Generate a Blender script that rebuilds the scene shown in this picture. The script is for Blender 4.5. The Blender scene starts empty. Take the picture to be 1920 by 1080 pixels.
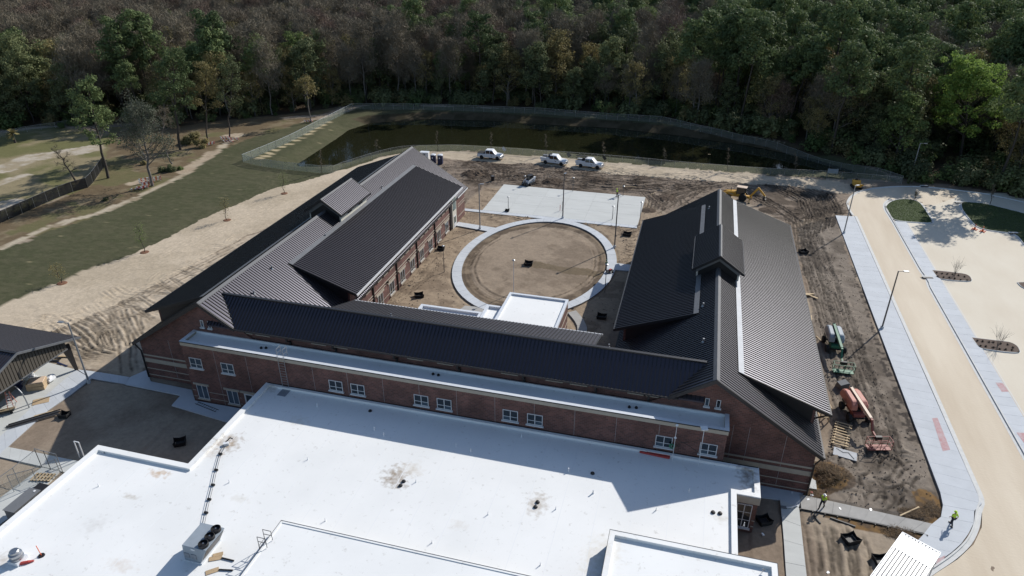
import bpy, bmesh, math, random
import numpy as np
from mathutils import Vector, Matrix, Euler
random.seed(7); rng = np.random.default_rng(11)
S = bpy.context.scene
R = math.radians
# ------------------------------------------------------------------ camera, sky, sun, exposure
CAM_H = 50.0; PITCH = 27.96; YAW = 15.1; FPX = 1300.0
cam = bpy.data.cameras.new('camera'); camo = bpy.data.objects.new('camera', cam)
S.collection.objects.link(camo); S.camera = camo
camo.location = (0, 0, CAM_H); camo.rotation_euler = (R(90-PITCH), 0, R(YAW))
cam.sensor_width = 36; cam.lens = FPX/1920*36; cam.clip_start = 0.5; cam.clip_end = 6000
SUN_EL = 33.5; SUN_AZ = 31.5            # azimuth from +Y towards +X
W = bpy.data.worlds.new('World'); S.world = W; W.use_nodes = True
_n = W.node_tree.nodes; _sky = _n.new('ShaderNodeTexSky'); _sky.sky_type = 'NISHITA'
_sky.sun_disc = False; _sky.sun_elevation = R(SUN_EL); _sky.sun_rotation = R(SUN_AZ)
_sky.air_density = 1.0; _sky.dust_density = .6; _sky.ozone_density = 1.6; _sky.altitude = 20
W.node_tree.links.new(_sky.outputs[0], _n['Background'].inputs[0]); _n['Background'].inputs[1].default_value = 0.098
sl = bpy.data.lights.new('sun', 'SUN'); sl.energy = 4.0; sl.angle = R(0.55); sl.color = (1, .96, .90)
slo = bpy.data.objects.new('sun', sl); S.collection.objects.link(slo)
_sd = Vector((math.sin(R(SUN_AZ))*math.cos(R(SUN_EL)), math.cos(R(SUN_AZ))*math.cos(R(SUN_EL)), math.sin(R(SUN_EL))))
slo.rotation_euler = _sd.to_track_quat('Z', 'Y').to_euler(); slo.location = (60, 160, 120)
S.view_settings.view_transform = 'Standard'; S.view_settings.look = 'None'
S.view_settings.exposure = 0.34; S.view_settings.gamma = 1; S.view_settings.use_curve_mapping = False
S.render.engine = 'CYCLES'
S.cycles.max_bounces = 6; S.cycles.diffuse_bounces = 3; S.cycles.glossy_bounces = 3; S.cycles.transparent_max_bounces = 16

# ------------------------------------------------------------------ survey: turns a sighting into a point of the site
_p, _y = R(PITCH), R(YAW)
_f0 = np.array([-math.sin(_y), math.cos(_y), 0]); _r = np.array([math.cos(_y), math.sin(_y), 0])
_fw = _f0*math.cos(_p)+np.array([0, 0, -math.sin(_p)]); _up = np.cross(_r, _fw); _C = np.array([0, 0, CAM_H])
def G(x, y, z=0.0):
    d = _fw*FPX+_r*(x-960)-_up*(y-540); return _C+(z-CAM_H)/d[2]*d
def G2(pts, z=0.0): return [tuple(G(a, b, z)[:2]) for a, b in pts]
def project(P):
    d = np.asarray(P, float)-_C; z = d@_fw; z = np.where(z < 1, 1, z)
    return 960+FPX*(d@_r)/z, 540-FPX*(d@_up)/z, d@_fw

# ------------------------------------------------------------------ object helpers
LAB = {}
def tag(o, label=None, cat=None, group=None, kind=None):
    if label: o['label'] = label
    if cat: o['category'] = cat
    if group: o['group'] = group
    if kind: o['kind'] = kind
    return o
def empty(name, loc=(0, 0, 0), rz=0.0, label=None, cat=None, group=None, rx=0., ry=0.):
    o = bpy.data.objects.new(name, None); S.collection.objects.link(o); o.empty_display_size = .3
    o.location = loc; o.rotation_euler = (rx, ry, rz); tag(o, label, cat, group); return o
def obj(name, me, parent=None, loc=(0, 0, 0), rz=0.0, mat=None):
    o = bpy.data.objects.new(name, me); S.collection.objects.link(o)
    if parent is not None: o.parent = parent
    o.location = loc; o.rotation_euler = (0, 0, rz); return o
def copy_tree(src, parent=None):
    c = src.copy(); S.collection.objects.link(c)
    if parent is not None: c.parent = parent
    for ch in list(src.children): copy_tree(ch, c)
    return c
def mesh_np(name, V, F, mat=None, smooth=False, n=4):
    V = np.asarray(V, np.float32); F = np.asarray(F, np.int32)
    me = bpy.data.meshes.new(name); me.vertices.add(len(V)); me.vertices.foreach_set('co', V.ravel())
    me.loops.add(F.size); me.loops.foreach_set('vertex_index', F.ravel()); k = F.shape[1]
    me.polygons.add(len(F)); me.polygons.foreach_set('loop_start', np.arange(0, F.size, k, dtype=np.int32))
    me.polygons.foreach_set('loop_total', np.full(len(F), k, np.int32))
    me.polygons.foreach_set('use_smooth', np.full(len(F), smooth))
    if mat: me.materials.append(mat)
    me.update(calc_edges=True); return me
class MB:
    def __init__(s): s.v = []; s.f = []; s.m = []; s.cm = 0
    def mat(s, i): s.cm = i; return s
    def add(s, vs, fs):
        b = len(s.v); s.v += [tuple(map(float, p)) for p in vs]; s.f += [tuple(b+i for i in f) for f in fs]; s.m += [s.cm]*len(fs); return s
    def box(s, a, b):
        x0, y0, z0 = a; x1, y1, z1 = b
        if x0 > x1: x0, x1 = x1, x0
        if y0 > y1: y0, y1 = y1, y0
        if z0 > z1: z0, z1 = z1, z0
        return s.add([(x0, y0, z0), (x1, y0, z0), (x1, y1, z0), (x0, y1, z0), (x0, y0, z1), (x1, y0, z1), (x1, y1, z1), (x0, y1, z1)],
                     [(0, 3, 2, 1), (4, 5, 6, 7), (0, 1, 5, 4), (1, 2, 6, 5), (2, 3, 7, 6), (3, 0, 4, 7)])
    def obox(s, c, size, rz=0., rx=0., ry=0.):
        M = Euler((rx, ry, rz)).to_matrix(); hx, hy, hz = size[0]/2, size[1]/2, size[2]/2
        vs = [M@Vector((i*hx, j*hy, k*hz))+Vector(c) for k in (-1, 1) for i, j in ((-1, -1), (1, -1), (1, 1), (-1, 1))]
        return s.add(vs, [(0, 3, 2, 1), (4, 5, 6, 7), (0, 1, 5, 4), (1, 2, 6, 5), (2, 3, 7, 6), (3, 0, 4, 7)])
    def bar(s, p, q, w, h=None, up=(0, 0, 1)):
        h = h or w; p = Vector(p); q = Vector(q); d = (q-p).normalized(); u = Vector(up)
        if abs(d.dot(u)) > .98: u = Vector((1, 0, 0))
        r = d.cross(u).normalized(); u = r.cross(d)
        vs = [a+r*(i*w/2)+u*(j*h/2) for a in (p, q) for i, j in ((-1, -1), (1, -1), (1, 1), (-1, 1))]
        return s.add(vs, [(3, 2, 1, 0), (4, 5, 6, 7), (0, 1, 5, 4), (1, 2, 6, 5), (2, 3, 7, 6), (3, 0, 4, 7)])
    def tube(s, p, q, r0, r1=None, n=8, cap=True):
        r1 = r0 if r1 is None else r1; p = Vector(p); q = Vector(q); d = (q-p).normalized()
        a = d.orthogonal().normalized(); b = d.cross(a)
        vs = [c+(a*math.cos(t)+b*math.sin(t))*r for c, r in ((p, r0), (q, r1)) for t in [2*math.pi*i/n for i in range(n)]]
        fs = [(i, (i+1) % n, n+(i+1) % n, n+i) for i in range(n)]
        if cap: fs += [tuple(range(n-1, -1, -1)), tuple(range(n, 2*n))]
        return s.add(vs, fs)
    def path(s, pts, r, n=6):
        for i in range(len(pts)-1): s.tube(pts[i], pts[i+1], r if not isinstance(r, (list, tuple)) else r[i], r if not isinstance(r, (list, tuple)) else r[i+1], n)
        return s
    def prism(s, poly, z0, z1):
        a = sum(poly[i][0]*poly[(i+1) % len(poly)][1]-poly[(i+1) % len(poly)][0]*poly[i][1] for i in range(len(poly)))
        if a < 0: poly = poly[::-1]
        n = len(poly); vs = [(x, y, z0) for x, y in poly]+[(x, y, z1) for x, y in poly]
        return s.add(vs, [tuple(range(n-1, -1, -1)), tuple(range(n, 2*n))]+[(i, (i+1) % n, n+(i+1) % n, n+i) for i in range(n)])
    def extrude(s, poly, axis, a, b):        # poly in the plane across 'axis' ('x': (y,z), 'y': (x,z)) drawn out from a to b
        n = len(poly); f = (lambda u, w, t: (t, u, w)) if axis == 'x' else (lambda u, w, t: (u, t, w))
        vs = [f(u, w, a) for u, w in poly]+[f(u, w, b) for u, w in poly]
        s.add(vs, [tuple(range(n)), tuple(range(2*n-1, n-1, -1))]+[(i, n+i, n+(i+1) % n, (i+1) % n) for i in range(n)]); return s
    def lathe(s, c, prof, n=16):
        vs = []; fs = []
        for r, z in prof: vs += [(c[0]+r*math.cos(2*math.pi*i/n), c[1]+r*math.sin(2*math.pi*i/n), c[2]+z) for i in range(n)]
        for k in range(len(prof)-1): fs += [(k*n+i, k*n+(i+1) % n, (k+1)*n+(i+1) % n, (k+1)*n+i) for i in range(n)]
        fs += [tuple(range(n-1, -1, -1)), tuple(range((len(prof)-1)*n, len(prof)*n))]
        return s.add(vs, fs)
    def mesh(s, name, mats, smooth=False, off=(0, 0, 0), fix=True):
        me = bpy.data.meshes.new(name); o = Vector(off)
        me.from_pydata([tuple(Vector(v)-o) for v in s.v], [], s.f)
        for m in (mats if isinstance(mats, (list, tuple)) else [mats]): me.materials.append(m)
        if isinstance(mats, (list, tuple)) and len(mats) > 1: me.polygons.foreach_set('material_index', s.m)
        if fix:
            bm = bmesh.new(); bm.from_mesh(me); bmesh.ops.recalc_face_normals(bm, faces=bm.faces); bm.to_mesh(me); bm.free()
        if smooth:
            me.polygons.foreach_set('use_smooth', [True]*len(me.polygons))
            try: me.set_sharp_from_angle(angle=R(38))
            except Exception: pass
        me.update(); return me
    def build(s, name, mats, parent=None, smooth=False, world=False, bevel=0):
        off = (0, 0, 0)
        if world and parent is not None:
            p = parent; off = Vector((0, 0, 0))
            while p is not None: off = off+Vector(p.location); p = p.parent
        o = obj(name, s.mesh(name, mats, smooth, off), parent)
        if bevel:
            b = o.modifiers.new('bevel', 'BEVEL'); b.width = bevel; b.segments = 1; b.limit_method = 'ANGLE'
        return o
# ------------------------------------------------------------------ materials
def newmat(name):
    m = bpy.data.materials.new(name); m.use_nodes = True; return m, m.node_tree.nodes, m.node_tree.links, m.node_tree.nodes['Principled BSDF']
def N(ns, t, **k):
    n = ns.new(t)
    for a, b in k.items(): setattr(n, a, b)
    return n
def mat(name, col, rough=.6, metal=0., var=.0, scale=3., col2=None, bump=0., bscale=None, spec=.5, rnd=0., streak=None, coat=0., obj_space=False, detail=5):
    m, ns, L, P = newmat(name)
    P.inputs['Roughness'].default_value = rough; P.inputs['Metallic'].default_value = metal
    P.inputs['Specular IOR Level'].default_value = spec; P.inputs['Coat Weight'].default_value = coat
    c = (*col, 1); P.inputs['Base Color'].default_value = c
    if var or col2 or bump or rnd:
        if obj_space: tc = N(ns, 'ShaderNodeTexCoord'); src = tc.outputs['Object']
        else: tc = N(ns, 'ShaderNodeNewGeometry'); src = tc.outputs['Position']
        mp = N(ns, 'ShaderNodeMapping'); L.new(src, mp.inputs[0])
        if streak: mp.inputs['Scale'].default_value = streak
        nz = N(ns, 'ShaderNodeTexNoise'); nz.inputs['Scale'].default_value = scale; nz.inputs['Detail'].default_value = detail; nz.inputs['Roughness'].default_value = .6
        L.new(mp.outputs[0], nz.inputs['Vector'])
        cr = N(ns, 'ShaderNodeValToRGB'); L.new(nz.outputs['Fac'], cr.inputs[0])
        c2 = col2 or tuple(min(1, x*(1+var)) for x in col); c1 = col if col2 else tuple(x*(1-var) for x in col)
        cr.color_ramp.elements[0].position = .32; cr.color_ramp.elements[1].position = .68
        cr.color_ramp.elements[0].color = (*c1, 1); cr.color_ramp.elements[1].color = (*c2, 1)
        out = cr.outputs[0]
        if rnd:
            oi = N(ns, 'ShaderNodeObjectInfo'); mr = N(ns, 'ShaderNodeMapRange'); mr.inputs[3].default_value = 1-rnd; mr.inputs[4].default_value = 1+rnd
            L.new(oi.outputs['Random'], mr.inputs[0]); mx = N(ns, 'ShaderNodeVectorMath', operation='SCALE')
            L.new(out, mx.inputs[0]); L.new(mr.outputs[0], mx.inputs['Scale']); out = mx.outputs[0]
        L.new(out, P.inputs['Base Color'])
        if bump:
            nb = N(ns, 'ShaderNodeTexNoise'); nb.inputs['Scale'].default_value = bscale or scale*4; nb.inputs['Detail'].default_value = 4
            L.new(src, nb.inputs['Vector']); bp = N(ns, 'ShaderNodeBump'); bp.inputs['Strength'].default_value = bump; bp.inputs['Distance'].default_value = .05
            L.new(nb.outputs['Fac'], bp.inputs['Height']); L.new(bp.outputs[0], P.inputs['Normal'])
    return m
M = {}
M['roof'] = mat('roof_metal', (.028, .0225, .023), .40, .04, var=.12, scale=.5, spec=.95, bump=.02, bscale=2)
M['roof'].node_tree.nodes['Principled BSDF'].inputs['Specular Tint'].default_value = (.80, .80, 1.0, 1)
M['roof_plain'] = mat('roof_trim', (.03, .029, .031), .45, .3, var=.1, scale=2)
M['ridge'] = mat('ridge_metal', (.085, .088, .096), .65, .05, var=.1, scale=1)
M['seam'] = mat('roof_seam', (.012, .0115, .0125), .5, .0)  # seam metal taken near black, painting in the shadow along each seam
M['flash2'] = mat('less_lit_flashing', (.11, .115, .125), .65, .05, var=.1, scale=1.2)  # darker copy of the flashing: strips that catch less sun, set by colour
M['flash'] = mat('flashing_metal', (.24, .26, .29), .6, .1, var=.10, scale=1.2)
M['fascia_white'] = mat('fascia_white', (.62, .62, .62), .4, .1)
M['band'] = mat('cast_stone', (.36, .32, .26), .8, var=.08, scale=2, bump=.1)
M['cream'] = mat('cream_panel', (.52, .50, .43), .7, var=.05, scale=1)
M['greytrim'] = mat('grey_trim', (.17, .175, .18), .5, .1, var=.05)
M['frame'] = mat('window_frame', (.55, .56, .57), .45)
M['dark'] = mat('dark_metal', (.018, .017, .018), .55, .2)
M['black'] = mat('black_fabric', (.008, .008, .009), .8)
M['conc'] = mat('concrete', (.49, .515, .54), .85, var=.05, scale=.7, rnd=.035, bump=.15, bscale=6)
M['conc2'] = mat('pale_concrete', (.50, .51, .49), .85, var=.06, scale=.35, rnd=.03, bump=.1, bscale=5, streak=(.5, 2, 1))
M['kerb'] = mat('kerb_concrete', (.56, .56, .54), .85, var=.08, scale=1.5)
M['brownconc'] = mat('weathered_concrete', (.34, .33, .31), .9, var=.10, scale=1.1, rnd=.05)
M['joint'] = mat('joint_dirt', (.30, .305, .31), .95)
M['white'] = mat('white_paint', (.72, .73, .74), .35, coat=.3)
M['whitemetal'] = mat('white_corrugated', (.66, .685, .71), .4, .1, var=.05, scale=1)
M['glass'] = mat('window_glass', (.012, .018, .024), .06, spec=1.)
M['carglass'] = mat('car_glass', (.01, .012, .014), .08, spec=.8)
M['tyre'] = mat('tyre_rubber', (.012, .012, .012), .85)
M['chrome'] = mat('bare_metal', (.42, .43, .44), .35, .9)
M['galv'] = mat('galvanised_steel', (.34, .35, .36), .45, .7, var=.1, scale=3)
M['pole'] = mat('pole_bronze', (.13, .125, .125), .5, .4)
M['poleg'] = mat('pole_grey', (.30, .31, .32), .5, .4)
M['yellow'] = mat('machine_yellow', (.55, .30, .035), .5, var=.15, scale=2)
M['green'] = mat('machine_green', (.035, .16, .085), .5, var=.1, scale=2)
M['greyhood'] = mat('grey_hood', (.27, .31, .35), .5, var=.06, scale=2)
M['orange'] = mat('faded_orange', (.50, .20, .15), .6, var=.12, scale=2)
M['oranged'] = mat('dark_orange', (.27, .075, .055), .6, var=.15, scale=2)
M['boomcream'] = mat('boom_cream', (.62, .48, .36), .55)
M['clod'] = mat('dirt_clod', (.165, .13, .10), .95, var=.3, scale=2)
M['glassblue'] = mat('blue_reflecting_glass', (.05, .075, .10), .08, spec=1.)  # sky reflections and blinds painted into the pane as a blue tone
M['lap'] = mat('membrane_lap', (.735, .745, .745), .6)
M['wood'] = mat('raw_timber', (.50, .38, .23), .8, var=.18, scale=3, streak=(.5, 3, 1))
M['ply'] = mat('plywood', (.42, .31, .19), .8, var=.12, scale=2)
M['redpaint'] = mat('red_paint', (.45, .055, .045), .6)
M['orangeplastic'] = mat('orange_plastic', (.75, .13, .03), .5)
M['blue'] = mat('navy_plastic', (.012, .018, .06), .5)
M['hivis'] = mat('hivis_yellow', (.50, .72, .05), .7)
M['trousers'] = mat('dark_trousers', (.018, .022, .035), .9)
M['skin'] = mat('skin', (.38, .22, .15), .6)
M['hair'] = mat('hair', (.02, .013, .01), .8)
M['bark'] = mat('bark', (.06, .05, .042), .95, var=.3, scale=4, obj_space=True)
M['barkpale'] = mat('pale_bark', (.15, .135, .12), .95, var=.3, scale=4, obj_space=True)
M['mulch'] = mat('mulch', (.075, .05, .036), .95, col2=(.12, .085, .065), scale=6, bump=.5, bscale=12)
M['redmulch'] = mat('red_mulch', (.16, .075, .04), .95, var=.3, scale=6, bump=.5, bscale=10)
M['dirtpile'] = mat('loose_dirt', (.10, .075, .058), .95, var=.3, scale=3, bump=.6, bscale=7)
M['stubble'] = mat('dry_straw', (.17, .095, .035), .95, col2=(.07, .045, .028), scale=3, bump=.8, bscale=9)
M['tan'] = mat('limerock_paving', (.54, .45, .335), .92, col2=(.655, .57, .445), scale=.07, bump=.3, bscale=4, streak=(3.5, .5, 1))
M['tanpale'] = mat('pale_limerock', (.60, .53, .42), .92, col2=(.66, .60, .49), scale=.09, bump=.3, bscale=4, streak=(2.0, .8, 1))
M['redpaint_ground'] = mat('faded_red_tactile', (.43, .22, .22), .85, col2=(.47, .38, .385), scale=2.2)
M['pave_line'] = mat('pale_line', (.6, .6, .58), .8)
M['turf'] = mat('turf', (.03, .045, .014), .95, col2=(.06, .085, .025), scale=1.4, bump=.5, bscale=9)
M['tanwall'] = mat('tan_ribbed_metal', (.13, .115, .095), .5, .3)

def brick_mat(name, c1, c2):
    m, ns, L, P = newmat(name); g = N(ns, 'ShaderNodeNewGeometry')
    sx = N(ns, 'ShaderNodeSeparateXYZ'); L.new(g.outputs['Position'], sx.inputs[0])
    ad = N(ns, 'ShaderNodeMath', operation='ADD'); L.new(sx.outputs[0], ad.inputs[0]); L.new(sx.outputs[1], ad.inputs[1])
    cb = N(ns, 'ShaderNodeCombineXYZ'); L.new(ad.outputs[0], cb.inputs[0]); L.new(sx.outputs[2], cb.inputs[1])
    b = N(ns, 'ShaderNodeTexBrick'); L.new(cb.outputs[0], b.inputs['Vector']); b.inputs['Scale'].default_value = 1
    b.inputs['Brick Width'].default_value = .4; b.inputs['Row Height'].default_value = .2; b.inputs['Mortar Size'].default_value = .012
    b.inputs['Color1'].default_value = (*c1, 1); b.inputs['Color2'].default_value = (*c2, 1); b.inputs['Mortar'].default_value = (.15, .11, .10, 1)
    nz = N(ns, 'ShaderNodeTexNoise'); nz.inputs['Scale'].default_value = .6; nz.inputs['Detail'].default_value = 6; L.new(g.outputs['Position'], nz.inputs['Vector'])
    mr = N(ns, 'ShaderNodeMapRange'); mr.inputs[1].default_value = .3; mr.inputs[2].default_value = .7; mr.inputs[3].default_value = .72; mr.inputs[4].default_value = 1.26; L.new(nz.outputs[0], mr.inputs[0])
    mx = N(ns, 'ShaderNodeVectorMath', operation='SCALE'); L.new(b.outputs[0], mx.inputs[0]); L.new(mr.outputs[0], mx.inputs['Scale'])
    L.new(mx.outputs[0], P.inputs['Base Color']); P.inputs['Roughness'].default_value = .88
    bp = N(ns, 'ShaderNodeBump'); bp.inputs['Strength'].default_value = .5; bp.inputs['Distance'].default_value = .01; bp.invert = True
    L.new(b.outputs['Fac'], bp.inputs['Height']); L.new(bp.outputs[0], P.inputs['Normal']); return m
M['brick'] = brick_mat('brick_red', (.155, .071, .056), (.092, .044, .038))

def tpo_mat():
    # white roofing membrane: faint sheet laps, scattered specks, soft dirt; the stains sit where water pools around the drains
    m, ns, L, P = newmat('white_membrane'); g = N(ns, 'ShaderNodeNewGeometry')
    base = (.76, .775, .78)
    nz = N(ns, 'ShaderNodeTexNoise'); nz.inputs['Scale'].default_value = .16; nz.inputs['Detail'].default_value = 7; L.new(g.outputs['Position'], nz.inputs['Vector'])
    cr = N(ns, 'ShaderNodeValToRGB'); L.new(nz.outputs[0], cr.inputs[0]); e = cr.color_ramp.elements
    e[0].position = .35; e[0].color = (.745, .750, .735, 1); e[1].position = .62; e[1].color = (.80, .802, .785, 1)
    cur = cr.outputs[0]
    # specks
    n2 = N(ns, 'ShaderNodeTexNoise'); n2.inputs['Scale'].default_value = 1.9; n2.inputs['Detail'].default_value = 6; n2.inputs['Roughness'].default_value = .65; L.new(g.outputs['Position'], n2.inputs['Vector'])
    m2 = N(ns, 'ShaderNodeMapRange'); m2.inputs[1].default_value = .60; m2.inputs[2].default_value = .70; L.new(n2.outputs[0], m2.inputs[0])
    mf = N(ns, 'ShaderNodeMath', operation='MULTIPLY'); mf.inputs[1].default_value = .42; L.new(m2.outputs[0], mf.inputs[0])
    mix = N(ns, 'ShaderNodeMix', data_type='RGBA'); L.new(mf.outputs[0], mix.inputs[0]); L.new(cur, mix.inputs[6]); mix.inputs[7].default_value = (.40, .38, .34, 1); cur = mix.outputs[2]
    n3 = N(ns, 'ShaderNodeTexNoise'); n3.inputs['Scale'].default_value = 2.2; n3.inputs['Detail'].default_value = 6; L.new(g.outputs['Position'], n3.inputs['Vector'])
    for (x, y, r, sx, col, s) in [(*G(428, 832, 4.15)[:2], 1.7, 1., (.36, .29, .22), .95), (*G(740, 893, 4.15)[:2], 1.5, 1.2, (.33, .27, .21), 1.), (*G(752, 910, 4.15)[:2], .7, 1, (.30, .25, .2), .7),
            (*G(1007, 944, 4.15)[:2], 1.15, 1.5, (.40, .34, .27), .75), (*G(300, 888, 4.15)[:2], 1.3, .45, (.50, .34, .2), .8), (*G(245, 930, 4.15)[:2], .9, .5, (.45, .4, .33), .7),
            (*G(1350, 970, 4.15)[:2], .8, 1., (.5, .46, .38), .5), (*G(1400, 885, 4.15)[:2], 1.1, 2.5, (.22, .17, .13), .8), (*G(510, 728, 4.15)[:2], 1.0, .8, (.35, .29, .22), .5),
            (*G(225, 1060, 4.15)[:2], 1.6, .5, (.58, .5, .42), .5), (*G(178, 985, 4.15)[:2], 1.2, 1., (.52, .5, .47), .4), (*G(5, 1050, 4.15)[:2], 1.2, .8, (.4, .34, .27), .6), (*G(1130, 1050, 4.15)[:2], 2.0, 1.5, (.60, .55, .45), .5), (*G(400, 850, 4.15)[:2], 1.4, .7, (.50, .43, .35), .45), (*G(770, 880, 4.15)[:2], 1.6, .8, (.58, .52, .43), .5), (*G(560, 790, 4.15)[:2], 1.5, .7, (.6, .56, .48), .4), (*G(1240, 820, 4.15)[:2], 1.3, .5, (.5, .46, .4), .45), (*G(860, 985, 4.15)[:2], 1.1, .6, (.6, .56, .5), .45), (*G(450, 935, 4.15)[:2], 1.3, .5, (.6, .57, .5), .4)]:
        sb = N(ns, 'ShaderNodeVectorMath', operation='SUBTRACT'); L.new(g.outputs['Position'], sb.inputs[0]); sb.inputs[1].default_value = (x, y, 4.15)
        ml = N(ns, 'ShaderNodeVectorMath', operation='MULTIPLY'); L.new(sb.outputs[0], ml.inputs[0]); ml.inputs[1].default_value = (1/r, 1/(r*sx), .6/r)
        ln = N(ns, 'ShaderNodeVectorMath', operation='LENGTH'); L.new(ml.outputs[0], ln.inputs[0])
        a = N(ns, 'ShaderNodeMath', operation='MULTIPLY_ADD'); L.new(n3.outputs[0], a.inputs[0]); a.inputs[1].default_value = 2.6; L.new(ln.outputs['Value'], a.inputs[2])
        mr = N(ns, 'ShaderNodeMapRange'); mr.inputs[1].default_value = 2.25; mr.inputs[2].default_value = 1.25; mr.inputs[3].default_value = 0; mr.inputs[4].default_value = s; L.new(a.outputs[0], mr.inputs[0])
        mx = N(ns, 'ShaderNodeMix', data_type='RGBA'); L.new(mr.outputs[0], mx.inputs[0]); L.new(cur, mx.inputs[6]); mx.inputs[7].default_value = (*col, 1); cur = mx.outputs[2]
    L.new(cur, P.inputs['Base Color']); P.inputs['Roughness'].default_value = .6; P.inputs['Specular IOR Level'].default_value = .3
    return m
M['tpo'] = tpo_mat()
def leaf_mat(name, c1, c2, trans=.25, rnd=.22):
    m, ns, L, P = newmat(name); oi = N(ns, 'ShaderNodeObjectInfo'); tc = N(ns, 'ShaderNodeNewGeometry')
    nz = N(ns, 'ShaderNodeTexNoise'); nz.inputs['Scale'].default_value = .9; nz.inputs['Detail'].default_value = 3; L.new(tc.outputs['Position'], nz.inputs['Vector'])
    ad = N(ns, 'ShaderNodeMath', operation='MULTIPLY_ADD'); L.new(oi.outputs['Random'], ad.inputs[0]); ad.inputs[1].default_value = .75; 
    n2 = N(ns, 'ShaderNodeMath', operation='MULTIPLY_ADD'); L.new(nz.outputs[0], n2.inputs[0]); n2.inputs[1].default_value = .9; n2.inputs[2].default_value = -.3; L.new(n2.outputs[0], ad.inputs[2])
    cr = N(ns, 'ShaderNodeValToRGB'); L.new(ad.outputs[0], cr.inputs[0]); e = cr.color_ramp.elements
    e[0].position = .1; e[0].color = (*c1, 1); e[1].position = .95; e[1].color = (*c2, 1)
    L.new(cr.outputs[0], P.inputs['Base Color']); P.inputs['Roughness'].default_value = .65; P.inputs['Specular IOR Level'].default_value = .08
    if trans:
        t = N(ns, 'ShaderNodeBsdfTranslucent'); L.new(cr.outputs[0], t.inputs[0]); ms = N(ns, 'ShaderNodeMixShader'); ms.inputs[0].default_value = trans
        L.new(P.outputs[0], ms.inputs[1]); L.new(t.outputs[0], ms.inputs[2]); L.new(ms.outputs[0], ns['Material Output'].inputs[0])
    return m
M['pine'] = leaf_mat('pine_needles', (.075, .105, .048), (.165, .21, .085))
M['broad'] = leaf_mat('broad_leaves', (.08, .098, .05), (.185, .205, .095))
M['olive'] = leaf_mat('olive_leaves', (.15, .135, .062), (.27, .225, .10))
M['bright'] = leaf_mat('spring_leaves', (.20, .29, .07), (.32, .41, .11), .4)
M['midgreen'] = leaf_mat('mid_green_leaves', (.085, .125, .045), (.17, .22, .08), .35)
M['twig'] = leaf_mat('bare_twigs', (.145, .124, .092), (.24, .205, .148), 0)
M['twigred'] = leaf_mat('reddish_twigs', (.155, .11, .085), (.22, .16, .125), 0)
M['grey_leaf'] = leaf_mat('grey_green_leaves', (.10, .11, .08), (.17, .18, .13), .2)
M['redleaf'] = leaf_mat('red_maple_buds', (.22, .05, .04), (.30, .08, .06), .3)
M['straw'] = leaf_mat('dry_grass', (.10, .085, .04), (.17, .14, .07), .2)
def mesh_fence_mat(name, col, a):
    m, ns, L, P = newmat(name); P.inputs['Base Color'].default_value = (*col, 1); P.inputs['Roughness'].default_value = .5; P.inputs['Metallic'].default_value = .4
    t = N(ns, 'ShaderNodeBsdfTransparent'); ms = N(ns, 'ShaderNodeMixShader'); g = N(ns, 'ShaderNodeNewGeometry')
    nz = N(ns, 'ShaderNodeTexNoise'); nz.inputs['Scale'].default_value = 1.2; L.new(g.outputs['Position'], nz.inputs['Vector'])
    mr = N(ns, 'ShaderNodeMapRange'); mr.inputs[1].default_value = .3; mr.inputs[2].default_value = .7; mr.inputs[3].default_value = a*.92; mr.inputs[4].default_value = a*1.08; L.new(nz.outputs[0], mr.inputs[0])
    L.new(mr.outputs[0], ms.inputs[0]); L.new(t.outputs[0], ms.inputs[1]); L.new(P.outputs[0], ms.inputs[2]); L.new(ms.outputs[0], ns['Material Output'].inputs[0]); return m
M['chain'] = mesh_fence_mat('chain_link', (.40, .44, .42), .17)
M['chain2'] = mesh_fence_mat('chain_link_slatted', (.42, .47, .42), .42)
M['silt'] = mesh_fence_mat('black_screen', (.012, .013, .016), .93)
def water_mat():
    m, ns, L, P = newmat('pond_water'); P.inputs['Base Color'].default_value = (.014, .015, .007, 1); P.inputs['Roughness'].default_value = .03; P.inputs['IOR'].default_value = 1.33
    g = N(ns, 'ShaderNodeNewGeometry'); nz = N(ns, 'ShaderNodeTexNoise'); nz.inputs['Scale'].default_value = 1.3; nz.inputs['Detail'].default_value = 3; L.new(g.outputs['Position'], nz.inputs['Vector'])
    bp = N(ns, 'ShaderNodeBump'); bp.inputs['Strength'].default_value = .09; bp.inputs['Distance'].default_value = .04; L.new(nz.outputs[0], bp.inputs['Height']); L.new(bp.outputs[0], P.inputs['Normal']); return m
M['water'] = water_mat()
# ------------------------------------------------------------------ terrain
def lattice(w, h, seed):
    return np.random.default_rng(seed).random((h, w))
def vnoise(x, y, scale, seed, oct=4, rough=.55):
    out = np.zeros_like(x); amp = 1.; tot = 0
    for o in range(oct):
        T = lattice(257, 257, seed+o*17); u = (x/scale*(2**o)) % 256; v = (y/scale*(2**o)) % 256
        i = u.astype(int); j = v.astype(int); fu = u-i; fv = v-j; fu = fu*fu*(3-2*fu); fv = fv*fv*(3-2*fv)
        i1 = (i+1) % 256; j1 = (j+1) % 256
        out += amp*((T[j, i]*(1-fu)+T[j, i1]*fu)*(1-fv)+(T[j1, i]*(1-fu)+T[j1, i1]*fu)*fv); tot += amp; amp *= rough
    return out/tot
def pip(x, y, poly):
    ins = np.zeros(x.shape, bool); n = len(poly)
    for k in range(n):
        x0, y0 = poly[k]; x1, y1 = poly[(k+1) % n]
        if y0 == y1: continue
        c = ((y0 > y) != (y1 > y)) & (x < (x1-x0)*(y-y0)/(y1-y0)+x0); ins ^= c
    return ins
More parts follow.
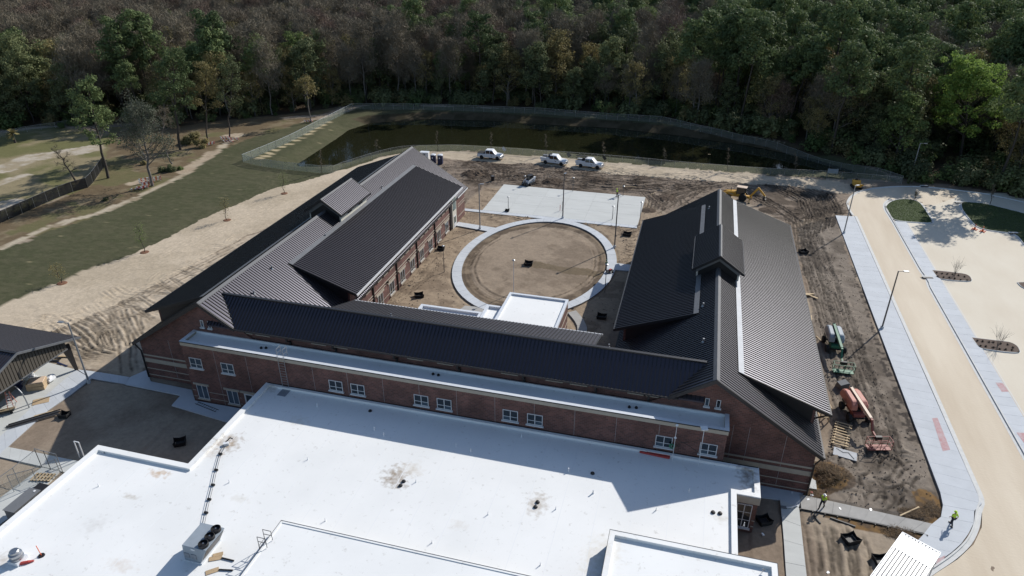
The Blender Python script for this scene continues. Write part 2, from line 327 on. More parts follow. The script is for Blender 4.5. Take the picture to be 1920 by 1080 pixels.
def segdist(x, y, pts, closed=False):
    d = np.full(x.shape, 1e9); n = len(pts)
    for k in range(n if closed else n-1):
        ax, ay = pts[k]; bx, by = pts[(k+1) % n]; dx, dy = bx-ax, by-ay; l = dx*dx+dy*dy+1e-9
        t = np.clip(((x-ax)*dx+(y-ay)*dy)/l, 0, 1); d = np.minimum(d, np.hypot(x-ax-t*dx, y-ay-t*dy))
    return d
WATER_Z = -1.3
POND = G2([(570, 308), (600, 288), (640, 262), (662, 245), (700, 233), (800, 226), (900, 228), (1000, 235), (1150, 243), (1270, 257), (1400, 276), (1520, 300), (1590, 322),
           (1480, 314), (1300, 302), (1200, 296), (1100, 288), (1000, 276), (900, 270), (850, 268), (780, 270), (730, 279), (680, 291), (640, 303), (605, 309)], WATER_Z)
LAWN = G2([(-150, 520), (0, 466), (60, 450), (130, 420), (190, 402), (250, 376), (300, 350), (340, 330), (385, 300), (405, 282), (440, 266), (500, 245), (560, 232), (610, 222), (662, 205), (700, 196),
           (1000, 205), (1240, 225), (1450, 262), (1600, 300), (1690, 340), (1560, 333), (1420, 326), (1300, 318), (1200, 309), (1100, 300), (1000, 292), (880, 283), (780, 284), (720, 293), (690, 305), (652, 314),
           (600, 329), (500, 361), (400, 402), (300, 455), (200, 492), (100, 535), (0, 575), (-150, 640)])
ROAD = G2([(-150, 640), (0, 573), (100, 533), (200, 490), (300, 453), (400, 400), (500, 359), (600, 327), (655, 312), (700, 300), (760, 286), (850, 284), (940, 288), (1100, 300), (1300, 318), (1450, 330), (1560, 336), (1600, 345), (1590, 362),
           (1500, 352), (1400, 346), (1250, 336), (1160, 328), (1060, 314), (960, 306), (880, 303), (830, 297), (700, 320), (560, 395), (440, 455), (300, 530), (150, 600), (0, 660), (-150, 720)])
SANDTRACK = G2([(-40, 480), (60, 441), (130, 412), (190, 400), (262, 368), (330, 337), (375, 308), (400, 288), (430, 264), (455, 252)])
CLEARING = G2([(-200, 460), (0, 418), (105, 372), (165, 350), (178, 340), (198, 306), (205, 250), (100, 238), (0, 250), (-200, 300)])
BROWN = G2([(-200, 490), (0, 466), (190, 402), (300, 350), (405, 282), (560, 232), (640, 200), (560, 205), (450, 222), (330, 236), (205, 240), (198, 306), (165, 350), (0, 418), (-200, 470)])
COURTY = G2([(690, 575), (866, 395), (905, 350), (1200, 372), (1240, 400), (1140, 640), (900, 640)])
CHURN = G2([(800, 298), (900, 304), (1060, 312), (1260, 335), (1500, 350), (1590, 362), (1590, 400), (1560, 400), (1490, 420), (1360, 360), (1250, 400), (1210, 372), (905, 344), (870, 385), (820, 320)])
STRIP = G2([(1490, 430), (1566, 405), (1745, 880), (1768, 955), (1740, 985), (1500, 930), (1540, 860), (1560, 780)])
RIBBON = G2([(1605, 480), (1640, 585), (1690, 720), (1730, 830)])      # gravelly edge by the walk
YARDL = G2([(-150, 720), (0, 650), (150, 598), (300, 528), (440, 455), (520, 420), (280, 640), (275, 712), (150, 690), (-100, 800)])
ELC = (-23.2, 101.2); ERX, ERY = 13.2, 18.6
def ell(x, y): return np.hypot((x-ELC[0])/ERX, (y-ELC[1])/ERY)
BLDG = [(-61.6, 56.7, -41.3, 118), (-53.4, 54.2, 6.2, 66), (-5.5, 56.7, 14.5, 109.3), (-53, -20, 9.3, 54), (-33, 60, -14.2, 81.4), (31, -20, 125, 143), (-38.4, 119.4, -8.6, 135.9)]

def axis(lo, hi, dlo, dhi, fine, coarse):
    a = list(np.arange(lo, dlo, coarse))+list(np.arange(dlo, dhi, fine))+list(np.arange(dhi, hi+coarse, coarse)); return np.array(a)
gx = axis(-260, 140, -90, 33, .19, .75); gy = axis(-30, 236, 46, 156, .19, .75)
X, Y = np.meshgrid(gx, gy); H = np.zeros_like(X)
wx = X+(vnoise(X, Y, 6, 5)-.5)*2.6+(vnoise(X, Y, 1.2, 55)-.5)*.9; wy = Y+(vnoise(X, Y, 6, 6)-.5)*2.6+(vnoise(X, Y, 1.2, 66)-.5)*.9
m_lawn = pip(wx, wy, LAWN); m_road = pip(wx, wy, ROAD); m_clear = pip(wx, wy, CLEARING); m_brown = pip(wx, wy, BROWN)
m_court = pip(wx, wy, COURTY); m_churn = pip(wx, wy, CHURN); m_strip = pip(wx, wy, STRIP); m_yard = pip(wx, wy, YARDL)
m_track = segdist(wx, wy, SANDTRACK) < .9
pw = pip(X, Y, POND); pd = segdist(X, Y, POND, True)
dpond = np.where(pw, -pd, pd)
forest = (Y > 140+.0*X) & ~m_lawn & ~m_road & ~m_brown & ~m_clear
# line of the forest edge on the ground
FEDGE = G2([(-500, 300), (-200, 262), (0, 243), (100, 236), (230, 232), (330, 238), (450, 222), (560, 212), (662, 196), (800, 196), (1000, 205), (1240, 225), (1450, 262), (1600, 300), (1700, 338), (1820, 352), (1930, 375), (2200, 440), (2600, 560)])
fe = np.array(FEDGE)
def beyond(x, y):      # inside the wood: past the edge as seen from the site
    a = np.arctan2(x, y); r = np.hypot(x, y); ea = np.arctan2(fe[:, 0], fe[:, 1]); er = np.hypot(fe[:, 0], fe[:, 1])
    return r-np.interp(a, ea, er)
m_forest = beyond(X, Y) > 0
# heights
paved = np.zeros(X.shape, bool)
for b in BLDG: paved |= (X > b[0]) & (X < b[2]) & (Y > b[1]) & (Y < b[3])
ring = (ell(X, Y) < 1.03) & (ell(X, Y) > .86)
walks = [G2([(0, 757), (85, 680), (150, 690), (175, 697), (252, 708), (320, 720), (320, 736), (235, 721), (175, 713), (122, 749), (98, 763), (47, 800), (0, 836)]),
         G2([(0, 837), (71, 851), (114, 859), (141, 866), (130, 876), (79, 876), (0, 858)]),
         G2([(240, 707), (276, 692), (283, 712), (362, 728), (366, 748), (480, 768), (452, 802), (320, 763), (336, 742), (233, 722)]),
         G2([(1432, 915), (1502, 928), (1755, 978), (1740, 998), (1500, 955), (1515, 1110), (1476, 1110), (1460, 950)]),
         G2([(1565, 400), (1605, 400), (1745, 700), (1850, 960), (1845, 1010), (1790, 1062), (1740, 1085), (1760, 985), (1740, 880)]),
         G2([(1060, 588), (1078, 585), (1100, 612), (1102, 632), (1080, 625)]), [(-43.5, 119.2), (-38, 119.2), (-38, 120.8), (-43.5, 120.8)],
         [(-41.2, 111), (-32, 109.8), (-32, 112.2), (-41.2, 113.6)], [(-10.5, 101.2), (-5.4, 101.4), (-5.4, 103.4), (-10.5, 103.6)], [(-24.4, 119), (-21.6, 119), (-21.6, 121), (-24.4, 121)]]
for w in walks: paved |= pip(X, Y, w)
paved |= ring
rough = vnoise(X, Y, 3.2, 21, 5)-.5; fine = vnoise(X, Y, .9, 22, 3)-.5
bare = ~(m_lawn | m_clear | m_forest)
H += np.where(m_churn, .16, np.where(m_yard, .10, .06))*rough+np.where(m_churn | m_strip | m_yard | (m_court & (ell(X, Y) > 1.0)), .16, .05)*fine
H += np.where(m_lawn, .10*(vnoise(X, Y, 1.0, 30, 3)-.5)+.25*(vnoise(X, Y, 14, 31, 2)-.5), 0)
H += np.where(m_forest, .8*(vnoise(X, Y, 20, 32, 3)-.5), 0)
RUTD = np.zeros_like(X); RUTB = np.zeros_like(X)
def rut(pts, w=.24, depth=.13, tread=True):
    w = w*.68
    P = np.array(pts, float); seg = np.hypot(*np.diff(P, axis=0).T); L_ = np.r_[0, np.cumsum(seg)]; n = max(4, int(L_[-1]/.12))
    t = np.linspace(0, L_[-1], n); x = np.interp(t, L_, P[:, 0]); y = np.interp(t, L_, P[:, 1])
    k = np.ones(9)/9
    if n > 20: x[4:-4] = np.convolve(x, k, 'valid'); y[4:-4] = np.convolve(y, k, 'valid')
    wob = (vnoise(t, np.full_like(t, pts[0][0]*7.3 % 100), 3., 77, 3)-.5)*.5; x = x+wob; y = y+wob*.6
    amp = 1.7*depth*(.35+1.3*vnoise(t, np.full_like(t, pts[0][1]*3.1 % 100), 1.6, 78, 3))*np.clip(np.minimum(t, L_[-1]-t)/1.5, 0, 1)
    amp = np.maximum(0, amp-.02)
    if tread: amp = amp*(.35+1.3*vnoise(t, np.full_like(t, pts[0][0] % 90+20), .7, 79, 2))
    ix = np.searchsorted(gx, x); iy = np.searchsorted(gy, y)
    for dx in range(-4, 5):
        for dy in range(-4, 5):
            jx = np.clip(ix+dx, 0, len(gx)-1); jy = np.clip(iy+dy, 0, len(gy)-1); d = np.hypot(gx[jx]-x, gy[jy]-y)
            g = amp*np.exp(-(d/w)**2); b = amp*.62*np.exp(-((d-w*2.1)/(w*.9))**2)
            np.maximum.at(RUTD, (jy, jx), g); np.maximum.at(RUTB, (jy, jx), b)
def tracks(px, gap=1.9, reps=1, step=.9, z=0, w=.24, depth=.13):
    P = np.array(G2(px)); T = np.gradient(P, axis=0); T /= np.linalg.norm(T, axis=1)[:, None]+1e-9; Nn = np.c_[-T[:, 1], T[:, 0]]
    for r_ in range(reps):
        o = (r_-(reps-1)/2)*step+random.uniform(-.3, .3)
        for s_ in (-gap/2, gap/2): rut([tuple(p) for p in P+Nn*(o+s_)], w, depth)
# left yard: fan of turning tracks
for Z_ in ([(260, 120), (430, 190), (560, 300), (700, 380), (850, 430), (1000, 440)], [(480, 60), (650, 130), (760, 220), (860, 330), (1000, 390), (1080, 400)], [(680, 60), (850, 130), (930, 220), (960, 330), (1020, 380)], [(790, 10), (920, 90), (1040, 210), (1100, 320), (1130, 385)],
        [(600, 200), (760, 300), (800, 420), (900, 460)], [(700, 40), (880, 110), (1000, 200), (1060, 320)], [(560, 90), (740, 170), (860, 280), (900, 370), (980, 420)], [(380, 110), (560, 220), (700, 330), (860, 400), (960, 420)], [(250, 200), (330, 190), (450, 240)], [(300, 90), (420, 70), (560, 100)]):
    tracks([(x/4.909, 580+y/4.909) for x, y in Z_], .8, 2, .5, depth=.17, w=.17)
for Z_ in ([(1040, 0), (1080, 130), (1140, 200)], [(1200, -40), (1230, 110), (1260, 240)], [(1130, -120), (1190, -60), (1340, -40)], [(1000, -200), (1100, -120), (1330, -110)], [(820, -60), (900, 40), (1000, 60)]): tracks([(x/4.909, 580+y/4.909) for x, y in Z_], 1.7, 2, .4, depth=.11, w=.2)
for k in range(16):
    t_ = random.random(); x0 = 190+t_*330+random.uniform(-15, 15); y0 = 590-t_*175+random.uniform(-22, 22); a = random.uniform(-.9, .3); l = random.uniform(18, 55)
    tracks([(x0, y0), (x0+l*.5*math.cos(a), y0+l*.4*math.sin(a)), (x0+l*math.cos(a+.3), y0+l*.8*math.sin(a+.3))], random.choice([.8, 1.7]), 1, depth=random.uniform(.07, .14), w=.2)
tracks([(130, 600), (170, 618), (235, 602), (250, 640), (258, 700)], 1.9, 2, depth=.12)
for p in ([(200, 570), (245, 560), (300, 600)], [(255, 540), (330, 548), (380, 535)], [(330, 500), (380, 515), (420, 490)], [(215, 560), (235, 610), (250, 640)], [(300, 520), (340, 545), (400, 560)], [(60, 610), (140, 600), (215, 575), (330, 520), (470, 450)], [(20, 640), (120, 595), (260, 545)]): tracks(p, 1.9, 2, .7, depth=.10)
# big sweeping arcs north-east of the right wing
for k in range(11):
    a = k/10.; tracks([(1395+60*a, 342-2*a), (1455+45*a, 352-6*a), (1505+45*a, 378-14*a), (1520+46*a, 410-18*a), (1512+48*a, 445-22*a)], 1.8, 1, depth=.22, w=.24)
for k in range(5): tracks([(1440, 395+9*k), (1490, 400+9*k), (1540, 392+8*k), (1580, 372+6*k)], 1.8, 1, depth=.14)
for k in range(5): tracks([(1350+10*k, 352), (1420+10*k, 372+4*k), (1480+8*k, 405+6*k), (1500+4*k, 470+3*k)], 1.8, 1, depth=.16)
# churned ground between the road and the slab
for k in range(44):
    x0 = random.uniform(820, 1300); y0 = random.uniform(303+.05*(x0-830), 338+.05*(x0-830)); c = random.uniform(-10, 12); l = random.uniform(60, 210)
    tracks([(x0, y0), (x0+l*.3, y0+c*.5+2), (x0+l*.65, y0+c), (x0+l, y0+c*.4+l*.05)], 1.8, 1, depth=random.uniform(.10, .24), w=.25)
for k in range(7): tracks([(860+12*k, 306), (893+11*k, 318), (898+10*k, 332), (885+10*k, 342)], 1.6, 1, depth=.11)
for k in range(8): tracks([(1205+random.uniform(0, 90), 400-random.uniform(0, 20)), (1250+random.uniform(0, 60), 372+random.uniform(-8, 8)), (1330, 352+random.uniform(-10, 8))], 1.8, 1, depth=.16)
for k in range(7): tracks([(1205+4*k, 356+3*k), (1226+3*k, 375+2*k), (1222+2*k, 395)], 1.5, 1, depth=.14)
# lanes running beside the right wing
for k in range(9):
    xo = random.uniform(-22, 24); tracks([(1510+xo*.6, 430+random.uniform(0, 80)), (1545+xo, 560), (1590+xo*1.2, 700), (1640+xo*1.5, 840+random.uniform(-60, 40))], 1.9, 1, depth=random.uniform(.06, .13))
for k in range(26):
    x0 = random.uniform(1550, 1700); y0 = random.uniform(840, 920); a = random.uniform(0, 6.28); tracks([(x0, y0), (x0+25*math.cos(a), y0+20*math.sin(a)), (x0+48*math.cos(a+.4), y0+38*math.sin(a+.4))], 1.4, 1, depth=.14)
for k in range(10):
    x0 = random.uniform(1510, 1610); tracks([(x0, 985+random.uniform(-10, 30)), (x0+12, 1020), (x0+20, 1100)], 1.6, 1, depth=.11)
# rut worn round the inside of the oval and courtyard scuffs
for f in (.79, .735): rut([(ELC[0]+ERX*f*math.cos(t), ELC[1]+ERY*f*math.sin(t)) for t in np.linspace(2.5, 6.9, 90)], .2, .09)
for f in (.80,): rut([(ELC[0]+ERX*f*math.cos(t), ELC[1]+ERY*f*math.sin(t)) for t in np.linspace(.4, 2.6, 60)], .2, .05)
for k in range(14):
    a = random.uniform(0, 6.28); r0 = random.uniform(.1, .6); cx = ELC[0]+ERX*r0*math.cos(a); cy = ELC[1]+ERY*r0*math.sin(a); b = random.uniform(0, 6.28); rut([(cx, cy), (cx+1.6*math.cos(b), cy+1.6*math.sin(b)), (cx+3*math.cos(b+.5), cy+3*math.sin(b+.5))], .2, .05)
for k in range(10): tracks([(900+30*k+random.uniform(-9, 9), 398+3*k), (930+30*k, 402+3*k+random.uniform(-4, 4)), (965+28*k, 405+3.2*k)], 1.4, 1, depth=.12)
for k in range(8): tracks([(1165+random.uniform(-10, 10), 430+8*k), (1180, 436+8*k), (1196, 430+9*k)], 1.2, 1, depth=.10)
for k in range(5): tracks([(690+10*k, 575), (740+14*k, 545-5*k), (800+8*k, 520-10*k)], 1.4, 1, depth=.05)
for s_ in (0, 7, 13): tracks([(-100, 640+s_*2), (0, 603+s_), (100, 563+s_), (200, 518+s_), (300, 480+s_*.8), (400, 430+s_*.8), (520, 372+s_*.6), (640, 325+s_*.3), (760, 291+s_*.3), (900, 292+s_*.2), (1100, 306+s_*.3), (1300, 323+s_*.3), (1500, 338+s_*.3)], 1.8, 1, depth=.035, w=.3)
okr = bare | m_road
H += np.where(okr & ~m_lawn, -RUTD+RUTB, 0)
H += np.where(m_forest | m_lawn, 0, 0)
# spoil heaps
def heap(px, r, h, seed):
    global H; c = G(*px); d = np.hypot(X-c[0], (Y-c[1])); b = np.clip(1-d/r, 0, 1); H += h*b**.8*(.55+.9*vnoise(X, Y, .8, seed, 3))*(b > 0)
HEAPS = [((885, 328), 2.6, .9, 1), ((1035, 342), 2.3, .8, 2), ((1558, 893), 2.3, .7, 3), ((1440, 395), 1.8, .4, 4), ((1215, 395), 1.6, .3, 5), ((1250, 372), 2., .35, 9), ((1120, 338), 2.2, .4, 12)]
for p, r_, h_, s_ in HEAPS: heap(p, r_, h_, s_)
H[ell(X, Y) < .84] -= .03; H += np.where((ell(X, Y) < .86) & (ell(X, Y) > .70), -.10*np.sin((ell(X, Y)-.70)/.16*math.pi), 0)
flatk = np.clip(segdist(X, Y, [(27.5, 135), (27.5, 58)])/1.5, .1, 1); H *= flatk
H = np.where(paved, -.10, H)
bank = np.clip(1-dpond/6.5, 0, 1); H = H*(1-.7*bank)-1.55*(bank*bank*(3-2*bank))-np.clip(-dpond, 0, 3)*.4
# colours (albedo)
def c3(*c): return np.array(c, float)
n1 = vnoise(X, Y, 9, 41, 5); n2 = vnoise(X, Y, 2.2, 42, 4); n3 = vnoise(X, Y, .55, 43, 2)
def mixc(a, b, t): return a[None, None]*(1-t[..., None])+b[None, None]*t[..., None]
ss = lambda a, b, x: np.clip((x-a)/(b-a), 0, 1)**2*(3-2*np.clip((x-a)/(b-a), 0, 1))
COL = mixc(c3(.30, .245, .185), c3(.23, .18, .135), ss(.4, .6, n1))
def put(mask, col):
    global COL; COL = np.where(mask[..., None], col, COL)
put(m_court, mixc(c3(.29, .225, .16), c3(.185, .14, .10), ss(.50, .66, n2)*.8+.0*n1))
inell = ell(X, Y) < .9
put(inell, mixc(c3(.28, .222, .165), c3(.205, .16, .118), ss(.42, .62, .5*n1+.5*n2)))
put((ell(wx*.5+X*.5, wy*.5+Y*.5) > .80-.09*(n1-.4)) & (ell(X, Y) < .9), mixc(c3(.20, .155, .11), c3(.115, .088, .064), ss(.4, .6, n2)))
# damp fan across the right of the oval
damp = segdist(wx, wy, G2([(1010, 497), (1060, 505), (1120, 512)])) < 1.1+.0*X
put(damp & inell, mixc(c3(.17, .13, .085), c3(.14, .11, .075), n2))
put(m_churn, mixc(c3(.22, .175, .135), c3(.10, .077, .058), ss(.45, .60, .5*n2+.5*n1)))
put(m_strip, mixc(c3(.215, .18, .145), c3(.12, .098, .078), ss(.46, .66, .6*n2+.4*n1)))
ridg = segdist(X, Y, RIBBON); put(m_strip & (ridg < .9+n2), mixc(c3(.20, .165, .13), c3(.06, .05, .042), ss(.42, .58, n3)))
put(m_yard, mixc(c3(.435, .362, .275), c3(.345, .282, .21), ss(.4, .65, n2)))
put(m_road, mixc(c3(.48, .40, .30), c3(.41, .34, .25), ss(.4, .62, n1)))
n4 = vnoise(X, Y, .5, 44, 3); lawnc = mixc(c3(.062, .066, .034), c3(.090, .086, .050), ss(.3, .7, .3*n1+.2*n2+.5*n4)); put(m_lawn, lawnc)
put(m_lawn & (n4 > .78) & (n3 > .7), mixc(c3(.22, .19, .11), c3(.2, .17, .1), n2))
put(m_brown, mixc(c3(.135, .10, .06), c3(.20, .16, .10), ss(.45, .62, .5*n1+.5*n2)))
put(m_brown & (n1 > .56), mixc(c3(.16, .13, .07), c3(.11, .11, .05), n2))
put(m_clear, mixc(c3(.14, .135, .06), c3(.24, .20, .12), ss(.42, .62, n1)))
sandp = segdist(wx, wy, G2([(0, 318), (60, 296), (110, 290), (170, 278)])) < 3.2; sandp |= segdist(wx, wy, G2([(-20, 395), (20, 380)])) < 2.5; sandp |= segdist(wx, wy, G2([(0, 345), (40, 330)])) < 1.6
put(m_clear & sandp, mixc(c3(.42, .37, .30), c3(.30, .25, .17), ss(.4, .65, n2)))
put(m_track, mixc(c3(.42, .36, .27), c3(.27, .22, .15), ss(.42, .65, n2)))
for pp, rr in [([(345, 322), (375, 305), (402, 285)], 1.5), ([(420, 256), (445, 252)], 1.5), ([(540, 222), (600, 216)], 1.6), ([(245, 345), (262, 340)], 1.2)]:
    put(segdist(wx, wy, G2(pp)) < rr, mixc(c3(.42, .35, .26), c3(.3, .23, .16), n2))
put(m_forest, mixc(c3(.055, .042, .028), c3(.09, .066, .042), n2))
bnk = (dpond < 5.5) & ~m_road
put(bnk & (Y > 178), mixc(c3(.045, .038, .022), c3(.075, .06, .038), ss(.4, .65, n2)))  # far bank: the wood's shade is painted into the soil colour
put((dpond < .75+.9*(n2-.4)) & (dpond > -1), mixc(c3(.17, .13, .085), c3(.12, .09, .06), n2))
put(dpond <= -.3, mixc(c3(.03, .03, .015), c3(.03, .03, .015), n2))
# erosion patches of sand along the west bank
for (px_, py_) in [(484, 299), (495, 295), (506, 290), (519, 284), (530, 277), (541, 272), (553, 265), (563, 260), (574, 253), (584, 248), (594, 242), (603, 236), (613, 232)]:
    c = G(px_, py_, -.2); put((np.hypot((wx-c[0])/1.5, (wy-c[1])/.8) < 1), mixc(c3(.42, .35, .22), c3(.33, .27, .17), n2))
# rutted soil is darker where freshly turned (damp subsoil), paler on the loose crests
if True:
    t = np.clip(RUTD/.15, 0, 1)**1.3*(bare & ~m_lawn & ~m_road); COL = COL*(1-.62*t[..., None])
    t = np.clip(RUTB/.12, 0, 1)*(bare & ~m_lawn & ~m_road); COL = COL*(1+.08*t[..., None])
for p, r_, h_, s_ in HEAPS:
    c = G(*p); d = np.hypot(X-c[0], Y-c[1]); put((d < r_*(.75+.4*n2)), mixc(c3(.11, .083, .062), c3(.075, .056, .042), n3))
for pp, rr in [([(1545, 905), (1560, 885)], 1.5), ([(1500, 925), (1540, 930), (1530, 880)], .8), ([(1735, 940), (1765, 975)], 1.5), ([(1650, 985), (1740, 1010)], 1.3), ([(1560, 965), (1660, 1000)], .45)]:
    put((segdist(wx, wy, G2(pp)) < rr) & ~m_road, mixc(c3(.19, .115, .05), c3(.10, .07, .045), ss(.4, .6, n3)))
COL *= (.88+.24*n3)[..., None]
terr, ns, L, P = newmat('terrain')
vc = N(ns, 'ShaderNodeVertexColor'); vc.layer_name = 'Col'; g = N(ns, 'ShaderNodeNewGeometry')
nz = N(ns, 'ShaderNodeTexNoise'); nz.inputs['Scale'].default_value = 2.6; nz.inputs['Detail'].default_value = 8; nz.inputs['Roughness'].default_value = .7; L.new(g.outputs['Position'], nz.inputs['Vector'])
mr = N(ns, 'ShaderNodeMapRange'); mr.inputs[1].default_value = .3; mr.inputs[2].default_value = .7; mr.inputs[3].default_value = .84; mr.inputs[4].default_value = 1.16; L.new(nz.outputs[0], mr.inputs[0])
mx = N(ns, 'ShaderNodeVectorMath', operation='SCALE'); L.new(vc.outputs[0], mx.inputs[0]); L.new(mr.outputs[0], mx.inputs['Scale']); L.new(mx.outputs[0], P.inputs['Base Color'])
P.inputs['Roughness'].default_value = .95; P.inputs['Specular IOR Level'].default_value = .1
bp = N(ns, 'ShaderNodeBump'); bp.inputs['Strength'].default_value = .4; bp.inputs['Distance'].default_value = .06; L.new(nz.outputs[0], bp.inputs['Height']); L.new(bp.outputs[0], P.inputs['Normal'])
M['terrain'] = terr
cls = np.zeros(X.shape, int); cls[m_lawn] = 1; cls[m_road] = 2; cls[m_clear] = 3; cls[m_brown] = 4; cls[m_forest] = 5; cls[m_track] = 6; cls[inell] = 7
fc = cls[:-1, :-1]; nxv = len(gx); jj, ii = np.meshgrid(np.arange(len(gy)-1), np.arange(len(gx)-1), indexing='ij'); base = jj*nxv+ii
allf = np.stack([base, base+1, base+1+nxv, base+nxv], -1)
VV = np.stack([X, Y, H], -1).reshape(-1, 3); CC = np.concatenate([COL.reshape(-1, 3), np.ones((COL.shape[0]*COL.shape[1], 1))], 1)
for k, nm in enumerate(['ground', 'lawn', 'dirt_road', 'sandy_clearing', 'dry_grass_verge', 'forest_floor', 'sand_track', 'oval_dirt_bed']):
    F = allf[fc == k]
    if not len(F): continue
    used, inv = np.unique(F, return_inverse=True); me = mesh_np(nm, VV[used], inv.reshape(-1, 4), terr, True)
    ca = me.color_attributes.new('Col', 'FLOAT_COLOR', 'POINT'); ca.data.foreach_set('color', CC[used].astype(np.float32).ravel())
    tag(obj(nm, me), kind='structure')
# the far land all round, one ring of coarse ground to the horizon
mb = MB(); E_ = 4000; x0, x1, y0, y1 = gx[0]+.5, gx[-1]-.5, gy[0]+.5, gy[-1]-.5
for a, b in (((-E_, -E_), (E_, y0)), ((-E_, y1), (E_, E_)), ((-E_, y0), (x0, y1)), ((x1, y0), (E_, y1))): mb.add([(a[0], a[1], -.35), (b[0], a[1], -.35), (b[0], b[1], -.35), (a[0], b[1], -.35)], [(0, 1, 2, 3)])
M['farland'] = mat('far_forest_soil', (.05, .045, .028), .95, var=.3, scale=.05)
tag(mb.build('distant_ground', M['farland']), kind='structure')
mb = MB(); mb.add([(x, y, WATER_Z) for x, y in [(-100, 138), (45, 150), (45, 178), (10, 200), (-100, 204)]], [(0, 1, 2, 3, 4)])
# water is cut to the pond's outline grown a little into the bank
cxp = sum(p[0] for p in POND)/len(POND); cyp = sum(p[1] for p in POND)/len(POND)
tag(mb.build('pond_water', M['water']), kind='structure')
# ------------------------------------------------------------------ paving, walks, kerbs
def slab_row(name, quads, z0, z1, m, gap=.009):
    root = empty(name, (quads[0][0][0], quads[0][0][1], 0)); tag(root, kind='structure')
    bed = MB()
    for q in quads:
        c = Vector((sum(p[0] for p in q)/4, sum(p[1] for p in q)/4)); qq = [tuple(c+(Vector(p)-c)*(1-gap*2/max(.3, (Vector(p)-c).length))) for p in q]
        o = obj('slab', MB().prism(qq, z0, z1).mesh('slab', m, off=(c.x, c.y, 0)), root, (c.x-root.location.x, c.y-root.location.y, random.uniform(-.004, .004)))
        bed.prism([tuple(p) for p in q], z0, z1-.03)
    bed.build('joint_bed', M['joint'], root, world=True); return root
def quads_between(La, Lb, n):
    def samp(Pp, t):
        Pp = np.array(Pp, float); s = np.r_[0, np.cumsum(np.hypot(*np.diff(Pp, axis=0).T))]; return np.c_[np.interp(t*s[-1], s, Pp[:, 0]), np.interp(t*s[-1], s, Pp[:, 1])]
    t = np.linspace(0, 1, n+1); a = samp(La, t); b = samp(Lb, t)
    return [[tuple(a[i]), tuple(b[i]), tuple(b[i+1]), tuple(a[i+1])] for i in range(n)]
def along(pts, off):
    P = np.array(pts, float); T = np.gradient(P, axis=0); T /= np.linalg.norm(T, axis=1)[:, None]; return P+np.c_[-T[:, 1], T[:, 0]]*off
def resamp(pts, step):
    P = np.array(pts, float); s = np.r_[0, np.cumsum(np.hypot(*np.diff(P, axis=0).T))]; t = np.linspace(0, s[-1], max(2, int(s[-1]/step)+1)); Q = np.c_[np.interp(t, s, P[:, 0]), np.interp(t, s, P[:, 1])]
    for _ in range(2):
        if len(Q) > 4: Q[1:-1] = (Q[:-2]+2*Q[1:-1]+Q[2:])/4
    return Q
def kerb(pts, w=.15, h=.15, gutter=.32, side=1, mat_=None, smooth=.8):
    Q = resamp(pts, smooth); mb = MB()
    offs = [(0, h), (side*w, h), (side*(w+.02), .035), (side*(w+gutter), .03)]
    lines = [[(*p, z) for p in along(Q, o)] for o, z in offs]; lines = [[(x, y, -.2) for x, y, _ in lines[0]]]+lines+[[(x, y, -.2) for x, y, _ in lines[-1]]]
    n = len(Q)
    for k in range(len(lines)-1):
        b = lines[k]+lines[k+1]; mb.add(b, [(i, i+1, n+i+1, n+i) for i in range(n-1)])
    return tag(mb.build('kerb', mat_ or M['kerb']), kind='structure')
# the limerock lane and car park: one sheet with kerbed edges
NORTH = G2([(1597, 404), (1590, 393), (1586, 381), (1591, 371), (1605, 360), (1635, 353), (1680, 349.5), (1733, 350), (1785, 355.5), (1845, 363), (1920, 379), (2100, 425), (2300, 490)])
SE = G2([(1705, 617), (1745, 720), (1783, 800), (1815, 860), (1836, 910), (1846, 955), (1845, 990), (1830, 1022), (1800, 1050), (1760, 1076), (1700, 1120)])
lot = [(x-.25, y) for x, y in NORTH]+[(125, 100), (125, -20), (18, -20)]+list(reversed([(x-.2, y) for x, y in SE]))
lot[:len(NORTH)] = NORTH
mb = MB(); mb.add([(x, y, .022) for x, y in lot], [tuple(range(len(lot)))]); tag(obj('gravel_road', mb.mesh('limerock_paving', M['tan'])), kind='structure')
i_ = [k for k, p in enumerate(NORTH) if p[0] > 40.1][0]
mb = MB(); mb.add([(x, y, .028) for x, y in [(40.1, -20), (40.1, 136)]+G2([(1701, 418), (1751, 421), (1733, 390), (1790, 372), (1800, 362)])+[(70, 160), (125, 100), (125, -20)]], [tuple(range(10))]); tag(mb.build('car_park_paving', M['tanpale']), kind='structure')
kerb(NORTH, side=-1, gutter=.3)
# the walk beside the lane
wl = [(27.5, 135.4), (27.45, 66), (27.35, 60), (26.9, 57.6)]; wr = [(31.0, 135.8), (31.25, 93), (31.1, 70), (30.7, 60), (30.0, 57)]
slab_row('sidewalk', quads_between([(27.5, 135.4), (27.5, 60.2)], [(30.95, 135.8), (31.0, 59.6)], 50), -.05, .14, M['conc'])
kerb([(30.98, 136.2), (31.0, 100), (31.05, 80), (31.0, 64), (31.0, 59.6)]+[(x-.75, y+.25) for x, y in SE[5:]], side=1, gutter=.38, w=.15)
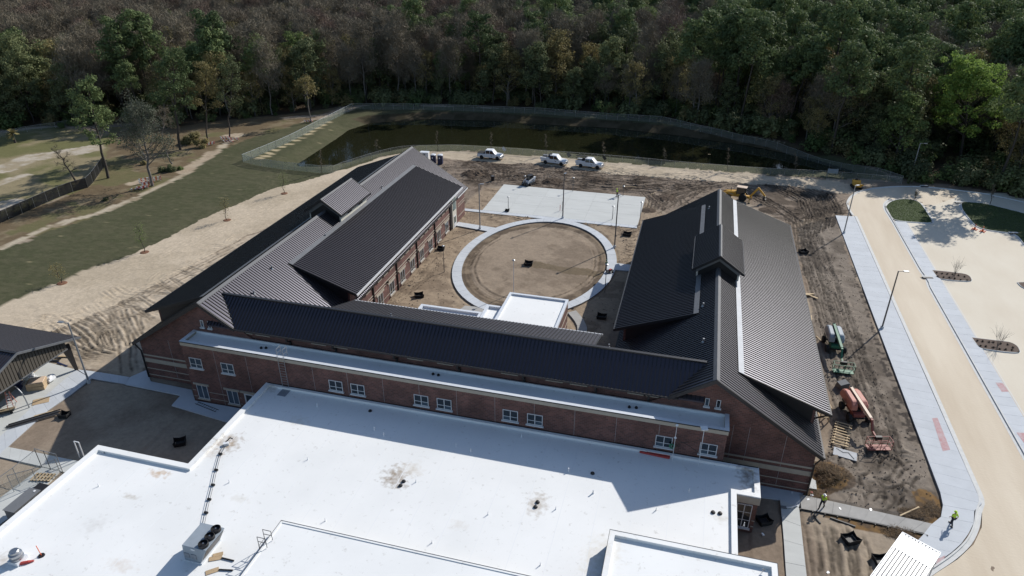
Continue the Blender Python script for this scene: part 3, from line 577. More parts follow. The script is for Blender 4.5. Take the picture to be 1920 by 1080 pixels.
# corner apron, five wide bays
inn = G2([(1768, 953), (1763, 972), (1745, 985), (1735, 999), (1700, 1036), (1680, 1062)]); out = [(x-.8, y+.3) for x, y in SE[5:10]]
slab_row('corner_apron', quads_between([(27.5, 60.2)]+inn, [(31.0, 59.6)]+out, 7), -.05, .135, M['conc'])
tp = quads_between(G2([(1498, 928), (1580, 946), (1768, 988)]), G2([(1502, 955), (1580, 969), (1741, 1003)]), 8)
slab_row('narrow_walk', tp, -.05, .12, M['brownconc'])
fb = MB(); P0 = G2([(1500, 954), (1580, 969), (1737, 1003)])
for a, b in zip(P0[:-1], P0[1:]): fb.bar((a[0], a[1]-.08, .06), (b[0], b[1]-.08, .06), .06, .16)
for t in np.linspace(0, 1, 11): fb.box((P0[0][0]+(P0[2][0]-P0[0][0])*t-.04, P0[0][1]+(P0[2][1]-P0[0][1])*t-.26, -.02), (P0[0][0]+(P0[2][0]-P0[0][0])*t+.04, P0[0][1]+(P0[2][1]-P0[0][1])*t-.14, .2))
tag(fb.build('form_board', M['dark']), 'dark timber form board staked along the south edge of the narrow walk', 'form board')
slab_row('entrance_walk', quads_between(G2([(1462, 938), (1468, 1000), (1478, 1150)]), G2([(1498, 954), (1504, 1010), (1520, 1150)]), 5), -.05, .13, M['conc2'])
mb = MB(); mb.prism(G2([(1425, 908), (1507, 922), (1497, 953), (1460, 938), (1427, 934)]), -.05, .115); tag(mb.build('entrance_apron', M['conc']), kind='structure')
mb = MB(); mb.prism(G2([(1513, 875), (1526, 878), (1531, 919), (1505, 915)]), -.05, .13); tag(mb.build('side_door_pad', M['conc2']), kind='structure')
# tactile strips of faded red
mb = MB(); mb.add([(*p, .146) for p in G2([(1747, 786), (1757, 785), (1781, 845), (1767, 848)])], [(0, 1, 2, 3)]); tag(mb.build('red_tactile_strip', M['redpaint_ground']), kind='structure')
mb = MB(); mb.add([(*p, .142) for p in G2([(1757, 1050), (1772, 1043), (1766, 1056), (1752, 1066)])], [(0, 1, 2, 3)]); tag(mb.build('red_tactile_strip', M['redpaint_ground']), kind='structure')
# second walk, between lane and car park
slab_row('median_walk', quads_between([(37.75, 135.2), (37.6, 60), (37.5, 45)], [(39.85, 135.4), (39.8, 60), (39.7, 45)], 50), -.05, .14, M['conc'])
kerb([(37.75, 44), (37.7, 108.8), (38.15, 110.6), (37.75, 113.2), (37.7, 135.2)]+G2([(1667, 402), (1662, 394), (1660, 386), (1663, 379), (1672, 374.5)]), side=1, gutter=.36)
mb = MB(); mb.add([(*p, .147) for p in [(38.9, 82.3), (39.7, 82.4), (39.8, 80.6), (39.0, 80.4)]], [(0, 1, 2, 3)]); tag(mb.build('red_tactile_pad', M['redpaint_ground']), kind='structure')
mb = MB(); mb.add([(*p, .147) for p in [(38.0, 72.4), (39.2, 72.6), (39.4, 69.6), (38.3, 69.4)]], [(0, 1, 2, 3)]); tag(mb.build('red_tactile_pad', M['redpaint_ground']), kind='structure')
mb = MB(); mb.add([(*p, .026) for p in [(39.98, 135.2), (40.14, 135.2), (40.14, 45), (39.98, 45)]], [(0, 1, 2, 3)]); tag(mb.build('pale_edge_line', M['pave_line']), kind='structure')
def grass_tufts(name, poly, n, hmin, hmax, m, z=0.12, zf=None, seed=1):
    rg = np.random.default_rng(seed); xs = [p[0] for p in poly]; ys = [p[1] for p in poly]
    x = rg.uniform(min(xs), max(xs), n*3); y = rg.uniform(min(ys), max(ys), n*3); k = pip(x, y, poly); x = x[k][:n]; y = y[k][:n]; n = len(x)
    a = rg.uniform(0, 6.28, n); w = rg.uniform(.02, .05, n); h = rg.uniform(hmin, hmax, n); lx = rg.uniform(-.08, .08, n); ly = rg.uniform(-.08, .08, n)
    V = np.stack([np.c_[x-w*np.cos(a), y-w*np.sin(a), np.full(n, z)], np.c_[x+w*np.cos(a), y+w*np.sin(a), np.full(n, z)], np.c_[x+lx, y+ly, z+h]], 1).reshape(-1, 3)
    return tag(obj(name, mesh_np(name, V, np.arange(3*n).reshape(-1, 3), m)), kind='stuff')
def island(name, px, m, z=.11, gutter=.28, h=.15, ret='turf'):
    P_ = G2(px); Q = resamp(P_+[P_[0]], .6 if 'turf' in name else .35); a = sum(Q[i][0]*Q[i+1][1]-Q[i+1][0]*Q[i][1] for i in range(len(Q)-1)); s = 1 if a < 0 else -1
    kerb([tuple(q) for q in Q], side=s, gutter=gutter, smooth=.6 if 'turf' in name else .35, w=.15 if 'turf' in name else .09); mb = MB(); inn = [tuple(q) for q in Q[:-1]]; mb.prism(inn, -.05, z); tag(mb.build(name, m), kind='structure'); return inn
I1 = island('turf_island', [(1661, 389), (1665, 383), (1672, 378), (1685, 374.5), (1702, 373.5), (1722, 378), (1732, 391), (1750, 419.5), (1700, 416.5), (1675, 414)], M['turf'])
I2 = island('turf_island', [(1802, 379), (1845, 382), (1920, 401), (2010, 430), (2010, 500), (1925, 465), (1907, 441), (1893, 437), (1846, 432), (1831, 426), (1815, 408), (1804, 393)], M['turf'])
grass_tufts('turf_grass', I1, 9000, .05, .13, M['midgreen'], .1, seed=3); grass_tufts('turf_grass', I2, 16000, .05, .13, M['midgreen'], .1, seed=4)
I3 = island('mulch_bed', [(1748, 508), (1780, 511), (1811, 515), (1819, 520), (1822, 528.5), (1790, 527), (1759, 523.5)], M['mulch'], .15, .10)
I4 = island('mulch_bed', [(1822, 634.5), (1860, 639), (1895, 643), (1907, 650), (1913, 663), (1880, 660.5), (1836, 654)], M['mulch'], .15, .10)
I5 = island('mulch_bed', [(1908, 531), (1930, 530), (1975, 536), (1978, 552), (1940, 548), (1916, 540)], M['mulch'], .15, .10)
M['shrub'] = mat('dark_shrub', (.03, .022, .016), .9)
for pts in ([(1756, 512), (1766, 513.5), (1776, 514.5), (1786, 515), (1797, 517), (1808, 519.5), (1758, 519), (1769, 520.5), (1780, 521), (1790, 523), (1801, 525), (1813, 526)],
            [(1832, 640), (1842, 641), (1854, 642), (1862, 642.5), (1876, 645), (1889, 647), (1838, 649), (1848, 650), (1862, 652), (1874, 655), (1885, 656), (1897, 657), (1899, 652)]):
    for k, q in enumerate(pts):
        c = G(*q, .12); rg = np.random.default_rng(int(q[0])); n = 34; V = []
        for i in range(n):
            a = rg.uniform(0, 6.28); b = rg.uniform(.2, 1.2); l = rg.uniform(.12, .26); d = np.array([math.cos(a)*math.cos(b), math.sin(a)*math.cos(b), math.sin(b)]); s_ = np.array([-math.sin(a), math.cos(a), 0])*.04
            V += [-s_, s_, d*l+s_*.6, d*l-s_*.6]
        o = obj('bedding_shrub', mesh_np('bedding_shrub', V, np.arange(4*n).reshape(-1, 4), M['shrub']), None, tuple(c))
        bed = 'the car-park mulch bed nearer the woods' if pts[0][1] < 600 else 'the nearer car-park mulch bed'
        nb = 6; row = 'back row' if k < nb else 'front row'; j = k if k < nb else k-nb
        tag(o, 'dark tuft, '+['leftmost', 'second', 'third', 'fourth', 'fifth', 'sixth', 'end one'][j]+' in the '+row+' of '+bed, 'shrub', 'tufts planted in '+bed)
# courtyard: concrete court in bays, oval ring walk, links
for i in range(6):
    pass
qs = []
for i in range(6):
    for j in range(3):
        xa, xb = -38.5+5*i, -38.5+5*(i+1); ya, yb = 120.5+5.15*j, 120.5+5.15*(j+1); qs.append([(xa, ya), (xb, ya), (xb, yb), (xa, yb)])
slab_row('concrete_court', qs, -.05, .11, M['conc2'], .012)
qs = []; NR = 60
for i in range(NR):
    t0, t1 = 2*math.pi*i/NR, 2*math.pi*(i+1)/NR
    mid = (t0+t1)/2; x_, y_ = ELC[0]+ERX*math.cos(mid), ELC[1]+ERY*math.sin(mid)
    if -31 < x_ < -14 and y_ < 82.3: continue
    f = lambda t, k: (ELC[0]+(ERX-k)*math.cos(t), ELC[1]+(ERY-k)*math.sin(t)); qs.append([f(t0, 1.55), f(t0, 0), f(t1, 0), f(t1, 1.55)])
slab_row('oval_walk', qs, -.05, .12, M['conc'])
slab_row('court_walk', quads_between([(-43.4, 119.3), (-8.5, 119.3)], [(-43.4, 120.47), (-8.5, 120.47)], 22), -.05, .11, M['conc'])
slab_row('wing_door_walk', quads_between([(-41.1, 113.6), (-32.2, 112.6)], [(-41.1, 111.9), (-33.3, 110.6)], 5), -.05, .11, M['conc'])
slab_row('court_link', quads_between([(-24.2, 119.9), (-24.2, 120.5)], [(-21.6, 119.7), (-21.6, 120.5)], 1), -.05, .115, M['conc'])
mb = MB(); mb.prism([(-10.3, 101.2), (-5.6, 101.5), (-5.6, 103.6), (-10.4, 103.7)], -.05, .11); tag(mb.build('east_door_walk', M['conc']), kind='structure')
slab_row('curved_walk', quads_between(G2([(1064, 587), (1076, 600), (1083, 614), (1082, 630)]), G2([(1080, 583), (1094, 599), (1101, 615), (1100, 636)]), 5), -.05, .11, M['brownconc'])
mb = MB(); mb.prism(G2([(872, 574), (900, 577), (918, 590), (860, 583)]), -.05, .10); tag(mb.build('annex_door_pad', M['brownconc']), kind='structure')
# west yard plaza and walks
mb = MB(); mb.prism(G2([(0, 756), (88, 680), (143, 694), (110, 722), (60, 765), (-60, 880), (-90, 840)]), -.08, .09); tag(mb.build('pavilion_floor', M['conc2']), kind='structure')
slab_row('yard_walk', quads_between(G2([(143, 694.5), (110, 722), (60, 765), (-10, 830)]), G2([(172, 711), (122, 750), (98, 764), (-10, 862)]), 9), -.06, .11, M['conc'])
slab_row('gable_walk', quads_between(G2([(146, 694), (175, 697), (243, 708)]), G2([(172, 711), (190, 714), (235, 721.5)]), 5), -.06, .10, M['conc'])
mb = MB(); mb.prism(G2([(243, 708.5), (276, 694), (283, 716), (360, 732), (366, 752), (480, 772), (452, 800), (322, 761), (339, 742), (235, 721.5)]), -.06, .09); tag(mb.build('side_entrance_pad', M['conc']), kind='structure')
slab_row('cross_walk', quads_between(G2([(0, 836), (72, 850), (114, 859), (170, 870)]), G2([(0, 858), (79, 876), (112, 884), (140, 893)]), 8), -.06, .10, M['conc2'])
mb = MB(); mb.prism(G2([(79, 877.5), (113, 885), (60, 940), (0, 985), (-60, 1010), (-60, 980), (0, 935)]), -.06, .10); tag(mb.build('generator_pad', M['conc2']), kind='structure')

# clods and small stones thrown up on the worked soil; straw and brush raked into low heaps
def chunk_field(name, n, masks, smin, smax, m, seed):
    rg = np.random.default_rng(seed); w = masks.astype(float); area = np.outer(np.gradient(gy), np.gradient(gx)); w = (w*area*(.25+np.clip(RUTB/.06, 0, 1))).ravel(); idx = rg.choice(w.size, n, p=w/w.sum()); x = X.ravel()[idx]+rg.uniform(-.12, .12, n); y = Y.ravel()[idx]+rg.uniform(-.12, .12, n); z = H.ravel()[idx]
    s = smin+(smax-smin)*rg.random(n)**3; V = np.zeros((n, 6, 3)); D = np.array([[1, 0, 0], [0, 1, 0], [-1, 0, 0], [0, -1, 0], [0, 0, .8], [0, 0, -.5]], float)
    a = rg.uniform(0, 6.28, n); ca, sa = np.cos(a), np.sin(a); J_ = rg.uniform(.6, 1.3, (n, 6, 1)); P_ = D[None]*J_*s[:, None, None]
    V[..., 0] = P_[..., 0]*ca[:, None]-P_[..., 1]*sa[:, None]+x[:, None]; V[..., 1] = P_[..., 0]*sa[:, None]+P_[..., 1]*ca[:, None]+y[:, None]; V[..., 2] = P_[..., 2]+z[:, None]+s[:, None]*.2
    T = np.array([[0, 1, 4], [1, 2, 4], [2, 3, 4], [3, 0, 4], [1, 0, 5], [2, 1, 5], [3, 2, 5], [0, 3, 5]]); F = (np.arange(n)[:, None, None]*6+T[None]).reshape(-1, 3)
    return tag(obj(name, mesh_np(name, V.reshape(-1, 3), F, m)), kind='stuff')
chunk_field('dirt_clods', 22000, (m_churn | m_strip | (m_court & (ell(X, Y) > 1.04))) & ~paved & (dpond > 3), .025, .12, M['clod'], 8)
chunk_field('sand_clods', 5000, m_yard & ~paved & ~m_road, .03, .14, M['stubble2'] if 'stubble2' in M else M['wood'], 9) if False else None
M['brush'] = mat('raked_brush', (.15, .095, .045), .95, col2=(.06, .042, .028), scale=5)
def brush(name, px, r, n, h, seed):
    rg = np.random.default_rng(seed); c = G(*px); a = rg.uniform(0, 6.28, n); rr = r*rg.random(n)**.6*(.75+.5*np.sin(a*3+seed)*.4); x = c[0]+rr*np.cos(a); y = c[1]+rr*np.sin(a)*.85; z = h*np.clip(1-rr/r, 0, 1)*rg.random(n)+.03
    z = z+np.array([H[min(np.searchsorted(gy, v), len(gy)-1), min(np.searchsorted(gx, u), len(gx)-1)] for u, v in zip(x, y)]); b = rg.uniform(0, 6.28, n); L_ = rg.uniform(.12, .5, n); w = rg.uniform(.01, .03, n); dz = rg.uniform(-.06, .16, n)
    V = np.stack([np.c_[x-w*np.sin(b), y+w*np.cos(b), z], np.c_[x+w*np.sin(b), y-w*np.cos(b), z], np.c_[x+L_*np.cos(b), y+L_*np.sin(b), z+dz]], 1).reshape(-1, 3)
    return tag(obj(name, mesh_np(name, V, np.arange(3*n).reshape(-1, 3), M['brush'])), kind='stuff')
brush('brush_heap', (1556, 892), 2.3, 2600, .12, 1); brush('straw_litter', (1520, 928), 1.6, 1500, .1, 2); brush('straw_litter', (1752, 958), 1.6, 1200, .08, 3); brush('straw_litter', (1690, 1000), 1.9, 1600, .12, 4); brush('straw_litter', (1715, 965), 1.6, 900, .08, 5)
# ------------------------------------------------------------------ the school
SCH = empty('school_building', (-23.5, 54, 0), label='large red brick school with dark standing-seam metal roofs and white flat roofs around a courtyard', cat='building')
def part(mb, name, m, parent=None, smooth=False, bevel=0, label=None):
    o = mb.build(name, m, parent or SCH, smooth, world=True, bevel=bevel)
    if label: o['label'] = label
    return o
def roof_plane(name, axis, u0, u1, v0, z0, v1, z1, thick=.16, step=.4, label=None, seam_w=.075, seam_h=.085, hip=None):
    """sloped sheet; runs from u0 to u1 along the ridge, falls from (v0,z0) to (v1,z1). axis 'y': ridge along Y."""
    f = (lambda u, v, z: (v, u, z)) if axis == 'y' else (lambda u, v, z: (u, v, z))
    mb = MB(); vs = [f(u, v, z) for u, v, z in ((u0, v0, z0), (u1, v0, z0), (u1, v1, z1), (u0, v1, z1))]; vs += [(x, y, z-thick) for x, y, z in vs]
    mb.add(vs, [(0, 1, 2, 3), (7, 6, 5, 4), (0, 4, 5, 1), (1, 5, 6, 2), (2, 6, 7, 3), (3, 7, 4, 0)])
    o = part(mb, name, M['roof'], label=label)
    sb = MB(); n = int((u1-u0)/step)
    for i in range(n+1):
        u = u0+.03+(u1-u0-.06)*i/n; a = seam_w/2; q = [f(u-a, v0, z0), f(u+a, v0, z0), f(u+a, v1, z1), f(u-a, v1, z1)]; t = [(x, y, z+seam_h) for x, y, z in q]
        sb.add(q+t, [(4, 5, 6, 7), (0, 1, 5, 4), (1, 2, 6, 5), (2, 3, 7, 6), (3, 0, 4, 7)])
    s = sb.build('standing_seam', M['seam'], None, world=False); off = o.location
    # seams belong to their roof sheet
    me = s.data; bpy.data.objects.remove(s)
    for v in me.vertices: v.co -= SCH.location
    so = obj('standing_seam', me, o); so['kind'] = 'stuff'; return o
SL = .655
def wing(xr, y0, y1, zr, es, ws, mon, tagw):
    W_ = 10.7
    inner = 1 if xr < -40 else -1
    for sgn in (1, -1):
        if sgn == inner:
            roof_plane('main_roof', 'y', y0, y0+1.0, xr, zr, xr+sgn*4.15, zr-SL*4.15); roof_plane('main_roof', 'y', y0+1.004, y1, xr, zr, xr+sgn*W_, zr-SL*W_)
        else: roof_plane('main_roof', 'y', y0, y1, xr, zr, xr+sgn*W_, zr-SL*W_)
        g_ = MB(); xe = xr+sgn*(W_+.07); ze = zr-SL*W_; g_.box((xe-.09, y0 if sgn != inner else 66, ze-.2), (xe+.09, y1, ze+.02)); part(g_, 'gutter', M['roof_plain'])
    rc = MB(); rc.extrude([(xr-.32, zr-.32*SL+.08), (xr, zr+.1), (xr+.32, zr-.32*SL+.08), (xr+.30, zr-.30*SL+.03), (xr, zr+.03), (xr-.30, zr-.30*SL+.03)], 'y', y0-.03, y1+.03); part(rc, 'ridge_cap', M['ridge'])
    # rake boards on both gables
    for yy, s in ((y0, -1), (y1, 1)):
        for sgn in (1, -1):
            wk = 4.15 if (sgn == inner and s < 0) else W_; rk = MB(); v = [(xr, zr+.05), (xr+sgn*wk, zr-SL*wk+.05), (xr+sgn*wk, zr-SL*wk-.36), (xr, zr-.40)]; rk.extrude(v, 'y', yy+s*.10, yy+s*.004); part(rk, 'rake_board', M['roof_plain'])
    # walls
    for yy in (y0+.5, y1-.5):
        t = .25 if yy < 80 else -.25
        g = MB(); g.extrude([(xr-10.1, -.1), (xr+10.1, -.1), (xr+10.1, zr-SL*10.1-.2), (xr, zr-.22), (xr-10.1, zr-SL*10.1-.2)], 'y', yy, yy+t); part(g, 'gable_wall', M['brick'])
    # sheds
    for sgn, (a, b, d0, za, d1, zb, lab) in ((1, es), (-1, ws)):
        roof_plane('shed_roof', 'y', a, b, xr+sgn*d0, za, xr+sgn*d1, zb, label=lab)
        fl = MB(); fl.extrude([(xr+sgn*(d0-.42), zr-SL*(d0-.42)+.10), (xr+sgn*(d0-.42), zr-SL*(d0-.42)+.14), (xr+sgn*(d0+.14), za+.05), (xr+sgn*(d0+.14), za+.0)], 'y', a-.04, b+.04); part(fl, 'shed_flashing', M['flash'] if (xr > 0 and sgn > 0) else M['flash2'])
        ed = MB(); xe = xr+sgn*d1; ed.box((xe-.02*sgn, a-.05, zb-.26), (xe+.14*sgn, b+.05, zb+.015)); part(ed, 'eave_fascia', M['fascia_white'] if lab and 'court side' in lab and xr < -40 else M['roof_plain'])
        for yy, s in ((a, -1), (b, 1)):
            rk = MB(); rk.extrude([(xr+sgn*d0, za+.04), (xr+sgn*d1, zb+.04), (xr+sgn*d1, zb-.30), (xr+sgn*(d0+.9), za-.37*(.9)-.30), (xr+sgn*d0, za-.16)], 'y', yy+s*.07, yy+s*.004); part(rk, 'rake_board', M['roof_plain'])
        dw = d1-1.5 if d1 > 11.5 else 10.1
        dw = 10.4 if d1 > 11.5 else 10.1
        zw = za-(za-zb)*(dw-d0)/(d1-d0)-.18
        w = MB(); xo = xr+sgn*dw; w.box((xo, a+.55, -.1), (xo-sgn*.25, b-.55, zw)); part(w, 'long_wall', M['brick'])
        for yy, t in ((a+.55, .2), (b-.55, -.2)):
            c = MB(); c.extrude([(xr+sgn*(d0+.35), zr-SL*(d0+.35)-.25), (xo-sgn*.26, zr-SL*dw-.1), (xo-sgn*.26, zw-.02), (xr+sgn*(d0+.35), za-.36*.35-.2)], 'y', yy, yy+t); part(c, 'cheek_wall', M['roof_plain'])  # dark roof metal instead of brick paints in the shade on the cheeks
    # low walls below the main eave, past the sheds
    for sgn, (a, b, *_r) in ((1, es), (-1, ws)):
        for c0, c1 in ((y0+.76, a+.54), (b-.54, y1-.76)):
            if c1-c0 > .3: w = MB(); w.box((xr+sgn*10.1, c0, -.1), (xr+sgn*9.85, c1, zr-SL*10.1-.2)); part(w, 'low_wall', M['brick'])
    # roof monitor
    ma, mbb, mh, mz, hw = mon
    for sgn in (1, -1):
        roof_plane('monitor_roof', 'y', ma, mbb, xr, mz, xr+sgn*3.05, mz-.69*3.05, thick=.2)
        w = MB(); w.box((xr+sgn*2.55, ma+.6, zr-SL*2.55-.3), (xr+sgn*2.35, mbb-.6, mz-.69*2.55-.15)); part(w, 'monitor_wall', M['cream'])
        for k in range(2):
            yy = ma+2.6+k*3.6; zz = zr-SL*2.55+.52
            f = MB(); f.box((xr+sgn*2.62, yy, zz), (xr+sgn*2.53, yy+1.5, zz+.42)); fo = part(f, 'window', M['frame']); pn = MB(); pn.box((xr+sgn*2.64, yy+.08, zz+.06), (xr+sgn*2.60, yy+1.42, zz+.36)); part(pn, 'pane', M['glass'], fo)
        e = MB(); e.box((xr+sgn*3.03, ma-.04, mz-.69*3.05-.24), (xr+sgn*3.13, mbb+.04, mz-.69*3.05+.02)); part(e, 'monitor_fascia', M['roof_plain'])
    rc = MB(); rc.extrude([(xr-.2, mz-.2*.69+.08), (xr, mz+.1), (xr+.2, mz-.2*.69+.08), (xr+.18, mz-.18*.69+.03), (xr, mz+.03), (xr-.18, mz-.18*.69+.03)], 'y', ma-.03, mbb+.03); part(rc, 'monitor_ridge_cap', M['ridge'])
    for yy, s in ((ma, -1), (mbb, 1)):
        for sgn in (1, -1):
            rk = MB(); rk.extrude([(xr, mz+.04), (xr+sgn*3.1, mz-.69*3.1+.04), (xr+sgn*3.1, mz-.69*3.1-.28), (xr, mz-.32)], 'y', yy+s*.09, yy+s*.004); part(rk, 'monitor_rake', M['roof_plain'])
            fr = MB(); yi = yy-s*.52; fr.extrude([(xr, mz-.24), (xr+sgn*2.6, mz-.69*2.6-.24), (xr+sgn*2.6, mz-.69*2.6-.92), (xr, mz-.92)], 'y', yi, yi-s*.1); part(fr, 'monitor_frieze', M['cream'] if xr < -40 and s > 0 else M['greytrim'])
        g = MB(); g.extrude([(xr-2.34, zr-SL*2.34-.3), (xr, zr-.3), (xr+2.34, zr-SL*2.34-.3), (xr+2.34, mz-.69*2.34-.3), (xr, mz-.3), (xr-2.34, mz-.69*2.34-.3)], 'y', yy-s*.63, yy-s*.75); part(g, 'monitor_gable', M['dark'])
wing(-51.6, 56.1, 118.7, 12.2, (70.7, 113.0, 2.9, 10.45, 11.75, 7.30, 'purple-brown low-pitched shed roof on the court side'), (60.0, 118.2, 2.9, 10.45, 11.5, 7.35, None), (84.5, 94.2, 0, 14.1, 3.05), 'west')
wing(4.6, 56.1, 109.6, 12.2, (60.1, 109.2, 2.65, 10.62, 11.35, 7.42, 'blue-silver glinting shed roof on the road side'), (70.6, 105.2, 2.35, 10.8, 11.15, 7.45, None), (79.8, 90.0, 0, 14.1, 3.05), 'east')
# link wing
roof_plane('link_roof_south', 'x', -51.0, 3.8, 59.6, 11.7, 56.15, 9.44, label='near-black steep south slope of the link roof')
roof_plane('link_roof_north', 'x', -37.3, -7.4, 59.6, 11.7, 65.6, 9.54, label='warm brown low north slope of the link roof')
rc = MB(); rc.box((-50.9, 59.45, 11.64), (3.7, 59.78, 11.80)); part(rc, 'ridge_cap', M['roof_plain'])
w = MB(); w.box((-47.4, 56.85, 7.6), (1.3, 57.05, 9.75)); part(w, 'clerestory_wall', M['brick'])
gt = MB(); gt.box((-47.9, 56.02, 9.28), (1.4, 56.2, 9.44)); part(gt, 'gutter', M['roof_plain'])
w = MB(); w.box((-41.5, 59.7, 0), (-5.0, 59.95, 11.5)); part(w, 'back_wall', M['brick'])
w = MB(); w.box((-37.0, 64.9, 0), (-7.8, 65.1, 9.65)); part(w, 'courtyard_wall', M['brick'])
for xx in (-37.0, -7.8):
    w = MB(); w.extrude([(59.97, 0), (64.88, 0), (64.88, 9.6), (59.97, 11.35)], 'x', xx-.1, xx+.1); part(w, 'link_end_wall', M['brick'])
for xx, s in ((-37.3, -1), (-7.4, 1)):
    rk = MB(); rk.extrude([(59.7, 11.7), (65.6, 9.58), (65.6, 9.3), (59.7, 11.35)], 'x', xx+s*.08, xx+s*.004); part(rk, 'rake_board', M['roof_plain'])
ff = MB(); ff.box((-37.4, 65.6, 9.26), (-7.3, 65.72, 9.56)); part(ff, 'eave_fascia', M['fascia_white'])
# clerestory windows with pale sills, scuppers and downspouts over the strip roof
def window(x0, x1, z0, z1, y, cols=2, rows=2, sill=True, parent=None, trim=.07, head=False, name='window', rowf=.38):
    fr = MB(); fr.box((x0, y-.05, z0), (x1, y+.05, z0+trim)); fr.box((x0, y-.05, z1-trim), (x1, y+.05, z1)); fr.box((x0, y-.05, z0+trim), (x0+trim, y+.05, z1-trim)); fr.box((x1-trim, y-.05, z0+trim), (x1, y+.05, z1-trim))
    w_ = parent if parent else None
    f = part(fr, name, M['frame'])
    b = MB()
    for i in range(1, cols): xx = x0+(x1-x0)*i/cols; b.box((xx-.04, y-.045, z0+trim), (xx+.04, y+.03, z1-trim))
    zs = [z0+(z1-z0)*(rowf if rows == 2 else i/rows) for i in range(1, rows)]
    for zz in zs: b.box((x0+trim, y-.04, zz-.03), (x1-trim, y+.03, zz+.03))
    if cols > 1 or rows > 1: part(b, 'mullion', M['frame'], f)
    cx = [x0+trim]+[x0+(x1-x0)*i/cols for i in range(1, cols)]+[x1-trim]; cz = [z0+trim]+zs+[z1-trim]
    for i in range(cols):
        for j in range(len(cz)-1): p = MB(); p.box((cx[i]+.001, y-.022, cz[j]+.001), (cx[i+1]-.001, y-.010, cz[j+1]-.001)); part(p, 'pane', M['glassblue'] if x0 < -40 or (j == 0 and (i+int(x0)) % 3 == 0) else M['glass'], f)
    if sill: s = MB(); s.box((x0-.12, y-.17, z0-.14), (x1+.12, y-.002, z0-.004)); part(s, 'sill', M['band'] if head else M['frame'], f)
    if head: s = MB(); s.box((x0-.32, y-.10, z1+.004), (x1+.32, y-.003, z1+.24)); part(s, 'lintel', M['band'], f)
    return f
for x in [-46.6, -44.4, -37.4, -34.8, -26.0, -22.6, -15.6, -10.9, -8.4, -2.6, -1.0]:
    s = MB(); s.box((x-.9, 56.76, 8.62), (x+.9, 56.84, 8.72)); part(s, 'clerestory_sill', M['band']); 
for i in range(40):
    x = -47.2+i*1.22
    if i % 3 != 2: p = MB(); p.box((x, 56.815, 9.02), (x+1.05, 56.845, 9.27)); part(p, 'clerestory_pane', M['flash'])
for x in [-40.9, -35.3, -28.1, -21.0, -14.0, -6.6, -1.4]:
    d = MB(); d.box((x-.1, 56.02, 8.85), (x+.1, 56.2, 9.28)); d.bar((x, 56.1, 8.9), (x, 56.7, 8.55), .13); d.box((x-.09, 56.62, 7.8), (x+.09, 56.8, 8.6)); part(d, 'downspout', M['dark'])
# strip building
X0, X1, YF = -53.3, 6.2, 54.1
w = MB(); w.box((X0, YF, -.1), (X1, YF+.3, 7.62)); part(w, 'front_wall', M['brick'])
w = MB(); w.box((X0, YF+.302, -.1), (X0+.3, 56.55, 7.62)); w.box((X1-.3, YF+.302, -.1), (X1, 56.55, 7.62)); part(w, 'side_wall', M['brick'])
w = MB(); w.box((X0-.06, YF-.07, 7.62), (X1+.06, YF+.30, 8.06)); w.box((X0-.06, YF+.302, 7.62), (X0+.3, 56.58, 8.06)); w.box((X1-.3, YF+.302, 7.62), (X1+.06, 56.58, 8.06)); part(w, 'parapet_band', M['band'])
w = MB(); w.box((X0-.11, YF-.12, 8.062), (X1+.11, YF-.085, 8.16)); part(w, 'drip_edge', M['dark'])
w = MB(); w.box((X0-.1, YF-.083, 8.062), (X1+.1, YF+.32, 8.17)); w.box((X0-.1, YF+.322, 8.062), (X0+.3, 56.6, 8.17)); w.box((X1-.3, YF+.322, 8.062), (X1+.1, 56.6, 8.17)); part(w, 'coping', M['whitemetal'])
w = MB(); w.box((X0+.3, YF+.303, 7.4), (X1-.3, 56.59, 7.78)); part(w, 'flat_roof', M['tpo'])
w = MB(); w.box((X0+.3, 56.45, 7.79), (X1-.3, 56.59, 8.12)); part(w, 'upstand', M['tpo'])
for x in [-53.3+4.1*i for i in range(1, 15)]:
    w = MB(); w.box((x-.015, YF-.004, 0), (x+.015, YF+.01, 7.6)); part(w, 'control_joint', M['joint'])
for x in (-51.87, -47.73): window(x-.8, x+.8, 4.75, 6.1, YF)
for x in (-34.28, -31.7, -24.43, -21.88, -14.77, -12.21, .56, 4.71): window(x-.8, x+.8, 4.95, 6.25, YF)
for x in (-51.9, -47.85): window(x-.72, x+.72, .45, 2.35, YF, 2, 1, head=True)
d = MB(); d.box((-46.3, YF-.05, 0), (-45.1, YF+.02, 2.3)); dd = part(d, 'door', M['frame']); q = MB(); q.box((-46.1, YF-.07, .9), (-45.3, YF-.052, 2.1)); part(q, 'pane', M['glass'], dd)
s = MB(); s.box((-46.7, YF-.12, 2.34), (-44.8, YF-.003, 2.6)); part(s, 'lintel', M['band'])
for z in (1.5, .62):
    for a, b in ((X0-.0, -52.78), (-51.02, -48.72), (-46.98, -46.75), (-44.7, -43.3)):
        s = MB(); s.box((a, YF-.035, z-.03), (b, YF-.002, z+.03)); part(s, 'stone_course', M['band'])
# gable bands
for (xa, xb) in ((-61.72, -53.42), (6.32, 14.72)):
    for z, h in ((3.36, .10), (2.62, .28), (1.42, .05), (.48, .05)):
        s = MB(); s.box((xa, 56.56, z-h), (xb, 56.598, z+h)); part(s, 'stone_course', M['band'])
for xs in ((-52.0, -51.0), (4.1, 5.15)):
    for x in xs: window(x-.2, x+.2, 8.75, 9.65, 56.58, 1, 1, trim=.06)
for x in (-57.5, -50, 8.4, 11.8, 6.9):
    s = MB(); s.box((x-.015, 56.586, .6), (x+.015, 56.6, 6.0 if abs(x) > 40 else 7.0)); part(s, 'control_joint', M['joint'])
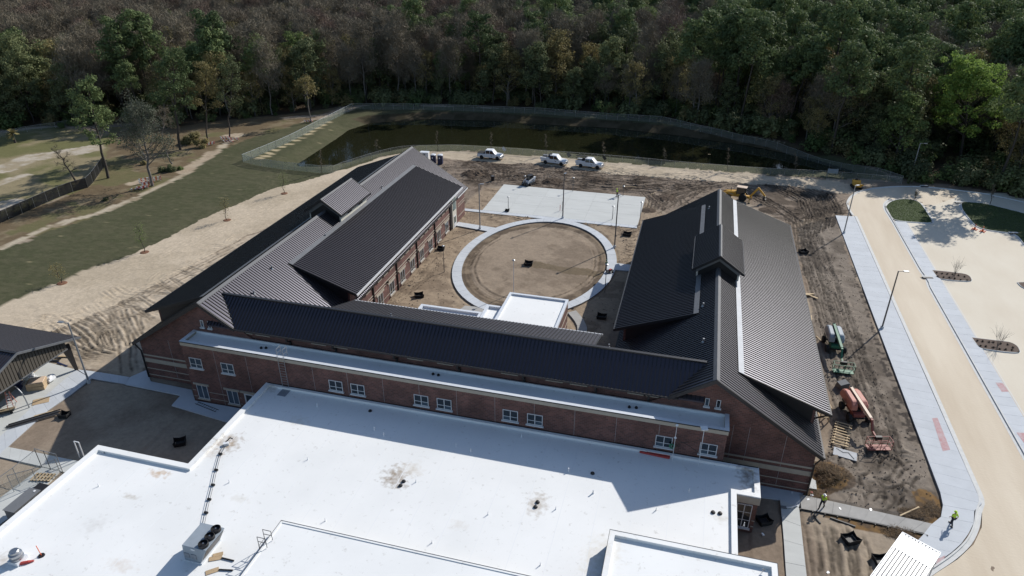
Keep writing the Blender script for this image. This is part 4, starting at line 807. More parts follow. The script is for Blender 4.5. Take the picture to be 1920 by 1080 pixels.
# eave brackets and downspouts on the gable corners
for x, s_ in ((14.75, 1), (-61.75, -1)):
    d = MB(); d.bar((x+s_*.45, 56.25, 5.0), (x, 56.5, 3.9), .12); d.box((x-.07, 56.4, 0), (x+.07, 56.54, 4.0)); part(d, 'downspout', M['dark'])
d = MB(); d.bar((15.9, 60.3, 7.2), (14.7, 60.8, 6.2), .12); d.box((14.62, 60.75, 0), (14.76, 60.9, 6.3)); part(d, 'downspout', M['dark'])
for yy in (64, 72, 80, 88, 96, 104):
    d = MB(); d.box((14.62, yy-.07, 0), (14.76, yy+.07, 7.4)); part(d, 'downspout', M['dark'])
# right wing scaffolding timbers beside the corner (loose temporary frame)
# west wing, courtyard side
XW = -41.18
def ywin(y0, y1, z0, z1, cols=2, head=True, mul=True):
    f = MB(); t = .07; x = XW; f.box((x-.05, y0, z0), (x+.05, y1, z0+t)); f.box((x-.05, y0, z1-t), (x+.05, y1, z1)); f.box((x-.05, y0, z0+t), (x+.05, y0+t, z1-t)); f.box((x-.05, y1-t, z0+t), (x+.05, y1, z1-t))
    for i in range(1, cols): yy = y0+(y1-y0)*i/cols; f.box((x-.04, yy-.035, z0+t), (x+.045, yy+.035, z1-t))
    fo = part(f, 'window', M['frame'])
    for i in range(cols):
        ya = y0+t if i == 0 else y0+(y1-y0)*i/cols+.036; yb = y1-t if i == cols-1 else y0+(y1-y0)*(i+1)/cols-.036
        p = MB(); p.box((x+.008, ya, z0+t), (x+.02, yb, z1-t)); part(p, 'pane', M['glass'], fo)
    s = MB(); s.box((x+.052, y0-.12, z0-.18), (x+.2, y1+.12, z0-.003)); part(s, 'sill', M['band'], fo)
    if head: s = MB(); s.box((x+.003, y0-.45, z1+.003), (x+.09, y1+.45, z1+.3)); part(s, 'lintel', M['band'], fo)
for k in range(8):
    y = 79.75+4*k; ywin(y-.8, y+.8, .5, 2.45, 2)
for y in (75.95, 79.8, 81.8, 83.8, 87.8, 89.8, 91.8, 95.85, 97.85, 99.8, 103.9, 105.9, 107.9): ywin(y-.55, y+.55, 4.75, 6.0, 1, head=False)
for z, h in ((3.35, .06), (2.92, .05)):
    s = MB(); s.box((XW+.002, 71.4, z-h), (XW+.05, 112.3, z+h)); part(s, 'stone_course', M['band'])
s = MB(); s.box((XW+.002, 71.4, .95), (XW+.03, 112.3, 1.02)); part(s, 'stone_course', M['band'])
for y in (77.7, 85.8, 93.8, 101.9, 109.6):
    d = MB(); d.box((XW+.02, y-.09, 0), (XW+.16, y+.09, 6.7)); d.bar((XW+.1, y, 6.65), (-39.85, y, 7.1), .12); part(d, 'downspout', M['dark'])
# stair entrance: tall cream bay with green-tinted glazing, and brick end
M['gglass'] = mat('green_glass', (.03, .07, .06), .08, spec=1.)
w = MB(); w.box((-41.3, 110.3, 0), (-40.9, 112.4, 7.2)); part(w, 'entrance_panel', M['cream'])
p = MB(); p.box((-40.9, 110.6, 3.4), (-40.86, 112.1, 6.3)); part(p, 'entrance_glazing', M['gglass'])
d = MB(); d.box((-40.9, 110.8, .05), (-40.85, 111.9, 2.3)); dd = part(d, 'entrance_door', M['frame']); q = MB(); q.box((-40.85, 110.95, .9), (-40.83, 111.75, 2.1)); part(q, 'pane', M['gglass'], dd)
w = MB(); w.box((-41.5, 112.42, 0), (-41.2, 117.9, 5.0)); part(w, 'end_wall', M['brick'])
for z in (3.35, 2.9, 1.0): s = MB(); s.box((-41.2, 114.0, z-.05), (-41.16, 117.9, z+.05)); part(s, 'stone_course', M['band'])
g_ = MB(); g_.box((-40.93, 113.1, 4.95), (-40.72, 118.7, 5.2)); part(g_, 'eave_fascia', M['fascia_white'])
for y in (82.2, 90.2): l = MB(); l.box((XW+.02, y-.12, 3.05), (XW+.3, y+.12, 3.3)); part(l, 'wall_lamp', M['dark'])
# annexes in the court
def flat_block(x0, x1, y0, y1, z, name='annex', t=.35, band=True, depth=.28, wallname='annex_wall', drop=None, roofm='tpo', edge=False):
    w = MB(); w.box((x0, y0, -.1), (x1, y1, z-.45)); part(w, wallname, M['brick'])
    if band: w = MB(); w.box((x0-.03, y0-.03, z-.45), (x1+.03, y1+.03, z-.35)); part(w, 'parapet_band', M['band'])
    r_ = MB(); r_.box((x0+t, y0+t, z-.349), (x1-t, y1-t, z-depth)); part(r_, 'flat_roof', M[roofm])
    c = MB(); c.box((x0-.05, y0-.05, z-.349), (x1+.05, y0+t, z)); c.box((x0-.05, y1-t, z-.349), (x1+.05, y1+.05, z)); c.box((x0-.05, y0+t, z-.349), (x0+t, y1-t, z)); c.box((x1-t, y0+t, z-.349), (x1+.05, y1-t, z)); part(c, 'parapet', M['whitemetal'] if not edge else M['tpo'])
    if edge: e = MB(); e.box((x0-.085, y0-.085, z-.10), (x1+.085, y0-.052, z+.02)); e.box((x0-.085, y1+.052, z-.10), (x1+.085, y1+.085, z+.02)); e.box((x0-.085, y0-.05, z-.10), (x0-.052, y1+.05, z+.02)); e.box((x1+.052, y0-.05, z-.10), (x1+.085, y1+.05, z+.02)); part(e, 'edge_trim', M['dark'])
flat_block(-22.2, -14.05, 65.2, 81.3, 4.6, depth=.24, t=.3)
flat_block(-24.55, -22.26, 65.2, 78.2, 4.0, depth=.33)
flat_block(-33.2, -24.61, 65.2, 76.0, 4.0, depth=.33)
for z in (1.1, 2.6): s = MB(); s.box((-14.05, 66, z), (-14.0, 81.2, z+.14)); part(s, 'stone_course', M['band'])
# the low hall with its big white roof
ZP, ZR = 4.42, 4.15
out = [(-42.9, 54.06), (-42.7, 40.5), (-53.0, 40.45), (-53.2, -15), (7.3, -15), (7.33, 50.2), (9.4, 50.2), (9.4, 54.06)]
w = MB(); w.prism(out, -.1, 3.85); part(w, 'hall_wall', M['brick'])
w = MB(); w.prism([(x+(.04 if x > 0 else -.04), y) for x, y in out], 3.852, 4.0); part(w, 'parapet_band', M['band'])
inn_ = [(-42.4, 53.7), (-42.2, 40.0), (-52.5, 39.95), (-52.7, -14), (6.9, -14), (6.93, 50.6), (9.0, 50.6), (9.0, 53.7)]
w = MB(); w.prism(inn_, 4.0, ZR); part(w, 'hall_flat_roof', M['tpo'], label='wide white membrane roof with brown drain stains')
def ringwall(mb, o, i, z0, z1):
    n = len(o); vs = [(x, y, z0) for x, y in o]+[(x, y, z1) for x, y in o]+[(x, y, z1) for x, y in i]+[(x, y, z0) for x, y in i]
    return mb.add(vs, [f for k in range(n) for f in ((k, (k+1) % n, n+(k+1) % n, n+k), (n+k, n+(k+1) % n, 2*n+(k+1) % n, 2*n+k), (2*n+k, 2*n+(k+1) % n, 3*n+(k+1) % n, 3*n+k))])
out2 = [(-43.0, 54.06), (-42.8, 40.58), (-53.1, 40.55), (-53.3, -15), (7.4, -15), (7.42, 50.1), (9.5, 50.1), (9.5, 54.06)]
part(ringwall(MB(), out2, inn_, 4.002, ZP), 'hall_parapet', M['tpo'])
w = MB(); w.box((-42.8, 54.0, ZP+.002), (9.4, 54.08, ZP+.06)); part(w, 'edge_trim', M['dark'])
w = MB(); w.box((7.42, 50.05, 3.5), (9.52, 50.098, 4.3)); part(w, 'hall_return_band', M['band'])
window(7.65, 9.0, .5, 3.3, 50.16, 2, 3, head=False)
for z in (1.45, .75): s = MB(); s.box((9.16, 50.13, z-.03), (9.42, 50.198, z+.03)); part(s, 'stone_course', M['band'])
flat_block(-29.9, -8.0, -12, 36.0, 5.1, depth=.06, t=.12, wallname='raised_hall_wall', edge=True, band=False)
flat_block(-2.85, 10.1, 0, 41.7, 5.7, depth=.3, t=.4, wallname='raised_hall_wall', edge=True)
w = MB(); w.box((-2.93, 0, 4.15), (-2.88, 41.6, 5.3)); part(w, 'raised_side_dark_sheet', M['dark'])  # thin dark sheet over the west side of the raised block
w = MB(); w.box((-29.97, -12, 4.16), (-29.92, 35.9, 4.98)); w.box((-29.8, 36.02, 4.16), (-8, 36.05, 4.98)); part(w, 'raised_side_membrane', M['tpo'])
# roof vents on the metal roofs
vv = []
def vent(P_, h=.45, r=.09, m='galv', name='vent_pipe'):
    t = MB(); t.tube((P_[0], P_[1], P_[2]-.1), (P_[0], P_[1], P_[2]+h), r, r, 8); t.lathe((P_[0], P_[1], P_[2]-.05), [(r*2.2, 0), (r*1.2, .16)], 8); part(t, name, M[m])
for x, y in ((-48.9, 62.5), (-49.8, 68), (-49.3, 100), (-48.9, 80)): vent((x, y, 12.2-SL*(x+51.6)), .4, .1)
for x, y in ((3.3, 64), (3.1, 72), (3.2, 103)): vent((x, y, 12.2-SL*(4.6-x)), .4, .1)
for x in (-30, -17, -6): vent((x, 60.2, 11.5), .35, .07)
for px in [(595, 762), (702, 806), (720, 817), (883, 847), (978, 820), (1066, 884), (1292, 922), (1112, 925)]: vent(G(*px, ZR), .42, .06, 'white', 'white_vent_pipe')
for px in [(780, 904), (1220+10, 957), (1042, 955), (1013, 1060), (810, 1018), (915, 965), (577, 862), (610, 977), (430, 905), (855, 836), (1395, 985), (185, 912)]: vent(G(*px, ZR), .34, .035, 'white', 'slim_vent_pipe')
for px in [(694, 771), (1111, 888), (757, 903), (751, 911), (1008, 942), (1004, 951), (1337, 961), (1350, 963)]:
    P_ = G(*px, ZR); t = MB(); t.lathe((P_[0], P_[1], ZR), [(.20, 0), (.20, .06), (.15, .14), (.06, .17)], 12); part(t, 'roof_drain', M['dark'])
for px in [(490, 653), (499, 653), (812, 702), (822, 704), (1180, 764), (1193, 765)]:
    P_ = G(*px, 7.8); t = MB(); t.lathe((P_[0], P_[1], 7.79), [(.16, 0), (.16, .06), (.12, .18)], 10); part(t, 'roof_drain', M['dark'])

# membrane laps: each sheet of the white roof overlaps the next
for x in np.arange(-50.2, 6.5, 3.05):
    yt = 39.9 if x < -42.6 else 53.6
    if x < -30.1 or x > -7.9: l = MB(); l.box((x-.02, 28, ZR), (x+.03, yt if x > -42.6 or True else 0, ZR+.006)); part(l, 'membrane_lap', M['lap'])
    else: l = MB(); l.box((x-.02, 36.1, ZR), (x+.03, yt, ZR+.006)); part(l, 'membrane_lap', M['lap'])
for y in (): l = MB(); l.box((-42.2, y-.03, ZR+.007), (6.9, y+.03, ZR+.012)); part(l, 'membrane_lap', M['lap'])
# ------------------------------------------------------------------ lamp posts
def lamp_post(px, top, label, kind='tall', m='pole', group=None, arm=(1, 0), h=None, z=0.):
    b = G(*px, z)
    if h is None:
        zs = np.linspace(1.5, 11, 200); P = np.c_[np.full(200, b[0]), np.full(200, b[1]), zs+z]; h = float(zs[np.argmin(abs(project(P)[1]-top[1]))])
    t = empty('lamp_post', (b[0], b[1], z), label=label, cat='lamp post', group=group)
    r = .095 if kind == 'tall' else .05
    MB().tube((0, 0, 0), (0, 0, .5), r*2.4, r*2.4, 10).build('footing', M['conc'], t) if kind == 'tall' else None
    MB().tube((0, 0, 0), (0, 0, h), r*1.25, r*.85, 8).build('pole', M[m], t)
    ax, ay = arm
    if kind == 'tall':
        MB().bar((0, 0, h-.08), (ax*.75, ay*.75, h-.04), .06).build('arm', M[m], t)
        hd = MB().obox((ax*1.05, ay*1.05, h), (.66, .34, .1), math.atan2(ay, ax)); hd.build('lamp_head', M['galv'], t)
    else:
        MB().lathe((0, 0, h), [(.05, 0), (.22, .04), (.24, .12), (.1, .2)], 10).build('lamp_head', M['galv'], t)
    return t
g1 = 'tall lamp posts round the site'
lamp_post((1653, 617), (1690, 508), 'tall slim bronze lamp post standing midway along the pavement by the lane', arm=(.9, .1), group=g1)
lamp_post((1582, 438), (1609, 348), 'tall bronze lamp post at the far top end of the pavement', arm=(.4, .3), group=g1, m='poleg')
lamp_post((1707, 335), (1726, 268), 'pale lamp post against the dark woods beyond the car park', m='poleg', group=g1)
lamp_post((167, 718), (130, 605), 'pale leaning-looking lamp post beside the open pavilion', m='poleg', arm=(-.9, -.1), group=g1)
lamp_post((1055, 410), (1059, 326), 'tall lamp post at the top of the oval walk before the concrete court', arm=(.1, .3), group=g1)
lamp_post((1152, 465), (1160, 366), 'tall lamp post on the dirt outside the right of the oval walk', arm=(.1, .3), group=g1)
lamp_post((900, 430), (899, 345), 'tall grey lamp post between the brick wing and the oval walk', arm=(.5, .1), m='poleg', group=g1)
lamp_post((963, 548), (963, 489), 'white lamp post standing behind the white-roofed annex', kind='small', m='white')
g2 = 'short lamp posts in the courtyard'
lamp_post((833, 510), (831, 462), 'short lamp post left of the oval walk below the brick wing', 'small', group=g2)
lamp_post((1134, 548), (1137, 497), 'short lamp post at the right edge of the oval beside the green-shirted worker', 'small', group=g2)
lamp_post((1199, 423), (1200, 380), 'short lamp post on the near right corner of the concrete court', 'small', group=g2)
lamp_post((953, 396), (951, 370), 'short post on the near left edge of the concrete court', 'small', group=g2)
lamp_post((984, 350), (984, 331), 'short lamp post on the far edge of the court in front of the skid steer', 'small', group=g2)
lamp_post((1074, 359), (1074, 334), 'short lamp post on the far edge of the court right of its middle', 'small', group=g2)
lamp_post((1148, 412), (1150, 388), 'thin bare post on the near side of the court left of a tall lamp post', 'small', group=g2)
lamp_post((1168, 368), (1168, 350), 'short thin post behind the worker in yellow on the court', 'small', group=g2)
t = empty('marker_post', tuple(G(1050, 396)), label='slim red marker post stuck at the near edge of the concrete court', cat='post'); MB().tube((0, 0, 0), (0, 0, 1.3), .05).build('post', M['redpaint'], t); MB().tube((.4, .1, 0), (.4, .1, 2.0), .03).build('stake', M['pole'], t)
# masts and cable on the hall roof by the strip wall
for k, (px, h, lb) in enumerate([((1264, 824), 2.7, 'thin white mast with round head on the hall roof by the brick strip'), ((1311, 838), 2.9, 'thin white mast with square panel on the hall roof near the strip end')]):
    b = G(*px, 4.15); b = (b[0], min(b[1], 53.3), 4.15); t = empty('mast', b, label=lb, cat='mast'); MB().tube((0, 0, 0), (0, 0, h+1.5), .028, .02).build('pole', M['white'], t)
    if k: MB().obox((0, 0, h+1.55), (.62, .5, .06), .3, .15, 0).build('square_panel', M['white'], t)
    else: MB().lathe((0, 0, h+1.5), [(.05, 0), (.16, .08), (.05, .2)], 8).build('round_head', M['white'], t); MB().lathe((0, 0, h), [(.05, 0), (.15, .08), (.05, .2)], 8).build('lower_head', M['white'], t)
    cb = MB(); pts = [(-.05+(-1.9 if k else .6)*math.sin(a*math.pi), .1, 1.3+1.9*a*(1 if k else .6)+.4*math.sin(a*6)) for a in np.linspace(0, 1, 12)]; cb.path(pts, .025, 5); cb.build('cable', M['dark'], t)
b = G(1262, 817, 5.5); t = empty('hanging_plant_coil', (float(b[0]), 53.85, 5.4), label='coil of green hose hung on the wall by the right-hand roof window', cat='hose')
for r_ in (.16, .22, .27): c = MB(); c.path([(r_*math.cos(a), 0, r_*math.sin(a)) for a in np.linspace(0, 6.28, 14)], .04, 5); c.build('hose_loop', M['green'], t)
# ------------------------------------------------------------------ people
def skin_obj(name, pts, rad, edges, m, parent, lvl=1):
    me = bpy.data.meshes.new(name); me.from_pydata(pts, edges, []); o = obj(name, me, parent); md = o.modifiers.new('skin', 'SKIN'); lay = me.skin_vertices
    if not lay:
        bm = bmesh.new(); bm.from_mesh(me); bm.verts.layers.skin.verify(); bm.to_mesh(me); bm.free(); lay = me.skin_vertices
    for i, r_ in enumerate(rad): me.skin_vertices[0].data[i].radius = (r_, r_)
    me.skin_vertices[0].data[0].use_root = True; sb = o.modifiers.new('sub', 'SUBSURF'); sb.levels = lvl; sb.render_levels = lvl; me.materials.append(m)
    return o
def person(px, rz, label, stride=.25, armfold=False, hat='hivis', top='hivis', bend=0.):
    b = G(*px, .12); t = empty('person', tuple(b), rz, label, 'person'); s = stride
    J = {'pel': (0, 0, .95), 'sp': (0, .02+bend*.1, 1.15), 'ch': (0, .03+bend*.22, 1.36), 'nk': (0, .02+bend*.3, 1.5), 'hd': (0, .05+bend*.36, 1.62), 'ht': (0, .05+bend*.4, 1.74)}
    for sx, q in ((-1, 'l'), (1, 'r')):
        d = s*sx
        J[q+'hip'] = (sx*.1, 0, .9); J[q+'kn'] = (sx*.11, d*.55+.05, .49); J[q+'an'] = (sx*.12, d-.02, .09); J[q+'to'] = (sx*.13, d+.16, .04)
        J[q+'sh'] = (sx*.19, .02+bend*.2, 1.42)
        J[q+'el'] = (sx*.27, -.06-d*.3+bend*.2, 1.15) if not armfold else (sx*.28, .02, 1.16); J[q+'wr'] = (sx*.25, .06-d*.6+bend*.3, .93) if not armfold else (sx*.1, .27, 1.2); J[q+'ha'] = (sx*.245, .09-d*.7+bend*.3, .84) if not armfold else (-sx*.02, .29, 1.2)
    K = list(J); I = {k: i for i, k in enumerate(K)}; rad = {'pel': .13, 'sp': .12, 'ch': .135, 'nk': .055, 'hd': .085, 'ht': .07}
    for q in 'lr': rad.update({q+'hip': .085, q+'kn': .06, q+'an': .045, q+'to': .04, q+'sh': .06, q+'el': .043, q+'wr': .032, q+'ha': .035})
    Ed = [('pel', 'sp'), ('sp', 'ch'), ('ch', 'nk'), ('nk', 'hd'), ('hd', 'ht')]
    for q in 'lr': Ed += [('pel', q+'hip'), (q+'hip', q+'kn'), (q+'kn', q+'an'), (q+'an', q+'to'), ('ch', q+'sh'), (q+'sh', q+'el'), (q+'el', q+'wr'), (q+'wr', q+'ha')]
    skin_obj('body', [J[k] for k in K], [rad[k] for k in K], [(I[a], I[b]) for a, b in Ed], M['skin'], t)
    k2 = ['pel', 'lhip', 'lkn', 'lan', 'rhip', 'rkn', 'ran']; e2 = [(0, 1), (1, 2), (2, 3), (0, 4), (4, 5), (5, 6)]
    skin_obj('trousers', [J[k] for k in k2], [.15, .105, .082, .068, .105, .082, .068], e2, M['trousers'], t)
    k3 = ['pel', 'sp', 'ch', 'lsh', 'lel', 'rsh', 'rel']; skin_obj('vest' if top == 'hivis' else 'shirt', [J[k] for k in k3], [.145, .15, .165, .09, .065, .09, .065], [(0, 1), (1, 2), (2, 3), (3, 4), (2, 5), (5, 6)], M[top], t)
    for q in 'lr':
        b_ = MB(); a_ = J[q+'an']; b_.obox((a_[0], a_[1]+.07, .05), (.11, .29, .1)); b_.build('boot', M['dark'], t, bevel=.02)
        ha = Vector(J[q+'ha'])
        for i in range(4): MB().tube(ha+Vector((.012*(i-1.5), 0, -.02)), ha+Vector((.012*(i-1.5), .02, -.08+.008*abs(i-1.5))), .009, .007, 5).build('finger', M['skin'], t)
    hx, hy, hz = J['hd']; hd = MB().lathe((hx, hy, hz+.055), [(.16, 0), (.115, .012), (.112, .06), (.085, .115), (.03, .135)], 12); hd.build('hard_hat', M[hat], t, smooth=True)
    MB().obox((hx, hy+.1, hz-.01), (.03, .03, .035)).build('nose', M['skin'], t)
    return t
person((1540, 952), R(150), 'worker in white hard hat and yellow vest walking on the narrow walk', .3, hat='white')
person((1783, 985), R(25), 'worker in bright yellow-green vest and dark trousers crossing the corner pavement', .25)
person((1157, 369), R(120), 'worker in yellow shirt standing on the far edge of the concrete court', .1, bend=.3, hat='hivis')
person((1136.5, 506), R(60), 'worker in green shirt with folded arms on the right side of the oval walk', .08, True, hat='green', top='green')
# boards on the slab by the worker
t = empty('levelling_board', tuple(G(1172, 357)), .05, 'long pale board lying across two posts beyond the court', 'board'); MB().obox((0, 0, .9), (4.2, .12, .06)).build('board', M['wood'], t); [MB().tube((x, 0, 0), (x, 0, .9), .04).build('post', M['wood'], t) for x in (-1.6, 1.6)]
t = empty('tool_cart', tuple(G(1143, 512)), .6, 'small dark cart with tools parked on the right edge of the oval walk', 'cart')
MB().obox((0, 0, .45), (1.1, .6, .12)).build('tray', M['dark'], t); MB().bar((-.5, 0, .5), (-.9, 0, 1.0), .05).build('handle', M['galv'], t)
for sx in (-.35, .35):
    for sy in (-.3, .3): MB().tube((sx, sy-.04, .18), (sx, sy+.04, .18), .18, n=12).build('wheel', M['tyre'], t)
MB().obox((.1, 0, .6), (.4, .3, .2), .4).build('tool_box', M['redpaint'], t)
# ------------------------------------------------------------------ pickups
def wheel(t, x, y, r=.39, w=.27, rim='chrome'):
    o = MB().lathe((0, 0, 0), [(r*.62, -w/2), (r*.95, -w/2), (r, -w/3), (r, w/3), (r*.95, w/2), (r*.62, w/2)], 18)
    wo = o.build('wheel', M['tyre'], t, smooth=True); wo.location = (x, y, r); wo.rotation_euler = (R(90), 0, 0)
    MB().lathe((0, 0, -w*.42), [(r*.6, 0), (r*.58, w*.84)], 14).build('rim', M[rim], wo); return wo
def loft(secs, m, name, parent, smooth=True):
    """secs: list of (x, [(y,z)...]) closed rings"""
    mb = MB(); n = len(secs[0][1]); vs = [(x, y, z) for x, ring in secs for y, z in ring]
    fs = [(k*n+i, k*n+(i+1) % n, (k+1)*n+(i+1) % n, (k+1)*n+i) for k in range(len(secs)-1) for i in range(n)]+[tuple(range(n-1, -1, -1)), tuple(range((len(secs)-1)*n, len(secs)*n))]
    return mb.add(vs, fs).build(name, m, parent, smooth)
def sec(w, z0, z1, c=.08, tw=None, mw=None):
    tw = tw or w; mw = mw or w; return [(-w, z0+c), (-w+c, z0), (w-c, z0), (w, z0+c), (mw, (z0+z1)/2), (tw, z1-c), (tw-c, z1), (-tw+c, z1), (-tw, z1-c), (-mw, (z0+z1)/2)]
def pickup(px, rz, label, bed='tonneau'):
    b = G(*px); t = empty('pickup_truck', (b[0], b[1], .03), rz, label, 'pickup truck', 'white pickups parked along the dirt road')
    loft([(-2.9, sec(.93, .55, .95)), (-2.8, sec(.98, .42, 1.12)), (-.85, sec(1.0, .40, 1.18)), (.9, sec(1.0, .40, 1.18)), (1.1, sec(1.0, .40, 1.17)), (2.3, sec(.98, .42, 1.10)), (2.75, sec(.93, .45, 1.0)), (2.88, sec(.84, .5, .85))], M['white'], 'body', t)
    loft([(-1.0, sec(.95, 1.10, 1.2, .03, .94, .945)), (-.96, sec(.95, 1.1, 1.92, .06, .80, .90)), (.45, sec(.95, 1.1, 1.97, .06, .80, .90)), (.62, sec(.95, 1.1, 1.93, .06, .80, .90)), (1.3, sec(.93, 1.08, 1.2, .03, .90, .92))], M['white'], 'cab', t)
    MB().add([(.68, -.76, 1.90), (.68, .76, 1.90), (1.33, .88, 1.24), (1.33, -.88, 1.24)], [(0, 1, 2, 3)]).build('windscreen', M['carglass'], t)
    MB().add([(-1.03, -.8, 1.28), (-1.03, .8, 1.28), (-1.01, .72, 1.82), (-1.01, -.72, 1.82)], [(0, 1, 2, 3)]).build('rear_window', M['carglass'], t)
    for s in (-1, 1):
        for a, c in ((-.86, .0), (.1, 1.12)):
            tp = min(c, .62); w_ = MB(); w_.add([(a, s*.965, 1.22), (c, s*.965, 1.22), ((c+tp)/2, s*.922, 1.52), (tp, s*.845, 1.82), (a, s*.845, 1.82), (a, s*.922, 1.52)], [(0, 1, 2, 5), (5, 2, 3, 4)]); w_.build('side_window', M['carglass'], t)
        for x in (-1.85, 1.85):
            wheel(t, x, s*.88, .43); MB().lathe((0, 0, 0), [(.47, 0), (.47, .02)], 16).build('wheel_arch', M['dark'], t).rotation_euler = (R(90), 0, 0); t.children[-1].location = (x, s*.985+(.02 if s > 0 else 0), .42)
        MB().obox((2.82, s*.66, .86), (.12, .3, .2)).build('headlight', M['glass'], t); MB().obox((1.15, s*1.08, 1.25), (.1, .18, .2)).build('mirror', M['dark'], t); MB().obox((-2.86, s*.86, .9), (.08, .12, .28)).build('tail_light', M['redpaint'], t)
        MB().obox((.3, s*1.003, .95), (.015, .012, .35)).build('door_seam', M['dark'], t); MB().obox((.55, s*1.005, .84), (.3, .01, .14)).build('door_emblem', M['greytrim'], t)
    t.scale = (1.05, 1.03, 1.14)
    MB().obox((2.9, 0, .66), (.08, 1.0, .34)).build('grille', M['dark'], t); MB().obox((2.93, 0, .5), (.14, 1.8, .18)).build('bumper', M['chrome'], t); MB().obox((-2.93, 0, .5), (.14, 1.8, .18)).build('bumper', M['chrome'], t)
    if bed == 'tonneau': MB().obox((-1.95, 0, 1.21), (1.82, 1.84, .09)).build('bed_cover', M['black'], t)
    else:
        for s in (-1, 1):
            MB().obox((-1.95, s*.92, 1.12), (2.2, .34, .55)).build('tool_locker', M['white'], t)
            if bed == 'rack':
                for x in (-2.9, -.95): MB().bar((x, s*.86, 1.3), (x, s*.86, 2.05), .06).build('rack_post', M['dark'], t)
                MB().bar((-3.0, s*.86, 2.05), (-.8, s*.86, 2.05), .06).build('rack_rail', M['dark'], t)
        MB().obox((-1.95, 0, 1.2), (2.1, 1.4, .06)).build('bed_floor', M['dark'], t)
        if bed == 'rack':
            for x in (-2.9, -1.9, -.95): MB().bar((x, -.86, 2.03), (x, .86, 2.03), .05).build('rack_bar', M['dark'], t)
            MB().obox((-1.9, .2, 2.12), (2.6, .4, .1)).build('ladder_load', M['dark'], t); MB().obox((-1.4, 0, 1.5), (.6, 1.1, .5)).build('tool_chest', M['dark'], t)
        else: MB().obox((-1.0, 0, 1.6), (.7, .9, .7)).build('welder', M['dark'], t); MB().obox((-2.3, .1, 1.45), (.9, .8, .4), .2).build('stacked_gear', M['greytrim'], t); MB().bar((-.9, -.9, 1.2), (-.9, -.9, 2.0), .08).build('cylinder_post', M['blue'], t)
    return t
pickup((920, 297.5), -.03, 'white pickup with black bed cover, leftmost on the dirt road')
pickup((1040, 307.5), -.17, 'white pickup with utility bed and blue post, middle one on the dirt road', 'service')
pickup((1106, 314), -.10, 'white pickup with ladder rack and tool lockers, rightmost on the dirt road', 'rack')
# ------------------------------------------------------------------ portable toilets
for px, lb, rz in (((813, 307), 'dark blue portable toilet with white roof, left one of the pair behind the wing', .1), ((826, 307.5), 'dark blue portable toilet with white roof, right one of the pair behind the wing', .12)):
    b = G(*px); t = empty('portable_toilet', tuple(b), rz, lb, 'portable toilet', 'portable toilets behind the west wing')
    MB().box((-.55, -.55, .05), (.55, .55, 2.05)).build('cabin', M['blue'], t, bevel=.05); MB().obox((0, -.56, 1.1), (.8, .03, 1.75)).build('door', M['blue'], t); MB().obox((-.05, -.59, 1.55), (.26, .02, .3)).build('notice', M['white'], t)
    loft([(-.6, sec(.56, 2.05, 2.16)), (-.3, sec(.56, 2.05, 2.3)), (.3, sec(.56, 2.05, 2.3)), (.6, sec(.56, 2.05, 2.16))], M['white'], 'roof', t); MB().tube((.4, .4, 2.2), (.4, .4, 2.55), .05).build('vent_pipe', M['white'], t)
t = empty('storage_cabin', tuple(G(797, 300)), .1, 'small white box cabin half hidden behind the wing ridge near the toilets', 'cabin'); MB().box((-1, -.6, 0), (1, .6, 1.9)).build('cabin', M['white'], t); MB().box((-1.05, -.65, 1.9), (1.05, .65, 2.0)).build('roof', M['white'], t); MB().box((-.3, -.63, .1), (.3, -.602, 1.7)).build('door', M['greytrim'], t)
t = empty('trash_drum', tuple(G(924, 339.5)), 0, 'dark drum standing alone on the churned dirt left of the court', 'drum'); MB().lathe((0, 0, 0), [(.4, 0), (.4, .3), (.42, .32), (.4, .34), (.4, .65), (.42, .67), (.4, .7), (.4, 1.1), (.42, 1.15)], 16).build('barrel', M['dark'], t); MB().lathe((0, 0, 1.1), [(.36, 0), (.36, .06)], 12).build('lid', M['pole'], t)
# ------------------------------------------------------------------ machines
def tracked_loader():
    b = G(993, 346); t = empty('skid_steer_loader', (b[0], b[1], .02), R(-118), 'white compact track loader with black cab digging behind the concrete court', 'loader')
    for s in (-1, 1):
        tr = MB(); tr.extrude([(-1.0, .0), (.7, .0), (.95, .25), (.8, .55), (-.9, .62), (-1.2, .3)], 'y', s*.5, s*.88); tr.build('track', M['tyre'], t, bevel=.04)
        for x in (-.7, -.1, .5): MB().tube((x, s*.88, .25), (x, s*.91, .25), .17, n=12).build('track_roller', M['chrome'], t)
        MB().bar((-1.25, s*.62, 1.55), (.9, s*.62, 1.05), .16, .22).build('lift_arm', M['white'], t); MB().bar((.9, s*.62, 1.1), (1.45, s*.62, .35), .14, .2).build('lower_arm', M['white'], t); MB().bar((-.7, s*.62, .7), (.3, s*.62, 1.2), .09).build('hydraulic_ram', M['chrome'], t)
    MB().obox((-.15, 0, .72), (2.0, .95, .6)).build('chassis', M['white'], t, bevel=.06); MB().obox((-1.05, 0, 1.2), (.6, 1.05, .75)).build('engine_cover', M['white'], t, bevel=.1)
    for s in (-1, 1):
        for x, x2 in ((-.72, -.72), (.62, .42)): MB().bar((x, s*.45, .95), (x2, s*.45, 2.0), .08).build('cab_post', M['dark'], t)
    MB().obox((-.12, 0, 2.05), (1.25, 1.02, .1)).build('cab_roof', M['dark'], t); MB().obox((-.12, 0, 1.5), (1.05, .86, .95)).build('cab_glass', M['carglass'], t)
    bk = MB(); bk.extrude([(1.35, .05), (2.1, .0), (2.1, .06), (1.55, .12), (1.42, .7), (1.32, .7)], 'y', -.95, .95); bk.build('bucket', M['dark'], t)
    return t
tracked_loader()
